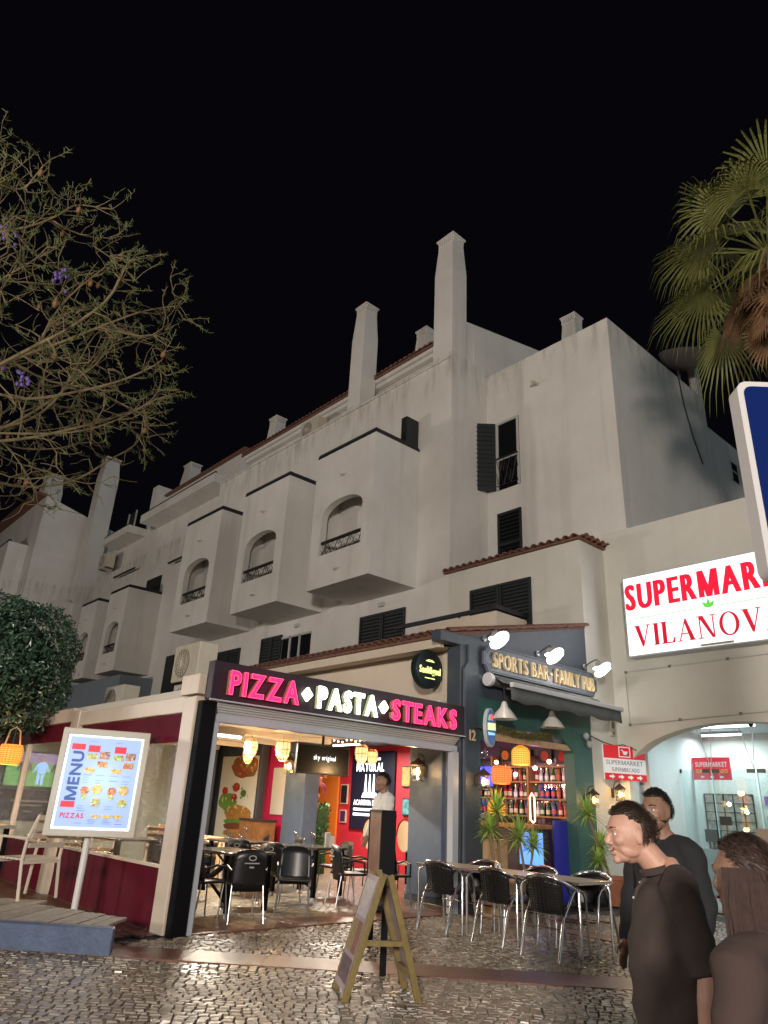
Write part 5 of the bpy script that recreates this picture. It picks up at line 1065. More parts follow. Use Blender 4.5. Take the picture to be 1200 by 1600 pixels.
sub(NP, MB().plate([(-15.2, 1.68), (-14.55, 1.68), (-14.62, 1.80), (-15.13, 1.80)], [], .004, YF(13.036)), 'crate_shape', wp)
op = thing('orange_panel', 'orange door panel behind the flower arrangement', 'panel', (-16.3, 13.05, 0)); sub(op, MB().box((-17.0, 13.03, 0), (-16.2, 13.09, 2.5)), 'leaf', orange)
for k, (x, z, w_, h_, cl, lb) in enumerate(((-15.95, 1.75, .3, .5, iron, 'dark framed menu on the red wall'), (-15.95, 1.2, .26, .32, purple, 'small purple notice on the red wall'), (-12.4, 1.9, .5, .4, woodlight, 'pale framed picture at the back of the restaurant'))):
    t = thing('wall_picture', lb, 'picture', (x, 13.08, z)); sub(t, MB().box((x-w_/2, 13.06, z-h_/2), (x+w_/2, 13.095, z+h_/2)), 'frame', mat('picture_frame', (.5, .35, .25), .5)); sub(t, MB().box((x-w_/2+.03, 13.05, z-h_/2+.03), (x+w_/2-.03, 13.058, z+h_/2-.03)), 'sheet', cl)
t = thing('television', 'television with bright green football picture beside the blue pillar', 'television', (-12.3, 12.9, 2.2)); sub(t, MB().box((-12.75, 12.86, 2.1), (-11.75, 12.92, 2.72)), 'case', blackp); sub(t, MB().box((-12.72, 12.852, 2.13), (-12.3, 12.859, 2.69)), 'green_picture', glow('screen_green', (.05, .75, .10), 1.0)); sub(t, MB().box((-12.29, 12.852, 2.13), (-11.78, 12.859, 2.69)), 'dark_picture', mat('screen_mix', (.05, .05, .1), .4, emit=(.3, .5, .8), estr=.8, noise=.9, nscale=6))
# flower arrangement on a hedge column
fl = thing('flower_arrangement', 'pink and cream artificial flowers above a green hedge column', 'flowers', (-14.6, 11.0, 0)); hd_ = MB(); hr = random.Random(4)
for i in range(900):
    p = Vector((-14.35+hr.uniform(-.22, .22), 11.0+hr.uniform(-.22, .22), hr.uniform(.1, 1.5))); d = Vector((hr.gauss(0, 1), hr.gauss(0, 1), hr.gauss(.3, 1))).normalized()*.06; q = d.orthogonal().normalized()*.025; hd_.add([p-q, p+d, p+q, p-d*.3], [(0, 1, 2, 3)])
hd_.box((-14.52, 10.83, 0), (-14.18, 11.17, 1.45)); tag(sub(fl, hd_, 'hedge', mat('hedge_green', (.05, .13, .03), .6, noise=.5, nscale=12)), kind='stuff')
petals = [mat('petal_pink', (.55, .25, .28), .6), mat('petal_cream', (.65, .50, .30), .6), mat('petal_rose', (.45, .12, .18), .6)]
for i in range(26):
    c = Vector((-14.35, 10.9, 1.78))+Vector((hr.gauss(0, .14), hr.gauss(0, .1), hr.gauss(0, .15))); f = MB()
    for k in range(7): a = 2*PI*k/7; f.ell(c+Vector((.035*math.cos(a), -.02, .035*math.sin(a))), (.03, .014, .03), 6, 4)
    f.ell(c+Vector((0, -.03, 0)), .018, 6, 4); sub(fl, f, 'blossom', petals[i % 3])
f2_ = thing('flower_arrangement', 'red flowers on a shelf behind the waiter', 'flowers', (-11.4, 12.6, 1.4)); sub(f2_, MB().lathe([(.08, 1.35), (.1, 1.5), (.06, 1.6)], (-11.3, 12.3, 0), 12), 'vase', iron)
for i in range(14): c = Vector((-11.3, 12.3, 1.82))+Vector((hr.gauss(0, .13), hr.gauss(0, .1), hr.gauss(0, .11))); sub(f2_, MB().ell(c, (.05, .05, .045), 8, 6), 'blossom', petals[2] if i % 3 else orange)
sub(f2_, MB().box((-11.9, 12.1, 1.3), (-10.6, 12.6, 1.35)), 'shelf', wood)

# ================================================================== FURNITURE ON THE PAVEMENT
def alu_chair(label):
    t = thing('terrace_chair', label, 'chair', (0, 0, 0), 0, 'aluminium chairs at the pavement tables', local=True)
    for s in (-1, 1):
        sub(t, MB().tube([(s*.27, .27, 0), (s*.275, .24, .35), (s*.28, .21, .60), (s*.285, .15, .67), (s*.287, .02, .70)], .0155, 10), 'front_leg', alu, smooth=True)
        sub(t, MB().tube([(s*.25, -.33, 0), (s*.245, -.20, .40), (s*.265, .0, .66), (s*.28, .05, .695)], .0155, 10), 'rear_leg', alu, smooth=True)
    P = [(-.287, .02, .70), (-.285, -.08, .725), (-.25, -.19, .77), (-.17, -.255, .81), (-.06, -.28, .83), (.06, -.28, .83), (.17, -.255, .81), (.25, -.19, .77), (.285, -.08, .725), (.287, .02, .70)]
    sub(t, MB().tube(P, .0165, 10), 'arm_hoop', alu, smooth=True)
    sub(t, MB().tube([(-.245, -.20, .30), (0, -.22, .30), (.245, -.20, .30)], .009, 8), 'stretcher', alu); sub(t, MB().tube([(-.27, .24, .33), (.27, .24, .33)], .009, 8), 'stretcher', alu)
    s_ = MB().obox((0, .02, .455), (.47, .46, .03)); so = sub(t, s_, 'seat', blackp, bevel=.012)
    b = MB(); n = 13
    for k in range(n+1):
        a = -1+2*k/n; x = .235*a
        for j in range(7):
            q = j/6; y = -.25-.03*q+.10*a*a; b.v.append((x*(1-.06*(1-q)), y+.02*(1-q), .44+.37*q*(1-.12*a*a)))
    b.f = [(k*7+j, k*7+7+j, k*7+8+j, k*7+1+j) for k in range(n) for j in range(6)]
    bo = sub(t, b, 'backrest', blackp, smooth=True); bo.modifiers.new('thick', 'SOLIDIFY').thickness = .012
    wv = MB()
    for j in range(12): q = (j+.5)/12; wv.tube([(.225*(-1+2*k/8)*(1-.06*(1-q)), -.262-.03*q+.10*(-1+2*k/8)**2+.02*(1-q), .44+.36*q*(1-.12*(-1+2*k/8)**2)) for k in range(9)], .009, 5)
    for k in range(9): a = -1+2*(k+.5)/9; wv.tube([(.225*a*(1-.06*(1-q/5)), -.268-.03*q/5+.10*a*a+.02*(1-q/5), .45+.35*q/5*(1-.12*a*a)) for q in range(6)], .007, 5)
    for j in range(10): wv.box((-.22, -.19+j*.045, .471), (.22, -.17+j*.045, .478))
    sub(bo, wv, 'weave', mat('woven_resin', (.014, .013, .012), .4))
    return t
chairs = [(-7.32, 7.90, .06, 'black woven chair at the pillar end of the pavement tables, back to us'), (-6.33, 7.87, -.05, 'middle black woven chair of the near side of the pavement tables'), (-5.48, 7.72, .03, 'nearest black woven chair at the front of the pavement tables'),
          (-7.25, 8.42, PI+.05, 'black woven chair across the tables by the yucca crates'), (-6.3, 8.42, PI-.04, 'middle black woven chair on the far side of the pavement tables'), (-5.5, 8.40, PI+.08, 'black woven chair on the far side at the right end of the pavement tables')]
ch0 = alu_chair(chairs[0][3]); ch0.location = (*chairs[0][:2], 0); ch0.rotation_euler = (0, 0, chairs[0][2])
for x, y, a, lb in chairs[1:]: dup(ch0, (x, y, 0), a, lb)
topm = mat('table_top_laminate', (.50, .42, .32), .3, noise=.12, nscale=9)
tb = thing('pavement_table', 'x', 'table', (-7.32, 8.07, 0), 0, 'tables joined in a row on the pavement', local=True)
sub(tb, MB().box((-.43, -.35, .745), (.43, .35, .77)), 'table_top', topm, bevel=.006); sub(tb, MB().box((-.434, -.354, .742), (.434, -.345, .771)).box((-.434, .345, .742), (.434, .354, .771)).box((-.434, -.345, .742), (-.425, .345, .771)).box((.425, -.345, .742), (.434, .345, .771)), 'edge_band', alu)
for sx in (-1, 1):
    for sy in (-1, 1): sub(tb, MB().tube([(sx*.40, sy*.32, 0), (sx*.40, sy*.32, .66), (sx*.385, sy*.31, .71), (sx*.34, sy*.28, .74)], .017, 10), 'leg', alu, smooth=True)
tb['label'] = 'pale topped aluminium table at the pillar end of the row'
dup(tb, (-6.44, 8.07, 0), 0, 'middle pale topped aluminium table of the row'); dup(tb, (-5.56, 8.07, 0), 0, 'pale topped aluminium table at the right end of the row')
cr = thing('cruet_set', 'small cruet set standing on the middle pavement table', 'cruet', (-6.6, 8.1, .77)); sub(cr, MB().box((-6.66, 8.05, .772), (-6.54, 8.13, .782)), 'tray', steel); 
for x in (-6.63, -6.57): sub(cr, MB().lathe([(.02, .782), (.022, .83), (.015, .85), (.004, .862)], (x, 8.09, 0), 10), 'shaker', steel)

# ---- furniture inside the restaurant
def plastic_chair(label):
    t = thing('restaurant_chair', label, 'chair', (0, 0, 0), 0, 'black chairs inside the restaurant', local=True); b = MB(); n = 10
    for k in range(n+1):
        a = -1+2*k/n
        for j in range(6): q = j/5; b.v.append((.24*a*(1-.10*q*q), -.20-.07*q+.06*a*a, .36+.50*q-.05*abs(a)**3*q))
    b.f = [(k*6+j, k*6+6+j, k*6+7+j, k*6+1+j) for k in range(n) for j in range(5)]
    bo = sub(t, b, 'backrest', blackp, smooth=True); bo.modifiers.new('thick', 'SOLIDIFY').thickness = .014
    sub(bo, MB().plate([(.055*math.cos(2*PI*k/16), .76+.035*math.sin(2*PI*k/16)) for k in range(16)], [[(.04*math.cos(2*PI*k/16), .76+.022*math.sin(2*PI*k/16)) for k in range(16)]], .002, ((0, -.285, 0), (1, 0, 0), (0, 0, 1), (0, -1, 0))).box((-.10, -.282, .69), (.10, -.280, .705)).box((-.03, -.28, .64), (.03, -.278, .66)), 'emblem', mat('emblem_grey', (.35, .35, .35), .5))
    sub(t, MB().obox((0, .02, .45), (.47, .45, .035)), 'seat', blackp, bevel=.014)
    for sx in (-1, 1):
        sub(t, MB().tube([(sx*.21, .21, .44), (sx*.235, .25, 0)], .011, 8), 'leg', steel); sub(t, MB().tube([(sx*.21, -.18, .44), (sx*.235, -.26, 0)], .011, 8), 'leg', steel)
        sub(t, MB().tube([(sx*.235, -.2, .60), (sx*.25, .0, .65), (sx*.24, .2, .62), (sx*.225, .21, .46)], .016, 8), 'armrest', blackp)
    return t
ins = [(-9.35, 5.35, .10, 'black chair with a grey emblem right beside the left doorpost'), (-9.25, 6.75, -2.2, 'black chair turned sideways at the front left table'), (-10.2, 6.55, 2.7, 'black chair behind the front left table'),
       (-10.45, 7.35, .25, 'black chair in front of the middle table, back to us'), (-10.9, 8.85, 3.0, 'black chair at the far side of the middle table'), (-11.35, 7.2, .5, 'black chair left of the middle table'), (-9.75, 8.15, -.3, 'black chair right of the middle table near the signboard'), (-9.35, 8.75, -1.7, 'black chair by the blue panelled pillar behind the signboard'), (-12.3, 6.3, .6, 'black chair far back by the wooden chairs')]
ins += [(-10.1, 8.75, 2.6, 'black chair at the right rear of the middle table'), (-11.9, 8.5, 2.9, 'black chair facing us before the blue pillar'), (-12.9, 8.4, 2.3, 'black chair by the side counter'), (-11.2, 6.1, .2, 'black chair between the front left and rear tables'), (-10.6, 10.9, 1.2, 'black chair deep inside past the blue panelled pillar'), (-9.0, 5.75, 1.3, 'black chair pushed against the doorpost side of the front table')]
pc = plastic_chair(ins[0][3]); pc.location = (*ins[0][:2], 0.004); pc.rotation_euler = (0, 0, ins[0][2])
for x, y, a, lb in ins[1:]: dup(pc, (x, y, .004), a, lb)
rt = thing('restaurant_table', 'dark table with black legs at the front left of the restaurant', 'table', (-9.75, 5.95, .004), .1, 'dark tables inside the restaurant', local=True)
sub(rt, MB().box((-.55, -.38, .755), (.55, .38, .79)), 'table_top', mat('dark_table_top', (.05, .04, .035), .15), bevel=.006)
for sx in (-1, 1):
    for sy in (-1, 1): lg = sub(rt, MB().box((sx*.48-.03, sy*.32-.03, .06), (sx*.48+.03, sy*.32+.03, .755)), 'leg', black); sub(lg, MB().lathe([(.028, 0), (.034, .015), (.03, .06)], (sx*.48, sy*.32, 0), 10), 'foot', greyplastic)
sub(rt, MB().obox((0, -.32, .42), (1.05, .03, .03), Matrix.Rotation(.5, 3, 'Y')).obox((0, -.32, .42), (1.05, .03, .03), Matrix.Rotation(-.5, 3, 'Y')), 'cross_brace', black)
dup(rt, (-10.75, 8.1, .004), .15, 'dark table set with glasses in the middle of the restaurant'); dup(rt, (-12.1, 7.6, .004), .1, 'dark table in front of the blue pillar behind the television'); dup(rt, (-12.6, 5.5, .004), .2, 'dark table far left behind the plastic sheet'); dup(rt, (-10.9, 11.4, .004), 0, 'dark table deep inside behind the waiter')
glm = glass('wine_glass', (.9, .9, .92), .25, .02)
wg = thing('wine_glass', 'stemmed wine glass standing on a dark table inside the restaurant', 'glass', (-10.5, 8.0, .794), 0, 'glasses on the restaurant tables', local=True); sub(wg, MB().lathe([(.03, 0), (.005, .01), (.005, .09), (.035, .13), (.04, .18), (.033, .22)], n=14, cap=False), 'bowl', glm, smooth=True)
wg['label'] = 'wine glass at the right end of the middle restaurant table'
for x, y, lb in ((-10.75, 8.15, 'wine glass at the centre of the middle restaurant table'), (-10.95, 7.95, 'wine glass at the left end of the middle restaurant table'), (-10.6, 8.3, 'wine glass beside the white menu cards'), (-9.9, 6.0, 'wine glass on the left of the front table'), (-9.5, 5.95, 'wine glass on the right of the front table'), (-12.0, 7.6, 'wine glass on the table before the blue pillar')): dup(wg, (x, y, .794), 0, lb)
mh = thing('menu_holder', 'white menu cards standing on the middle restaurant table', 'menu cards', (-10.4, 8.2, .794)); sub(mh, MB().obox((-10.4, 8.22, .91), (.02, .2, .22), rotz(.5)), 'card', whitec); sub(mh, MB().obox((-10.42, 8.3, .88), (.02, .14, .17), rotz(-.2)), 'card', whitec)
# round backed white chairs at the rear
for k, (x, y, lb) in enumerate(((-11.7, 10.3, 'white oval backed chair near the purple notice'), (-11.0, 10.6, 'white oval backed chair nearest the waiter'))):
    t = thing('oval_chair', lb, 'chair', (x, y, 0), 0, 'white oval backed chairs'); sub(t, MB().plate([(x+.2*math.cos(2*PI*q/24), .95+.28*math.sin(2*PI*q/24)) for q in range(24)], [], .05, YF(y)), 'backrest', mat('cream_seat', (.60, .48, .33), .6), bevel=.012)
    sub(t, MB().tube([(x+.24*math.cos(PI*q/12), y+.03, .95+.32*math.sin(PI*q/12)) for q in range(13)], .014, 6), 'back_hoop', iron); sub(t, MB().box((x-.21, y+.03, .44), (x+.21, y+.45, .50)), 'seat', 'cream_seat', bevel=.02)
    for sx in (-1, 1):
        for yy in (.06, .40): sub(t, MB().tube([(x+sx*.18, y+yy, .44), (x+sx*.2, y+yy, 0)], .012, 6), 'leg', iron)
# slatted wooden chairs
def wood_chair(label, m1, m2, grp):
    t = thing('slatted_chair', label, 'chair', (0, 0, 0), 0, grp, local=True)
    for sx in (-1, 1):
        sub(t, MB().tube([(sx*.27, -.30, 0), (sx*.27, -.22, .44), (sx*.27, -.24, .66), (sx*.26, -.36, .95)], .020, 6), 'rear_leg', m1); sub(t, MB().tube([(sx*.27, .28, 0), (sx*.27, .25, .42), (sx*.28, .24, .67)], .020, 6), 'front_leg', m1); sub(t, MB().obox((sx*.28, .0, .68), (.05, .56, .026)), 'armrest', m1, bevel=.006)
    for k in range(4): sub(t, MB().obox((0, -.275-.026*k, .60+.105*k), (.52, .018, .055), Matrix.Rotation(.3, 3, 'X')), 'back_slat', m2)
    for k in range(6): sub(t, MB().box((-.26, -.21+k*.08, .43), (.26, -.145+k*.08, .452)), 'seat_slat', m2)
    sub(t, MB().box((-.26, .22, .39), (.26, .25, .43)).box((-.26, -.24, .39), (.26, -.21, .43)), 'apron', m1)
    return t
whp = mat('white_painted_wood', (.60, .52, .42), .45)
wc = wood_chair('white slatted armchair on the wooden deck beside the menu lightbox', whp, whp, 'white slatted chairs on the deck'); wc.location = (-10.25, 3.36, .23); wc.rotation_euler = (0, 0, PI/2+.35)
wc2 = wood_chair('pale framed wooden chair nearest the left doorpost inside the restaurant', whp, wood, 'wooden chairs inside the terrace'); wc2.location = (-13.1, 6.6, .004); wc2.rotation_euler = (0, 0, .9)
for x, y, a, lb in ((-13.4, 7.7, -.6, 'pale framed wooden chair beside the checked cloth'), (-14.3, 7.2, 1.4, 'pale framed wooden chair farthest back in the terrace'), (-14.0, 5.3, 1.2, 'pale framed wooden chair behind the plastic sheet left of the menu'), (-15.4, 5.4, 1.0, 'pale framed wooden chair at the left edge behind the plastic sheet'), (-15.0, 6.2, -1.9, 'pale framed wooden chair under the football screen')): dup(wc2, (x, y, .004), a, lb)
dt = thing('deck_table', 'dark topped table on the deck at the left edge', 'table', (-11.6, 3.0, .23)); sub(dt, MB().box((-12.2, 2.55, .96), (-11.0, 3.35, 1.0)), 'table_top', mat('grey_table_top', (.28, .26, .23), .4), bevel=.006)
for x in (-12.1, -11.1):
    for y in (2.63, 3.27): sub(dt, MB().box((x-.03, y-.03, .23), (x+.03, y+.03, .96)), 'leg', black)
bd = thing('menu_folder', 'dark menu folder standing on the deck table', 'menu', (-11.5, 2.95, 1.0)); sub(bd, MB().obox((-11.45, 3.05, 1.12), (.42, .03, .26), rotz(.9) @ Matrix.Rotation(-.25, 3, 'X')), 'cover', mat('folder_dark', (.03, .03, .035), .5))
ck = thing('checked_cloth', 'red and white checked cloth on a wooden table', 'cloth', (-13.2, 7.2, .8)); c1_ = MB(); c2_ = MB()
for i in range(7):
    for j in range(7): (c1_ if (i+j) % 2 else c2_).box((-13.75+i*.09, 6.95+j*.09, .80), (-13.75+i*.09+.09, 6.95+j*.09+.09, .806))
for i in range(7):
    for j in range(3): (c1_ if (i+j) % 2 else c2_).box((-13.75+i*.09, 6.944, .80-.09*(j+1)), (-13.75+i*.09+.09, 6.95, .80-.09*j))
sub(ck, c1_, 'red_squares', redm); sub(ck, c2_, 'white_squares', whitec)
wt = thing('wooden_table', 'wooden table under the checked cloth', 'table', (-13.4, 7.3, 0)); sub(wt, MB().box((-13.9, 6.96, .76), (-12.9, 7.7, .795)), 'table_top', woodlight)
for x in (-13.85, -12.95):
    for y in (7.02, 7.64): sub(wt, MB().box((x-.025, y-.025, 0), (x+.025, y+.025, .76)), 'leg', woodlight)
# football screen and wall board on the left
ft = thing('television', 'television with a football match behind the plastic sheet at the left', 'television', (-16.8, 5.6, 1.5)); FT = ((-17.2, 4.75, 0), (0, 1, 0), (0, 0, 1), (1, 0, 0)); F2 = lambda d: ((-16.9+d, 0, 0), (0, 1, 0), (0, 0, 1), (1, 0, 0))
sub(ft, MB().plate([(4.66, 1.50), (6.05, 1.50), (6.05, 2.22), (4.66, 2.22)], [], .05, F2(0)), 'case', blackp); sub(ft, MB().plate([(4.69, 1.53), (6.02, 1.53), (6.02, 2.19), (4.69, 2.19)], [], .004, F2(.005)), 'pitch', mat('screen_pitch', (.05, .2, .05), .4, emit=(.16, .42, .10), estr=.8)); sub(ft, MB().plate([(4.69, 1.98), (6.02, 1.98), (6.02, 2.19), (4.69, 2.19)], [], .004, F2(.009)), 'stand', mat('screen_crowd', (.2, .15, .3), .4, emit=(.45, .35, .6), estr=.6, noise=.8, nscale=25))
for y, cl, nm in ((5.05, 'player_dark', (.05, .04, .06)), (5.4, 'player_blue', (.25, .5, .95)), (5.75, 'player_dark', (.05, .04, .06))):
    pm__ = mat(cl, nm, .4, emit=nm, estr=1.0)
    sub(ft, MB().plate([(y-.08, 1.78), (y+.08, 1.78), (y+.10, 1.98), (y+.04, 2.02), (y-.04, 2.02), (y-.10, 1.98)], [], .004, F2(.013)).plate([(y-.07, 1.56), (y-.015, 1.56), (y-.01, 1.77), (y-.075, 1.77)], [], .004, F2(.013)).plate([(y+.02, 1.56), (y+.075, 1.56), (y+.07, 1.77), (y+.01, 1.77)], [], .004, F2(.013)).plate([(y-.16, 1.84), (y-.12, 1.82), (y-.09, 1.96), (y-.11, 1.98)], [], .004, F2(.013)).plate([(y+.12, 1.82), (y+.16, 1.84), (y+.11, 1.98), (y+.09, 1.96)], [], .004, F2(.013)), 'player', pm__); sub(ft, MB().plate([(y+.035*math.cos(2*PI*q/12), 2.065+.042*math.sin(2*PI*q/12)) for q in range(12)], [], .004, F2(.013)), 'player_head', mat('player_skin', (.35, .2, .14), .4, emit=(.4, .25, .18), estr=.8))
bb = thing('chalk_board', 'dark lettered board under the football screen', 'board', (-17.0, 5.4, .9)); sub(bb, MB().box((-17.24, 4.7, .85), (-17.2, 6.4, 1.45)), 'panel', mat('board_dark', (.03, .025, .028), .6)); sub(bb, MB().box((-17.199, 5.0, 1.22), (-17.196, 5.8, 1.25)).box((-17.199, 5.1, 1.14), (-17.196, 5.65, 1.165)).box((-17.199, 5.3, 1.02), (-17.196, 5.5, 1.04)), 'chalk_marks', mat('chalk', (.35, .33, .32), .8))
wpic = thing('wall_picture', 'brown framed picture on the pale green end wall', 'picture', (-17.2, 7.5, 1.5)); sub(wpic, MB().box((-17.25, 7.2, 1.2), (-17.21, 7.75, 2.1)), 'frame', wood); sub(wpic, MB().box((-17.21, 7.25, 1.25), (-17.2, 7.7, 2.05)), 'sheet', mat('picture_brown', (.3, .2, .12), .6, noise=.6, nscale=9))
curt = thing('dark_drape', 'dark blue drape hanging left of the food poster', 'curtain', (-16.9, 9.5, 0)); cu_ = MB()
for k in range(25): a = k/24; cu_.v += [(-17.6+.75*a, 9.55+.05*math.sin(k*1.4), .3), (-17.6+.75*a, 9.55+.05*math.sin(k*1.4), 2.65)]
cu_.f = [(2*k, 2*k+2, 2*k+3, 2*k+1) for k in range(24)]; sub(curt, cu_, 'cloth', slate, smooth=True)

# ---- sandwich board
AF = thing('sandwich_board', 'ochre wooden sandwich board with a printed poster on the cobbles', 'sandwich board', (-4.97, 4.6, 0))
a_ = Vector((-.866, .5, 0)); f1, f2 = Vector((-5.13, 4.34, 0)), Vector((-4.82, 4.87, 0)); ap = (f1+f2)/2+Vector((0, 0, .92))
def beam(m, p, q, w_, d_, side):
    p, q, side = Vector(p), Vector(q), Vector(side).normalized(); ax = (q-p).normalized(); th = ax.cross(side).normalized()
    vs_ = [e+side*sx*w_/2+th*sy*d_/2 for e in (p, q) for sx, sy in ((-1, -1), (1, -1), (1, 1), (-1, 1))]; m.add(vs_, [(0, 1, 2, 3), (7, 6, 5, 4), (0, 4, 5, 1), (1, 5, 6, 2), (2, 6, 7, 3), (3, 7, 4, 0)])
sp_ = (f2-f1).normalized()
for foot, sg in ((f1, -1), (f2, 1)):
    for k in range(2):
        m = MB(); beam(m, foot+a_*.48*k, ap+sp_*sg*.03+a_*.48*k, .045, .055, a_); sub(AF, m, 'leg', ochre, bevel=.004)
    for q in (.20, .93):
        m = MB(); p0 = foot.lerp(ap+sp_*sg*.03, q); beam(m, p0+a_*.0, p0+a_*.48, .05, .04, Vector((0, 0, 1))); sub(AF, m, 'rail', ochre)
    pn = MB(); pts = [foot.lerp(ap+sp_*sg*.03, .06)+a_*.02, foot.lerp(ap+sp_*sg*.03, .06)+a_*.46, foot.lerp(ap+sp_*sg*.03, .97)+a_*.46, foot.lerp(ap+sp_*sg*.03, .97)+a_*.02]
    nn = (pts[1]-pts[0]).cross(pts[3]-pts[0]).normalized(); nn = nn if nn.dot(sp_)*sg > 0 else -nn
    pn.add([p+nn*.020 for p in pts]+[p+nn*.028 for p in pts], [(0, 1, 2, 3), (7, 6, 5, 4), (0, 4, 5, 1), (1, 5, 6, 2), (2, 6, 7, 3), (3, 7, 4, 0)])
    pan_ = sub(AF, pn, 'poster', mat('poster_mauve', (.48, .40, .44), .35, col2=(.30, .22, .26), nscale=7))
    if sg < 0:
        for (b0, b1, c0, c1_, cl) in ((.62, .95, .06, .94, 'poster_pale'), (.30, .58, .08, .48, 'poster_food'), (.30, .58, .54, .92, 'poster_food2'), (.06, .26, .06, .94, 'poster_dark')):
            mat('poster_pale', (.62, .58, .60), .35, noise=.35, nscale=18); mat('poster_food', (.35, .14, .08), .4, noise=.6, nscale=20); mat('poster_food2', (.40, .30, .10), .4, noise=.6, nscale=20); mat('poster_dark', (.16, .10, .12), .4, noise=.5, nscale=12)
            q4 = [pts[0].lerp(pts[3], b).lerp(pts[1].lerp(pts[2], b), c)+nn*.030 for b, c in ((b0, c0), (b0, c1_), (b1, c1_), (b1, c0))]; sub(pan_, MB().add(q4, [(0, 1, 2, 3)]), 'print', cl)
m = MB(); beam(m, f1.lerp(ap, .45), f2.lerp(ap, .45), .04, .03, Vector((0, 0, 1))); sub(AF, m, 'cross_bar', ochre)
# ---- two-post signboard seen edge on
SB = thing('poster_stand', 'black two-post signboard seen edge on behind the sandwich board', 'signboard', (-6.3, 5.7, 0)); pB, pA = Vector((-5.70, 5.27, 0)), Vector((-6.86, 6.13, 0)); dd = (pA-pB).normalized(); nn = Vector((-dd.y, dd.x, 0))
for p in (pB, pA):
    m = MB().obox(p+Vector((0, 0, .37)), (.05, .06, .74), rotz(math.atan2(dd.y, dd.x))); sub(SB, m, 'post', black, bevel=.004); m = MB().obox(p+Vector((0, 0, 1.08)), (.09, .15, .70), rotz(math.atan2(dd.y, dd.x))); sub(SB, m, 'end_frame', black, bevel=.006)
pm_ = mat('stand_poster', (.50, .30, .22), .35, col2=(.25, .10, .07), nscale=5)
for sg in (-1, 1): c_ = (pA+pB)/2+nn*sg*.06+Vector((0, 0, 1.08)); sub(SB, MB().obox(c_, ((pA-pB).length-.1, .012, .64), rotz(math.atan2(dd.y, dd.x))), 'poster', pm_)
sub(SB, MB().obox((pA+pB)/2+Vector((0, 0, 1.415)), ((pA-pB).length, .14, .03), rotz(math.atan2(dd.y, dd.x))), 'top_rail', black)
# ---- menu lightbox on a pole
ML = thing('menu_lightbox', 'lit menu lightbox in a pale frame on a white pole', 'menu sign', (-9.69, 3.83, 0)); nL = Vector((.935, -.355, 0)); uL = Vector((.355, .935, 0)); oL = Vector((-9.60, 3.80, 0))
FL = lambda d: (tuple(oL+nL*d), tuple(uL), (0, 0, 1), tuple(nL))
sub(ML, MB().tube([(-9.69, 3.83, 0), (-9.69, 3.83, .95)], .042, 10), 'pole', mat('pole_white', (.62, .60, .56), .4))
sub(ML, MB().plate([(-.535, .95), (.535, .95), (.535, 2.22), (-.535, 2.22)], [[(-.46, 1.03), (-.46, 2.14), (.46, 2.14), (.46, 1.03)]], .14, FL(.10)), 'frame', mat('lightbox_frame', (.50, .46, .38), .4), bevel=.012)
sub(ML, MB().plate([(-.525, .96), (.525, .96), (.525, 2.21), (-.525, 2.21)], [], .03, FL(-.045)), 'back', 'lightbox_frame')
menu_m = mat('menu_face', (.25, .32, .5), .3, emit=(.33, .47, .88), estr=.72); sub(ML, MB().plate([(-.475, 1.02), (.475, 1.02), (.475, 2.15), (-.475, 2.15)], [], .01, FL(.06)), 'lit_sheet', menu_m)
edge_m = glow('menu_edge', (.78, .84, 1.0), 1.3); sub(ML, MB().plate([(-.46, 1.03), (.46, 1.03), (.46, 2.14), (-.46, 2.14)], [[(-.432, 1.055), (-.432, 2.118), (.440, 2.118), (.440, 1.055)]], .004, FL(.066)), 'led_edge', edge_m)
navy = mat('menu_navy', (.02, .05, .18), .4, emit=(.05, .11, .33), estr=.5); mred = mat('menu_red', (.5, .02, .03), .4, emit=(.6, .03, .05), estr=.6)
k = 0
o3 = oL+nL*.07+uL*(-.24)  # MENU runs up the left side
letters('MENU', ((o3.x, o3.y, 1.36), (0, 0, 1), tuple(-uL), tuple(nL)), .13, navy, ML, width=.58, bold=.03, depth=.003)
o3 = oL+nL*.07+uL*(-.38); letters('PIZZAS', ((o3.x, o3.y, 1.16), tuple(uL), (0, 0, 1), tuple(nL)), .055, mred, ML, width=.27, bold=.03, depth=.003)
def mp(x0, z0, x1, z1, nm, cl): sub(ML, MB().plate([(x0, z0), (x1, z0), (x1, z1), (x0, z1)], [], .003, FL(.070)), nm, cl)
def foodphoto(name, cols, scale):
    """print of a dish: patches of sauce, bread, salad and plate"""
    m_ = bpy.data.materials.new(name); m_.use_nodes = True; t = m_.node_tree; b = t.nodes['Principled BSDF']; vo = t.nodes.new('ShaderNodeTexVoronoi'); vo.inputs['Scale'].default_value = scale; tc = t.nodes.new('ShaderNodeTexCoord'); t.links.new(tc.outputs['Object'], vo.inputs['Vector'])
    sp = t.nodes.new('ShaderNodeSeparateColor'); t.links.new(vo.outputs['Color'], sp.inputs[0]); r = t.nodes.new('ShaderNodeValToRGB'); r.color_ramp.interpolation = 'LINEAR'
    while len(r.color_ramp.elements) < len(cols): r.color_ramp.elements.new(.5)
    for e, (q, c) in zip(r.color_ramp.elements, [(i/(len(cols)-1), c) for i, c in enumerate(cols)]): e.position = q; e.color = (*c, 1)
    t.links.new(sp.outputs[0], r.inputs['Fac']); t.links.new(r.outputs[0], b.inputs['Base Color']); t.links.new(r.outputs[0], b.inputs['Emission Color']); b.inputs['Emission Strength'].default_value = .55; return m_
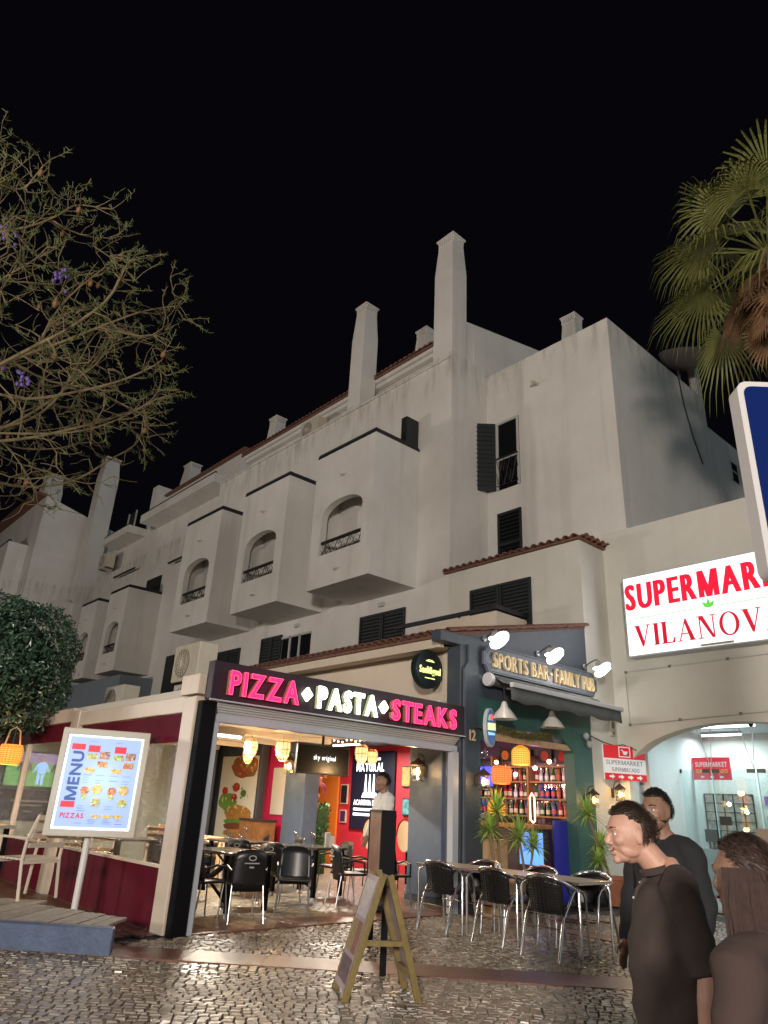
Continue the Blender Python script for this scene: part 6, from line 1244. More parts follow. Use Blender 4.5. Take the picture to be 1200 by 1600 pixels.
food = [foodphoto('menu_dish%d' % i, c, 46) for i, c in enumerate((((.55, .38, .10), (.40, .20, .04), (.65, .50, .25), (.25, .28, .06)), ((.40, .08, .03), (.55, .25, .08), (.25, .05, .03), (.6, .45, .2)), ((.12, .25, .05), (.30, .40, .12), (.55, .50, .25), (.4, .1, .05)), ((.22, .10, .08), (.45, .22, .12), (.12, .06, .05), (.5, .4, .3))))]
mp(-.40, 1.96, -.24, 2.03, 'red_tab', mred); mp(-.40, 1.28, -.24, 1.35, 'red_tab', mred)
for i, c0 in enumerate((-.20, .12)):
    mp(c0, 1.94, c0+.14, 2.02, 'red_tab', mred); mp(c0, 1.85, c0+.13, 1.92, 'dish_photo', food[2]); mp(c0+.15, 1.86, c0+.27, 1.95, 'dish_photo', food[3]); mp(c0+.14, 1.76, c0+.26, 1.83, 'dish_photo', food[1]); mp(c0, 1.69, c0+.12, 1.75, 'dish_photo', food[0])
    for (cx, cz, r_, fm) in ((c0+.05, 1.48, .055, food[1]), (c0+.19, 1.50, .065, food[0]), (c0+.05, 1.41, .035, food[2]), (c0+.20, 1.35, .058, food[2])): sub(ML, MB().plate([(cx+r_*math.cos(2*PI*q/16), cz+r_*.9*math.sin(2*PI*q/16)) for q in range(16)], [], .003, FL(.070+.0004*k)), 'dish_photo', fm); k += 1
for i in range(3): cx = .03+i*.13; sub(ML, MB().plate([(cx+.06*math.cos(PI*q/12), 1.205-.045*math.sin(PI*q/12)) for q in range(13)], [], .003, FL(.071)), 'pizza_photo', food[0])
txt = mat('menu_text', (.2, .25, .4), .4, emit=(.22, .30, .55), estr=.6); m = MB(); mr = random.Random(2)
for i in range(46):
    x = mr.choice([-.2, -.05, .12, .27]); z = mr.choice([1.24, 1.27, 1.30, 1.57, 1.60, 1.63, 1.66, 1.79, 1.10, 1.12, 1.14, 2.06]); m.plate([(x, z), (x+mr.uniform(.05, .11), z), (x+mr.uniform(.05, .11), z+.008), (x, z+.008)], [], .002, FL(.0695))
tag(sub(ML, m, 'small_print', txt), kind='stuff'); c_ = oL+nL*.35+Vector((0, 0, 1.6)); lamp('lightbox_light', c_, 10, (.72, .82, 1.0), .35, ML)
# ---- blue totem sign at the right edge
BT = thing('blue_totem_sign', 'blue sign with white rounded border at the right edge', 'sign', (-1.2, 6.3, 0)); ub = Vector((.68, .733, 0)); nb_ = Vector((.733, -.68, 0)); ob = Vector((-1.86, 5.55, 0))
def rr_(x0, z0, x1, z1, r): return [(cx+r*math.cos(a0+PI/2*k/6), cz+r*math.sin(a0+PI/2*k/6)) for cx, cz, a0 in ((x1-r, z1-r, 0), (x0+r, z1-r, PI/2), (x0+r, z0+r, PI), (x1-r, z0+r, 1.5*PI)) for k in range(7)]
FBt = lambda d: (tuple(ob+nb_*d), tuple(ub), (0, 0, 1), tuple(nb_))
sub(BT, MB().plate(rr_(0, 3.2, 1.5, 4.95, .09), [], .16, FBt(0)), 'case', mat('totem_white', (.68, .66, .64), .4)); sub(BT, MB().plate(rr_(.05, 3.25, 1.45, 4.90, .07), [], .006, FBt(.007)), 'blue_face', mat('totem_blue', (.002, .008, .055), .4, emit=(.003, .016, .12), estr=.55, spec=.2))
pc_ = ob+ub*.75-nb_*.08; sub(BT, MB().tube([(pc_.x, pc_.y, 0), (pc_.x, pc_.y, 3.2)], .07, 12), 'post', greyplastic)
# ---- planters and yuccas by the pub
def yucca(heads, label, base, pot='crate', group='yuccas in front of the pub'):
    t = thing('yucca_plant', label, 'plant', base, group=group); yr = random.Random(hash(label) % 1000 if False else int(abs(base[1])*97)); base = Vector(base)
    st = MB(); lf = MB()
    for hx, hy, hz, L in heads:
        top = Vector((hx, hy, hz)); st.tube([base+Vector((0, 0, .3)), base.lerp(top, .5)+Vector((yr.uniform(-.04, .04), yr.uniform(-.04, .04), .1)), top], [.028, .022, .02], 7)
        for k in range(58):
            az = k*2.39996; el = math.radians(-35+115*(k/57)); l = 1.15*L*yr.uniform(.85, 1.1); d = Vector((math.cos(az)*math.cos(el), math.sin(az)*math.cos(el), math.sin(el))); s_ = d.cross(Vector((0, 0, 1))); s_ = s_.normalized() if s_.length > .01 else Vector((1, 0, 0)); w_ = .022
            p1 = top+d*l*.45+Vector((0, 0, .02)); p2 = top+d*l+Vector((0, 0, -.10*l*math.cos(el))); nrm = s_.cross(d)*.006
            lf.add([top+s_*w_*.5, top-s_*w_*.5, p1-s_*w_, p1+s_*w_, p2, top-nrm, p1-nrm], [(0, 5, 6, 3), (5, 1, 2, 6), (3, 6, 4), (6, 2, 4)])
    sub(t, st, 'stem', stem_m); sub(t, lf, 'leaves', yucca_m)
    b = base
    if pot == 'crate':
        for z in (.0, .16, .32): sub(t, MB().box((b.x-.24, b.y-.24, z+.01), (b.x+.24, b.y-.215, z+.15)).box((b.x-.24, b.y+.215, z+.01), (b.x+.24, b.y+.24, z+.15)).box((b.x-.24, b.y-.214, z+.01), (b.x-.215, b.y+.214, z+.15)).box((b.x+.215, b.y-.214, z+.01), (b.x+.24, b.y+.214, z+.15)), 'crate_board', woodlight)
        sub(t, MB().box((b.x-.21, b.y-.21, .05), (b.x+.21, b.y+.21, .42)), 'soil', mat('soil', (.03, .02, .012), .9))
    else:
        sub(t, MB().lathe([(.16, 0), (.21, .3), (.235, .42), (.25, .43), (.25, .48), (.22, .48), (.21, .42)], b, 20), 'pot', terracotta, smooth=True); sub(t, MB().lathe([(.21, .43), (.001, .44)], b, 16), 'soil', mat('soil', (.03, .02, .012), .9))
    return t
yucca([(-8.0, 9.80, 1.48, .36)], 'tallest yucca standing in a crate beside the dark column', (-8.0, 9.95, 0)); yucca([(-7.95, 10.30, 1.10, .36), (-7.9, 10.62, .98, .28)], 'middle yucca pair in a crate before the blue bar panel', (-7.95, 10.5, 0)); yucca([(-7.95, 9.55, 1.2, .28)], 'small yucca nearest the dark column', (-8.05, 9.45, 0) if False else (-7.78, 9.62, 0))
yucca([(-8.0, 12.45, 1.52, .34), (-7.98, 12.78, .98, .30), (-7.9, 12.55, .72, .26)], 'yucca with three heads in a terracotta pot by the green wall', (-7.95, 13.1, 0), 'pot')
cr_ = thing('wooden_box', 'upright wooden box with a dark slot among the yuccas', 'box', (-8.2, 9.95, 0)); sub(cr_, MB().plate([(9.72, .5), (10.2, .5), (10.2, 1.06), (9.72, 1.06)], [[(9.88, .72), (9.88, .92), (10.0, .92), (10.0, .72)]], .12, XF(-8.12)), 'box', woodlight); sub(cr_, MB().box((-8.24, 9.73, 0), (-8.14, 10.19, .5)), 'stand', black)
rp = thing('red_pole', 'thin red pole leaning beside the terracotta pot', 'pole', (-7.6, 13.6, 0)); sub(rp, MB().tube([(-7.55, 13.75, 0), (-7.7, 13.95, 1.15)], .02, 8), 'stick', redm)

# ================================================================== TREES
def clipped_tree():
    t = thing('clipped_tree', 'dense dark green tree clipped to a rounded block at the left edge', 'tree', (-14.3, 3.7, 0)); lr = random.Random(12)
    sub(t, MB().tube([(-14.4, 3.5, 0), (-14.35, 3.55, 1.2), (-14.4, 3.5, 2.6)], [.14, .11, .10], 10), 'trunk', bark, smooth=True)
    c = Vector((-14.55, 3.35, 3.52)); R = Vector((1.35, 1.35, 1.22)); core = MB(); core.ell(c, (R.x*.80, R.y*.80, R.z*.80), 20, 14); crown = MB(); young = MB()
    for i in range(15000):
        d = Vector((lr.gauss(0, 1), lr.gauss(0, 1), lr.gauss(0, 1))).normalized()
        k = 1/((abs(d.x)**3.2+abs(d.y)**3.2+abs(d.z)**3.2)**(1/3.2)); k = min(k, 1.22)
        rr = k*(1-abs(lr.gauss(0, .075))+(.05 if lr.random() < .04 else 0))*(1+.06*math.sin(d.x*9+1)*math.sin(d.y*8)*math.cos(d.z*7)+.03*math.sin(d.x*23)*math.sin(d.z*19+d.y*17))
        p = c+Vector((d.x*R.x, d.y*R.y, d.z*R.z))*rr
        g_ = (d+Vector((lr.gauss(0, .6), lr.gauss(0, .6), lr.gauss(0, .6)))).normalized(); a = g_.orthogonal().normalized(); a = (Matrix.Rotation(lr.uniform(0, 6.28), 3, g_) @ a); b = g_.cross(a); l = lr.uniform(.035, .06); w_ = l*.42
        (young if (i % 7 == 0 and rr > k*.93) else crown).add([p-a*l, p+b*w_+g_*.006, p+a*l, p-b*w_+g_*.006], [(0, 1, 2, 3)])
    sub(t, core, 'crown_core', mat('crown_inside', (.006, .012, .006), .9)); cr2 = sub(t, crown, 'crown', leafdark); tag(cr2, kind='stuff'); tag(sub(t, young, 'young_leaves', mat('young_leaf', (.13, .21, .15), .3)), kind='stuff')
clipped_tree()
def jacaranda():
    """open crown grown towards random points, so that branches fork and arch like the real ones"""
    import numpy as np
    t = thing('jacaranda_tree', 'bare branching jacaranda with seed pods and feathery leaf tips at the upper left', 'tree', (-10.6, -.9, 0)); jr = np.random.RandomState(5); c = np.array([-9.9, .55, 6.9]); R = np.array([3.3, 3.3, 2.35])
    A_ = []
    while len(A_) < 1150:
        p = jr.uniform(-1, 1, 3); r_ = np.linalg.norm(p)
        if r_ < 1 and r_ > .40 and p[2] > -.85: A_.append(c+p*R)
    A_ = np.array(A_); nodes = [np.array([-10.6, -.9, 0.0])]; par = [-1]
    for z in np.arange(.4, 4.6, .35): nodes.append(np.array([-10.6+.06*math.sin(z*1.3), -.9+.09*z*.6, z])); par.append(len(nodes)-2)
    step = .20
    for it in range(150):
        N = np.array(nodes); d2 = ((A_[:, None, :]-N[None])**2).sum(2); near = d2.argmin(1); dm = np.sqrt(d2.min(1)); grow = {}
        for i, (n_, dd_) in enumerate(zip(near, dm)):
            if dd_ < 3.2: grow.setdefault(n_, []).append((A_[i]-N[n_])/max(dd_, 1e-6))
        added = 0
        for n_, ds in grow.items():
            v_ = np.sum(ds, 0)+jr.normal(0, .25, 3); 
            if par[n_] >= 0: v_ = v_+.9*len(ds)*(N[n_]-N[par[n_]])/step*.5
            v_ /= np.linalg.norm(v_)+1e-9; q = N[n_]+v_*step
            if d2.shape[1] < 9000 and ((N-q)**2).sum(1).min() > (step*.55)**2: nodes.append(q); par.append(n_); added += 1
        N = np.array(nodes); d2 = ((A_[:, None, :]-N[None])**2).sum(2).min(1); A_ = A_[d2 > .26**2]
        if not added or len(A_) == 0: break
    n = len(nodes); kids = [[] for _ in range(n)]
    for i, p in enumerate(par):
        if p >= 0: kids[p].append(i)
    rad = [0]*n
    for i in range(n-1, -1, -1): rad[i] = .0075 if not kids[i] else sum(rad[k]**2.25 for k in kids[i])**(1/2.25)
    wood_ = MB(); twig = MB(); leaf = MB(); V3 = lambda a: Vector((float(a[0]), float(a[1]), float(a[2])))
    starts = [(0, None)]; 
    while starts:
        i, p = starts.pop(); chain = ([p] if p is not None else [])+[i]
        while kids[i]:
            ks = sorted(kids[i], key=lambda k: -rad[k]); 
            for k in ks[1:]: starts.append((k, i))
            i = ks[0]; chain.append(i)
        pts = [V3(nodes[k]) for k in chain]; rs = [min(.17, rad[k]) for k in chain]
        if p is not None: rs[0] = min(rs[0], rs[1]*1.15)
        if len(pts) > 2: pts = [pts[0]]+[(pts[k-1]+pts[k]*2+pts[k+1])/4 for k in range(1, len(pts)-1)]+[pts[-1]]
        if len(pts) > 1: wood_.tube(pts, rs, 6 if rs[0] > .02 else 5)
    tips = [i for i in range(n) if rad[i] < .013]; cV = V3(c); tr = random.Random(8)
    for i in tips:
        p = V3(nodes[i]); out = (p-cV).normalized()
        for q in range(2):
            d = (out*.7+Vector((tr.gauss(0, .6), tr.gauss(0, .6), tr.gauss(-.05, .5)))).normalized(); L = tr.uniform(.18, .45); pts = [p]
            for s_ in range(3): d = (d+Vector((tr.gauss(0, .25), tr.gauss(0, .25), tr.gauss(.06, .25)))).normalized(); pts.append(pts[-1]+d*L/3)
            twig.tube(pts, [.006, .005, .004, .003], 4)
            up_ = p.z > 6.6+tr.gauss(0, .7) or tr.random() < .25
            if up_:
                for s_ in range(12):
                    b = pts[-1].lerp(pts[1], tr.random()*.8); e = (d+Vector((tr.gauss(0, .8), tr.gauss(0, .8), tr.gauss(.1, .7)))).normalized(); l = tr.uniform(.03, .09); sd_ = e.orthogonal().normalized()*.0045
                    leaf.add([b-sd_, b+sd_, b+e*l+sd_*.6, b+e*l-sd_*.6], [(0, 1, 2, 3)])
    sub(t, wood_, 'trunk', bark, smooth=True); tag(sub(t, twig, 'twigs', bark), kind='stuff'); tag(sub(t, leaf, 'crown', leafjac), kind='stuff')
    for k in range(48):
        i = tr.choice(tips); p = V3(nodes[i]); p.z -= tr.uniform(.05, .12); sub(t, MB().ell(p, (.042, .03, .05), 8, 6).tube([p+Vector((0, 0, .04)), V3(nodes[i])], .004, 4), 'seed_pod', pod, smooth=True)
    for k in range(3):
        p = Vector(((-8.30, 1.55, 7.55), (-8.6, .85, 8.0), (-8.8, 1.55, 6.25), (-8.4, 1.9, 6.1), (-8.2, 1.2, 7.9))[k]); f = MB()
        for q in range(14): c_ = p+Vector((tr.gauss(0, .08), tr.gauss(0, .08), tr.gauss(0, .05))); f.ell(c_, (.022, .022, .03), 5, 4)
        sub(t, f, 'blossom', violet)
jacaranda()
def fan_palm():
    t = thing('fan_palm', 'tall fan palm with a skirt of dry brown leaves at the upper right', 'tree', (-2.6, 12.1, 0)); pr = random.Random(31); top = Vector((-3.1, 12.1, 11.5))
    sub(t, MB().tube([(-2.6, 12.1, 0), (-2.65, 12.1, 4), (-2.8, 12.1, 8), tuple(top)], [.24, .2, .19, .2], 12), 'trunk', mat('palm_bark', (.16, .10, .06), .9, noise=.5, nscale=20, bump=.6, bscale=25))
    def fan(az, el, L, r, droop, mtl, name):
        d = Vector((math.cos(az)*math.cos(el), math.sin(az)*math.cos(el), math.sin(el))); s_ = d.cross(Vector((0, 0, 1))).normalized(); hub = top+d*L+Vector((0, 0, -.15*L*L*.5)); m = MB(); m.tube([top, top+d*L*.5+Vector((0, 0, -.02)), hub], [.025, .018, .014], 5); fd = (d+Vector((0, 0, -.25))).normalized(); nrm = s_.cross(fd).normalized(); N_ = 30
        for k in range(N_):
            a = (-1+2*(k+.5)/N_)*math.radians(118); dir_ = fd*math.cos(a)+s_*math.sin(a)+nrm*(-.18*abs(math.sin(a))); l = r*(1-.22*abs(a)/2)*pr.uniform(.88, 1.08); side = (s_*math.cos(a)-fd*math.sin(a))*.024
            P0 = hub; P1 = hub+dir_*l*.55; P2 = hub+dir_*l*.85+Vector((0, 0, -droop*l*.16)); P3 = hub+dir_*l+Vector((0, 0, -droop*l*.42)); f = nrm*.012
            m.add([P0-side*.3, P0+side*.3, P1-side, P1+f, P1+side, P2-side*.55, P2+side*.55, P3], [(0, 3, 2), (0, 1, 3), (1, 4, 3), (2, 3, 5), (3, 6, 5), (3, 4, 6), (5, 6, 7)])
        sub(t, m, name, mtl)
    for k in range(30): fan(k*2.39996+.3, math.radians(-36+112*(k/29)), pr.uniform(1.1, 1.6), pr.uniform(1.0, 1.3), pr.uniform(.8, 1.7), palmleaf, 'fan_leaf')
    for k in range(22): fan(k*2.39996, math.radians(pr.uniform(-84, -52)), pr.uniform(.7, 1.5), pr.uniform(.6, .8), .3, palmdead, 'dry_leaf')
fan_palm()

# ================================================================== PEOPLE
def head_mesh(scale=1.0):
    """sculpted head looking along +X: eyes at half height, nose, mouth, chin; origin at its middle"""
    m = MB(); n, k = 56, 44; m.ell((0, 0, 0), 1.0, n, k); g = lambda x, c, s_: math.exp(-((x-c)/s_)**2); out = []
    for (x, y, z) in m.v:
        X = x*.100; Y = y*.076; Z = z*.118
        if Z < 0: tt = -Z/.118; X = X*(1-.10*tt) + .016*tt; Y *= 1-.28*tt**1.3
        if x < 0: X *= 1.0+.08*g(Z, .03, .06)
        if x > 0:
            f = max(0, x)
            X -= .010*f*g(Z, -.118, .02)*0
            X += 0
            X += .007*f*g(Z, .030, .012)*(1-.3*g(Y, 0, .01)) - .016*f*(g(Y, .031, .017)+g(Y, -.031, .015))*g(Z, .006, .013)
            X -= .010*f*g(Z, -.060, .008)*g(Y, 0, .026)
            X -= .006*f*g(Z, -.080, .008)
            X += .006*f*(g(Y, .045, .018)+g(Y, -.045, .018))*g(Z, -.02, .02)
        out.append((X*scale, Y*scale, Z*scale))
    m.v = out; return m
def ear(m, s, sc):
    m.ell((-.008*sc, s*.074*sc, -.010*sc), (.018*sc, .008*sc, .033*sc), 12, 8); m.tube([(-.004*sc+.017*sc*math.cos(q), s*(.079)*sc, -.008*sc+.031*sc*math.sin(q)) for q in (-1.4, -.9+PI, -.4+PI, .1+PI+.6, 1.5)][1:], .005*sc, 5)
def features(m, sc, smile):
    """nose, brows, cheeks, lips, jaw and chin as volumes that the remesh blends into the skull"""
    S = lambda x, y, z: Vector((x*sc, y*sc, z*sc)); E = lambda c, r: m.ell(S(*c), tuple(k*sc for k in r), 14, 10)
    loft(m, [(S(.080, 0, .020), .010*sc, .008*sc), (S(.092, 0, .006), .011*sc, .0085*sc), (S(.103, 0, -.012), .013*sc, .010*sc), (S(.111, 0, -.026), .013*sc, .0125*sc), (S(.108, 0, -.034), .010*sc, .011*sc)], 12)
    for y in (-1, 1):
        E((.099, y*.0125, -.032), (.011, .008, .008)); E((.083, y*.030, .027), (.012, .024, .007)); E((.062, y*.038, -.026+.006*smile), (.028+.003*smile, .024, .026)); E((.022, y*.042, -.058), (.05, .017, .032)); E((.0795, y*.031, .0135), (.013, .015, .0045)); E((.0795, y*.031, -.003), (.012, .014, .0045))
    E((.093, 0, -.054), (.011, .025+.005*smile, .006)); E((.091, 0, -.0705-.003*smile), (.011, .021+.005*smile, .0068)); E((.078, 0, -.098), (.020, .023, .017)); E((.045, 0, -.085), (.040, .042, .028))
def loft(mb, rings, n=18):
    """closed tube through (centre, half-depth, half-width) rings; the axis follows the centres"""
    C_ = [Vector(r_[0]) for r_ in rings]; vs_ = []; fs = []
    for i, (c, rx, ry) in enumerate(rings):
        d = (C_[min(i+1, len(C_)-1)]-C_[max(i-1, 0)]).normalized(); y = Vector((0, 1, 0)); y = (y-d*y.dot(d)); y = y.normalized() if y.length > .2 else Vector((1, 0, 0)); x = y.cross(d).normalized()
        vs_ += [C_[i]+x*rx*math.cos(2*PI*k/n)+y*ry*math.sin(2*PI*k/n) for k in range(n)]
    for i in range(len(rings)-1):
        for k in range(n): fs.append((i*n+k, i*n+(k+1) % n, (i+1)*n+(k+1) % n, (i+1)*n+k))
    fs += [tuple(range(n))[::-1], tuple((len(rings)-1)*n+k for k in range(n))]; mb.add(vs_, fs)
def mesh_to_mb(me, mb, M=None):
    vs_ = [(M @ v.co) if M else v.co for v in me.vertices]; mb.add(vs_, [tuple(f.vertices) for f in me.polygons]); return mb
def voxel(mb, name, size, smooth=3):
    me = bpy.data.meshes.new(name); me.from_pydata(mb.v, [], mb.f); o = bpy.data.objects.new(name, me); COL.objects.link(o); r_ = o.modifiers.new('r', 'REMESH'); r_.mode = 'VOXEL'; r_.voxel_size = size; r_.use_smooth_shade = True
    s_ = o.modifiers.new('s', 'SMOOTH'); s_.iterations = smooth; s_.factor = .5
    dg = bpy.context.evaluated_depsgraph_get(); dg.update(); ev = bpy.data.meshes.new_from_object(o.evaluated_get(dg)); bpy.data.objects.remove(o); return ev
def person(label, loc, face, H, top_m, leg_m, skin_m, hair_m, lean=0.0, arm=((.05, .30, -.28), (.16, .26, -.50)), hair_len=0, apron=None, head_turn=0.0, head_tilt=0.0, sleeve=True, beard=False, vox=.006, smile=0.0, head_fwd=0.0, girth=1.0):
    """figure H metres tall, standing at loc, facing the angle `face`; skinned skeleton, then remeshed into one surface"""
    t = thing('person', label, 'person', loc, face, local=True); k = H/1.75; hs = k*1.02
    L = lambda x, y, z: Vector((x+lean*max(0, z-.95*k), y, z-abs(lean)*.06*max(0, z-.95*k)))
    hip = L(0, 0, .95*k); chest = L(.0, 0, 1.28*k); neck = L(-.005, 0, 1.47*k); hd = L(.025+head_fwd, 0, 1.615*k-head_fwd*.25)
    def limbs(sy):
        sh = L(-.01, sy*.185*k, 1.41*k); el = sh+Vector((arm[0][0]*k, sy*.07*k, arm[0][2]*k)); wr = sh+Vector((arm[1][0]*k, sy*.06*k, arm[1][2]*k)); hj = Vector((0, sy*.095*k, .90*k)); kn = Vector((.02, sy*.10*k, .49*k)); an = Vector((-.02, sy*.105*k, .08*k)); return sh, el, wr, hj, kn, an
    body = MB(); loft(body, [(L(0, 0, .80*k), .06*k, .10*k), (hip, .105*k, .155*k), (L(0, 0, 1.10*k), .10*k, .135*k), (chest, .115*k, .155*k), (L(0, 0, 1.40*k), .09*k, .15*k), (L(-.01, 0, 1.455*k), .06*k, .08*k)])
    loft(body, [(L(-.012, 0, 1.40*k), .060*k, .060*k), (L(-.010+head_fwd*.3, 0, 1.47*k), .060*k, .058*k), (L(.0+head_fwd*.7, 0, 1.53*k), .058*k, .055*k), (hd, .05*k, .05*k)])
    for sy in (-1, 1): loft(body, [(L(-.02, sy*.03*k, 1.50*k), .03*k, .03*k), (L(-.02, sy*.09*k, 1.445*k), .045*k, .04*k), (L(-.012, sy*.16*k, 1.415*k), .05*k, .045*k)])
    for sy in (-1, 1):
        sh, el, wr, hj, kn, an = limbs(sy); loft(body, [(sh+Vector((0, -sy*.04*k, .01)), .05*k, .05*k), (sh, .055*k, .055*k), (sh.lerp(el, .5), .046*k, .046*k), (el, .038*k, .038*k), (el.lerp(wr, .3), .038*k, .038*k), (wr, .026*k, .022*k), (wr+(wr-el).normalized()*.03*k, .028*k, .018*k)])
        loft(body, [(hj+Vector((0, 0, .06*k)), .09*k, .085*k), (hj, .09*k, .085*k), (hj.lerp(kn, .5), .075*k, .07*k), (kn, .055*k, .052*k), (kn.lerp(an, .35), .055*k, .05*k), (an, .034*k, .032*k), (an+Vector((0, 0, -.05*k)), .036*k, .034*k)])
        loft(body, [(an+Vector((-.04*k, 0, -.03*k)), .035*k, .03*k), (an+Vector((.05*k, 0, -.045*k)), .03*k, .036*k), (an+Vector((.15*k, 0, -.055*k)), .018*k, .032*k)])
    HM = Matrix.Translation(hd+Vector((.0, 0, .012))) @ Matrix.Rotation(head_turn, 4, 'Z') @ Matrix.Rotation(head_tilt, 4, 'Y'); h_ = head_mesh(hs); features(h_, hs, smile); ear(h_, 1, hs); ear(h_, -1, hs); body.add([HM @ Vector(v) for v in h_.v], h_.f)
    for sy in (-1, 1):                                    # hands: palm, four fingers and a thumb
        sh, el, wr, *_ = limbs(sy); d = (wr-el).normalized(); s_ = Vector((1, 0, 0)); s_ = (s_-d*s_.dot(d)).normalized(); palm = wr+d*.05*k; body.ell(palm, (.042*k, .016*k, .05*k), 10, 8)
        for q in range(4):
            b = wr+d*.085*k+s_*(.030-.02*q)*k; l = (.065, .075, .07, .055)[q]*k; bend = Vector((0, -sy*.35, 0)); body.tube([b, b+d*l*.5, b+d*l*.5+(d+bend).normalized()*l*.5], [.0095*k, .009*k, .008*k], 6)
        b = wr+d*.03*k+s_*.035*k; body.tube([b, b+(d+s_*.9).normalized()*.035*k, b+(d+s_*.4).normalized()*.07*k], [.012*k, .010*k, .009*k], 6)
    me = voxel(body, 'body', vox, 5); me.materials.clear(); me.materials.append(skin_m); o = bpy.data.objects.new('body', me); COL.objects.link(o); o.parent = t; o['_local'] = 1
    # clothes
    def cloth(mb, name, mtl, size=.011):
        cm = voxel(mb, name, size); fv = []
        for v in cm.vertices:
            x, y, z = v.co; a = math.atan2(y, x); q = .0035*math.sin(z*34+3*math.sin(a*2+1.3)+x*22)+.003*math.sin(z*61-a*4)+.004*math.sin(a*9+z*7)*max(0, min(1, (1.2*k-z)/.5)); fv.append(v.co+v.normal*q*k)
        for v, c3 in zip(cm.vertices, fv): v.co = c3
        cm.materials.clear(); cm.materials.append(mtl); o = bpy.data.objects.new(name, cm); COL.objects.link(o); o.parent = t; o['_local'] = 1; return o
    c = MB(); G = girth; loft(c, [(L(.0, 0, .80*k), .150*k*G, .188*k*G), (L(.01, 0, .92*k), .150*k*G, .188*k*G), (L(.015*G, 0, 1.06*k), .150*k*G, .178*k*G), (L(.01, 0, 1.20*k), .148*k*G, .180*k*G), (L(.005, 0, 1.31*k), .140*k, .190*k), (L(-.004, 0, 1.385*k), .118*k, .178*k), (L(-.010, 0, 1.43*k), .092*k, .130*k), (L(-.012+head_fwd*.2, 0, 1.468*k), .074*k, .078*k)], 24)
    for sy in (-1, 1):
        sh = limbs(sy)[0]; c.ell(sh+Vector((0, -sy*.012*k, -.012*k)), (.085*k, .078*k, .082*k), 14, 10); loft(c, [(L(-.02, sy*.04*k, 1.475*k), .035*k, .03*k), (L(-.02, sy*.09*k, 1.452*k), .055*k, .05*k), (L(-.012, sy*.16*k, 1.43*k), .066*k, .06*k)])
    for sy in (-1, 1):
        sh, el, wr, *_ = limbs(sy); R_ = [(sh+Vector((0, -sy*.06*k, .0)), .075*k, .07*k), (sh, .078*k, .075*k), (sh.lerp(el, .5), .068*k, .066*k), (el, .062*k, .060*k)]
        if sleeve is not True: R_ += [(el.lerp(wr, .5), .054*k, .052*k), (wr, .042*k, .040*k)]
        loft(c, R_)
    cloth(c, 'shirt', top_m)
    c = MB(); loft(c, [(L(0, 0, 1.0*k), .13*k, .165*k), (L(0, 0, .92*k), .125*k, .17*k), (Vector((0, 0, .84*k)), .12*k, .175*k), (Vector((0, 0, .78*k)), .06*k, .11*k)], 24)
    for sy in (-1, 1): *_, hj, kn, an = limbs(sy); loft(c, [(hj+Vector((0, 0, .04*k)), .11*k, .095*k), (hj.lerp(kn, .4), .095*k, .088*k), (kn, .075*k, .07*k), (kn.lerp(an, .6), .068*k, .064*k), (an+Vector((.005, 0, -.01*k)), .066*k, .06*k)])
    cloth(c, 'trousers', leg_m)
    for sy in (-1, 1): *_, an = limbs(sy); sub(t, MB().ell(an+Vector((.055*k, 0, -.035*k)), (.135*k, .048*k, .045*k), 14, 8), 'shoe', blackp, smooth=True)
    # collar
    cr3 = MB(); c0 = L(0, 0, 1.46*k); cr3.tube([c0+Vector((.066*k*math.cos(2*PI*q/16)+head_fwd*.25, .070*k*math.sin(2*PI*q/16), .008*k-.020*k*math.cos(2*PI*q/16))) for q in range(16)], .017*k, 6, closed=True); sub(t, cr3, 'collar', top_m, smooth=True)
    if smile:
        xf = L(.148*girth, 0, 1.30*k).x; sub(t, MB().tube([L(.075*k, 0, 1.44*k), L(.125*k, 0, 1.38*k), L(.146*k, 0, 1.30*k)], .010*k, 6), 'placket', top_m)
        for z in (1.41, 1.35): sub(t, MB().ell(L((.108 if z > 1.4 else .143)*k, 0, z*k), .006*k, 8, 6), 'button', greyplastic)
    # hair cap following the skull
    hm = MB(); src = head_mesh(hs); keep = []; hv = []; hr_ = random.Random(3)
    for (x, y, z) in src.v:
        X, Y, Z = x/hs, y/hs, z/hs; line = .062-.55*max(0, -X+.03) if X > -.02 else -.02-hair_len*.6
        hv.append(Z > line+(.010 if X > .02 else 0))
    for f in src.f:
        if all(hv[i] for i in f): keep.append(f)
    hv3 = []
    for (x, y, z) in src.v:
        v_ = Vector((x, y, z)); d = v_.normalized(); th = (.006+.006*max(0, z/hs/.118)+.0015*math.sin(y*160/hs+x*60/hs))*hs; hv3.append(HM @ (v_+d*th))
    used = sorted({i for f in keep for i in f}); idx = {i: j for j, i in enumerate(used)}; hm.add([hv3[i] for i in used], [tuple(idx[i] for i in f) for f in keep]); ho = sub(t, hm, 'hair', hair_m, smooth=True); so = ho.modifiers.new('thick', 'SOLIDIFY'); so.thickness = .010*hs; so.offset = -1
    st_ = MB(); inv = HM.to_3x3()
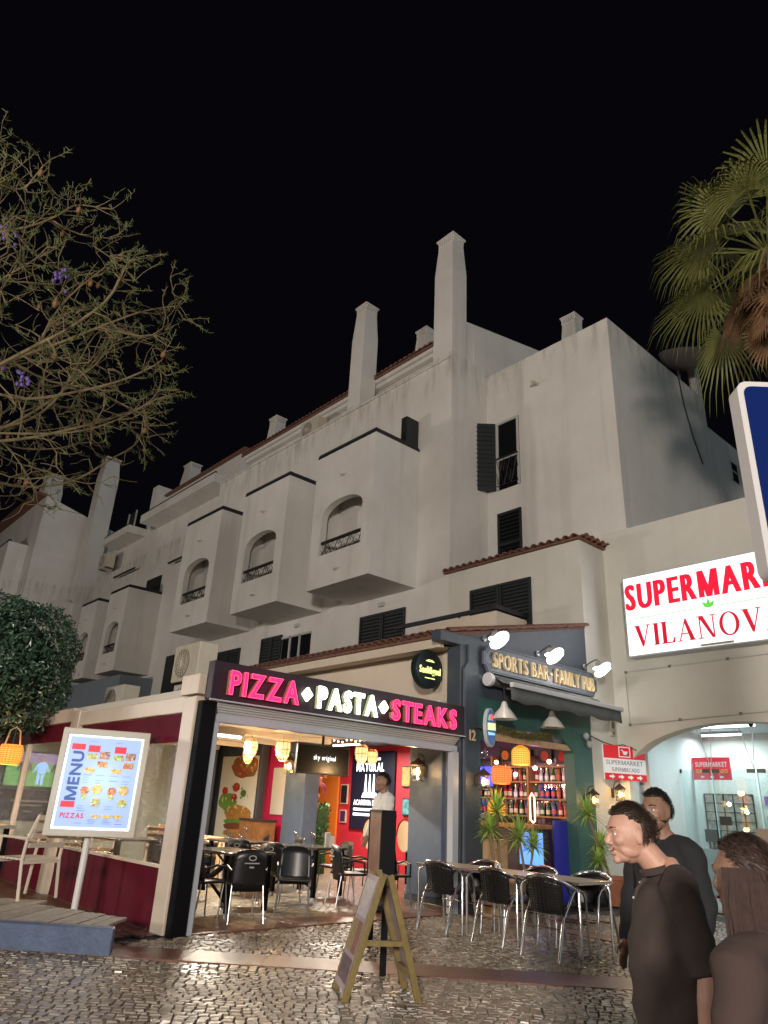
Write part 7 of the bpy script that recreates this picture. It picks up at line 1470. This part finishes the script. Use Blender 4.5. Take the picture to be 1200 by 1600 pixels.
    for q in range(1500):
        i = used[hr_.randrange(len(used))]; p = Vector(src.v[i]); d = p.normalized(); back = Vector((-1, 0, -.25)) if p.z > .03*hs else Vector((-.35, 0, -1)); tg = (back-d*back.dot(d)+Vector((hr_.gauss(0, .12), hr_.gauss(0, .15), hr_.gauss(0, .12)))).normalized(); p = p+d*.0125*hs+Vector((hr_.uniform(-.004, .004), hr_.uniform(-.004, .004), hr_.uniform(-.003, .003))); l = hr_.uniform(.022, .045)*hs; w_ = d.cross(tg).normalized()*.0016*hs
        P_ = [p-w_, p+w_, p+tg*l*.5+d*.004*hs+w_, p+tg*l*.5+d*.004*hs-w_, p+tg*l-d*.006*hs]; st_.add([HM @ v for v in P_], [(0, 1, 2, 3), (3, 2, 4)])
    tag(sub(ho, st_, 'strands', hair_m), kind='stuff')
    if hair_len:
        lh = MB()
        for q in range(240):
            a = PI*.42+PI*1.16*(q+.5)/240; b0 = Vector((.092*math.cos(a)*hs, .082*math.sin(a)*hs, .03*hs)); b0 = b0*hr_.uniform(.93, 1.10); lh.tube([HM @ b0, HM @ (b0*1.15+Vector((hr_.uniform(-.006, .006), hr_.uniform(-.006, .006), -.10*hs))), HM @ (Vector((b0.x*1.2, b0.y*1.15, -hair_len*hs+hr_.uniform(-.02, .02))))], [.010*hs, .011*hs, .004*hs], 5)
        sub(ho, lh, 'long_hair', hair_m, smooth=True)
    # eyes, brows, mouth
    ew = mat('eye_white', (.6, .58, .55), .3); ei = mat('eye_dark', (.02, .012, .008), .2); lipm = mat('lips', (.30, .09, .07), .5); br = MB()
    for sy in (-1, 1):
        c = HM @ Vector((.0785*hs, sy*.031*hs, .0055*hs)); eo = sub(t, MB().ell(c, (.0105*hs,)*3, 10, 8), 'eye', ew, smooth=True); c2 = HM @ Vector((.0855*hs, sy*.0305*hs, .0055*hs)); sub(eo, MB().ell(c2, (.0048*hs,)*3, 8, 6), 'iris', ei)
        br.tube([HM @ Vector((.097*hs, sy*.013*hs, .027*hs)), HM @ Vector((.094*hs, sy*.030*hs, .033*hs)), HM @ Vector((.080*hs, sy*.050*hs, .028*hs))], .0036*hs, 5)
    sub(t, br, 'eyebrows', hair_m); sub(t, MB().tube([HM @ Vector(((.1005-7.5*y*y)*hs, y*hs, (-.0615+(5.0+9*smile)*y*y)*hs)) for y in (-.030, -.022, -.011, 0, .011, .022, .030)], .0038*hs, 6), 'mouth', lipm, smooth=True)
    if smile: sub(t, MB().tube([HM @ Vector(((.1025-7.5*y*y)*hs, y*hs, (-.0595+(5.0+9*smile)*y*y)*hs)) for y in (-.020, -.011, 0, .011, .020)], .0028*hs, 6), 'teeth', mat('teeth', (.65, .62, .56), .3))
    if beard:
        bm = MB(); keep = []; 
        for f in src.f:
            if all(src.v[i][2]/hs < -.045 and src.v[i][0]/hs > -.005 and not (abs(src.v[i][2]/hs+.0595) < .010 and abs(src.v[i][1]/hs) < .024 and src.v[i][0] > .05*hs) for i in f): keep.append(f)
        used = sorted({i for f in keep for i in f}); idx = {i: j for j, i in enumerate(used)}; bm.add([HM @ (Vector(src.v[i])*1.03) for i in used], [tuple(idx[i] for i in f) for f in keep]); sub(t, bm, 'beard', hair_m, smooth=True)
    return t
fa = math.atan2(-.66, -.75)      # towards the left of the picture
person('smiling man in a dark polo shirt walking to the left at the right edge', (-1.50, 2.86, 0), fa, 1.53, shirt1, trousers, skin, hair, lean=.03, arm=((-.05, 0, -.30), (-.02, 0, -.55)), head_tilt=.10, head_turn=.14, vox=.0036, smile=1.0, head_fwd=.085, girth=1.14)
person('dark haired man in black over white standing behind the smiling man', (-2.22, 4.20, 0), fa+.75, 1.62, mat('black_jacket', (.012, .012, .014), .9, bump=.3, bscale=9), trousers, skin2, hairb, arm=((.02, 0, -.30), (.12, 0, -.52)), sleeve='long', beard=True)
person('brown haired person in a brown top closest to us at the lower right', (-.86, 2.10, 0), fa-.85, 1.42, brownc, mat('brown_trousers', (.05, .032, .03), .9), skin2, mat('chestnut_hair', (.055, .031, .024), .6, col2=(.032, .018, .014), nscale=50), arm=((.0, 0, -.28), (.06, 0, -.50)), hair_len=.20, sleeve='long', vox=.005)
person('waiter in a white shirt standing inside the restaurant opening', (-8.95, 8.15, .01), fa+.5, 1.96, whitec, trousers, skin2, hairb, arm=((.05, 0, -.28), (.14, 0, -.5)), sleeve='long', vox=.008)

# ================================================================== UNSEEN STREET LAMPS added to light the facades (behind the photographer)
def added_street_lamp(x, y, power, label):
    t = thing('added_street_lamp', label, 'street lamp', (x, y, 0), group='unseen street lamps added behind the photographer')
    sub(t, MB().lathe([(.14, 0), (.12, .8), (.07, 1.0), (.045, 5.0)], (x, y, 0), 12), 'post', steel)
    sub(t, MB().lathe([(.05, 5.0), (.20, 5.12), (.20, 5.18), (.10, 5.3), (.02, 5.35)], (x, y, 0), 16), 'hood', steel, smooth=True)
    sub(t, MB().lathe([(.05, 4.72), (.17, 4.85), (.19, 5.1)], (x, y, 0), 16), 'globe', glow('added_street_glow', (1, .86, .68), 6), smooth=True)
    lamp('added_street_light', (x, y+.5, 4.9), power, (1, .905, .825), .9, t)
added_street_lamp(10.0, -12.0, 17300, 'unseen street lamp added behind the photographer to the right'); added_street_lamp(-3.0, -20.0, 6800, 'unseen street lamp added straight behind the photographer'); added_street_lamp(-34.0, -12.0, 4800, 'unseen street lamp added far to the left opposite the dim block')

for o in bpy.data.objects:
    if '_local' in o: del o['_local']
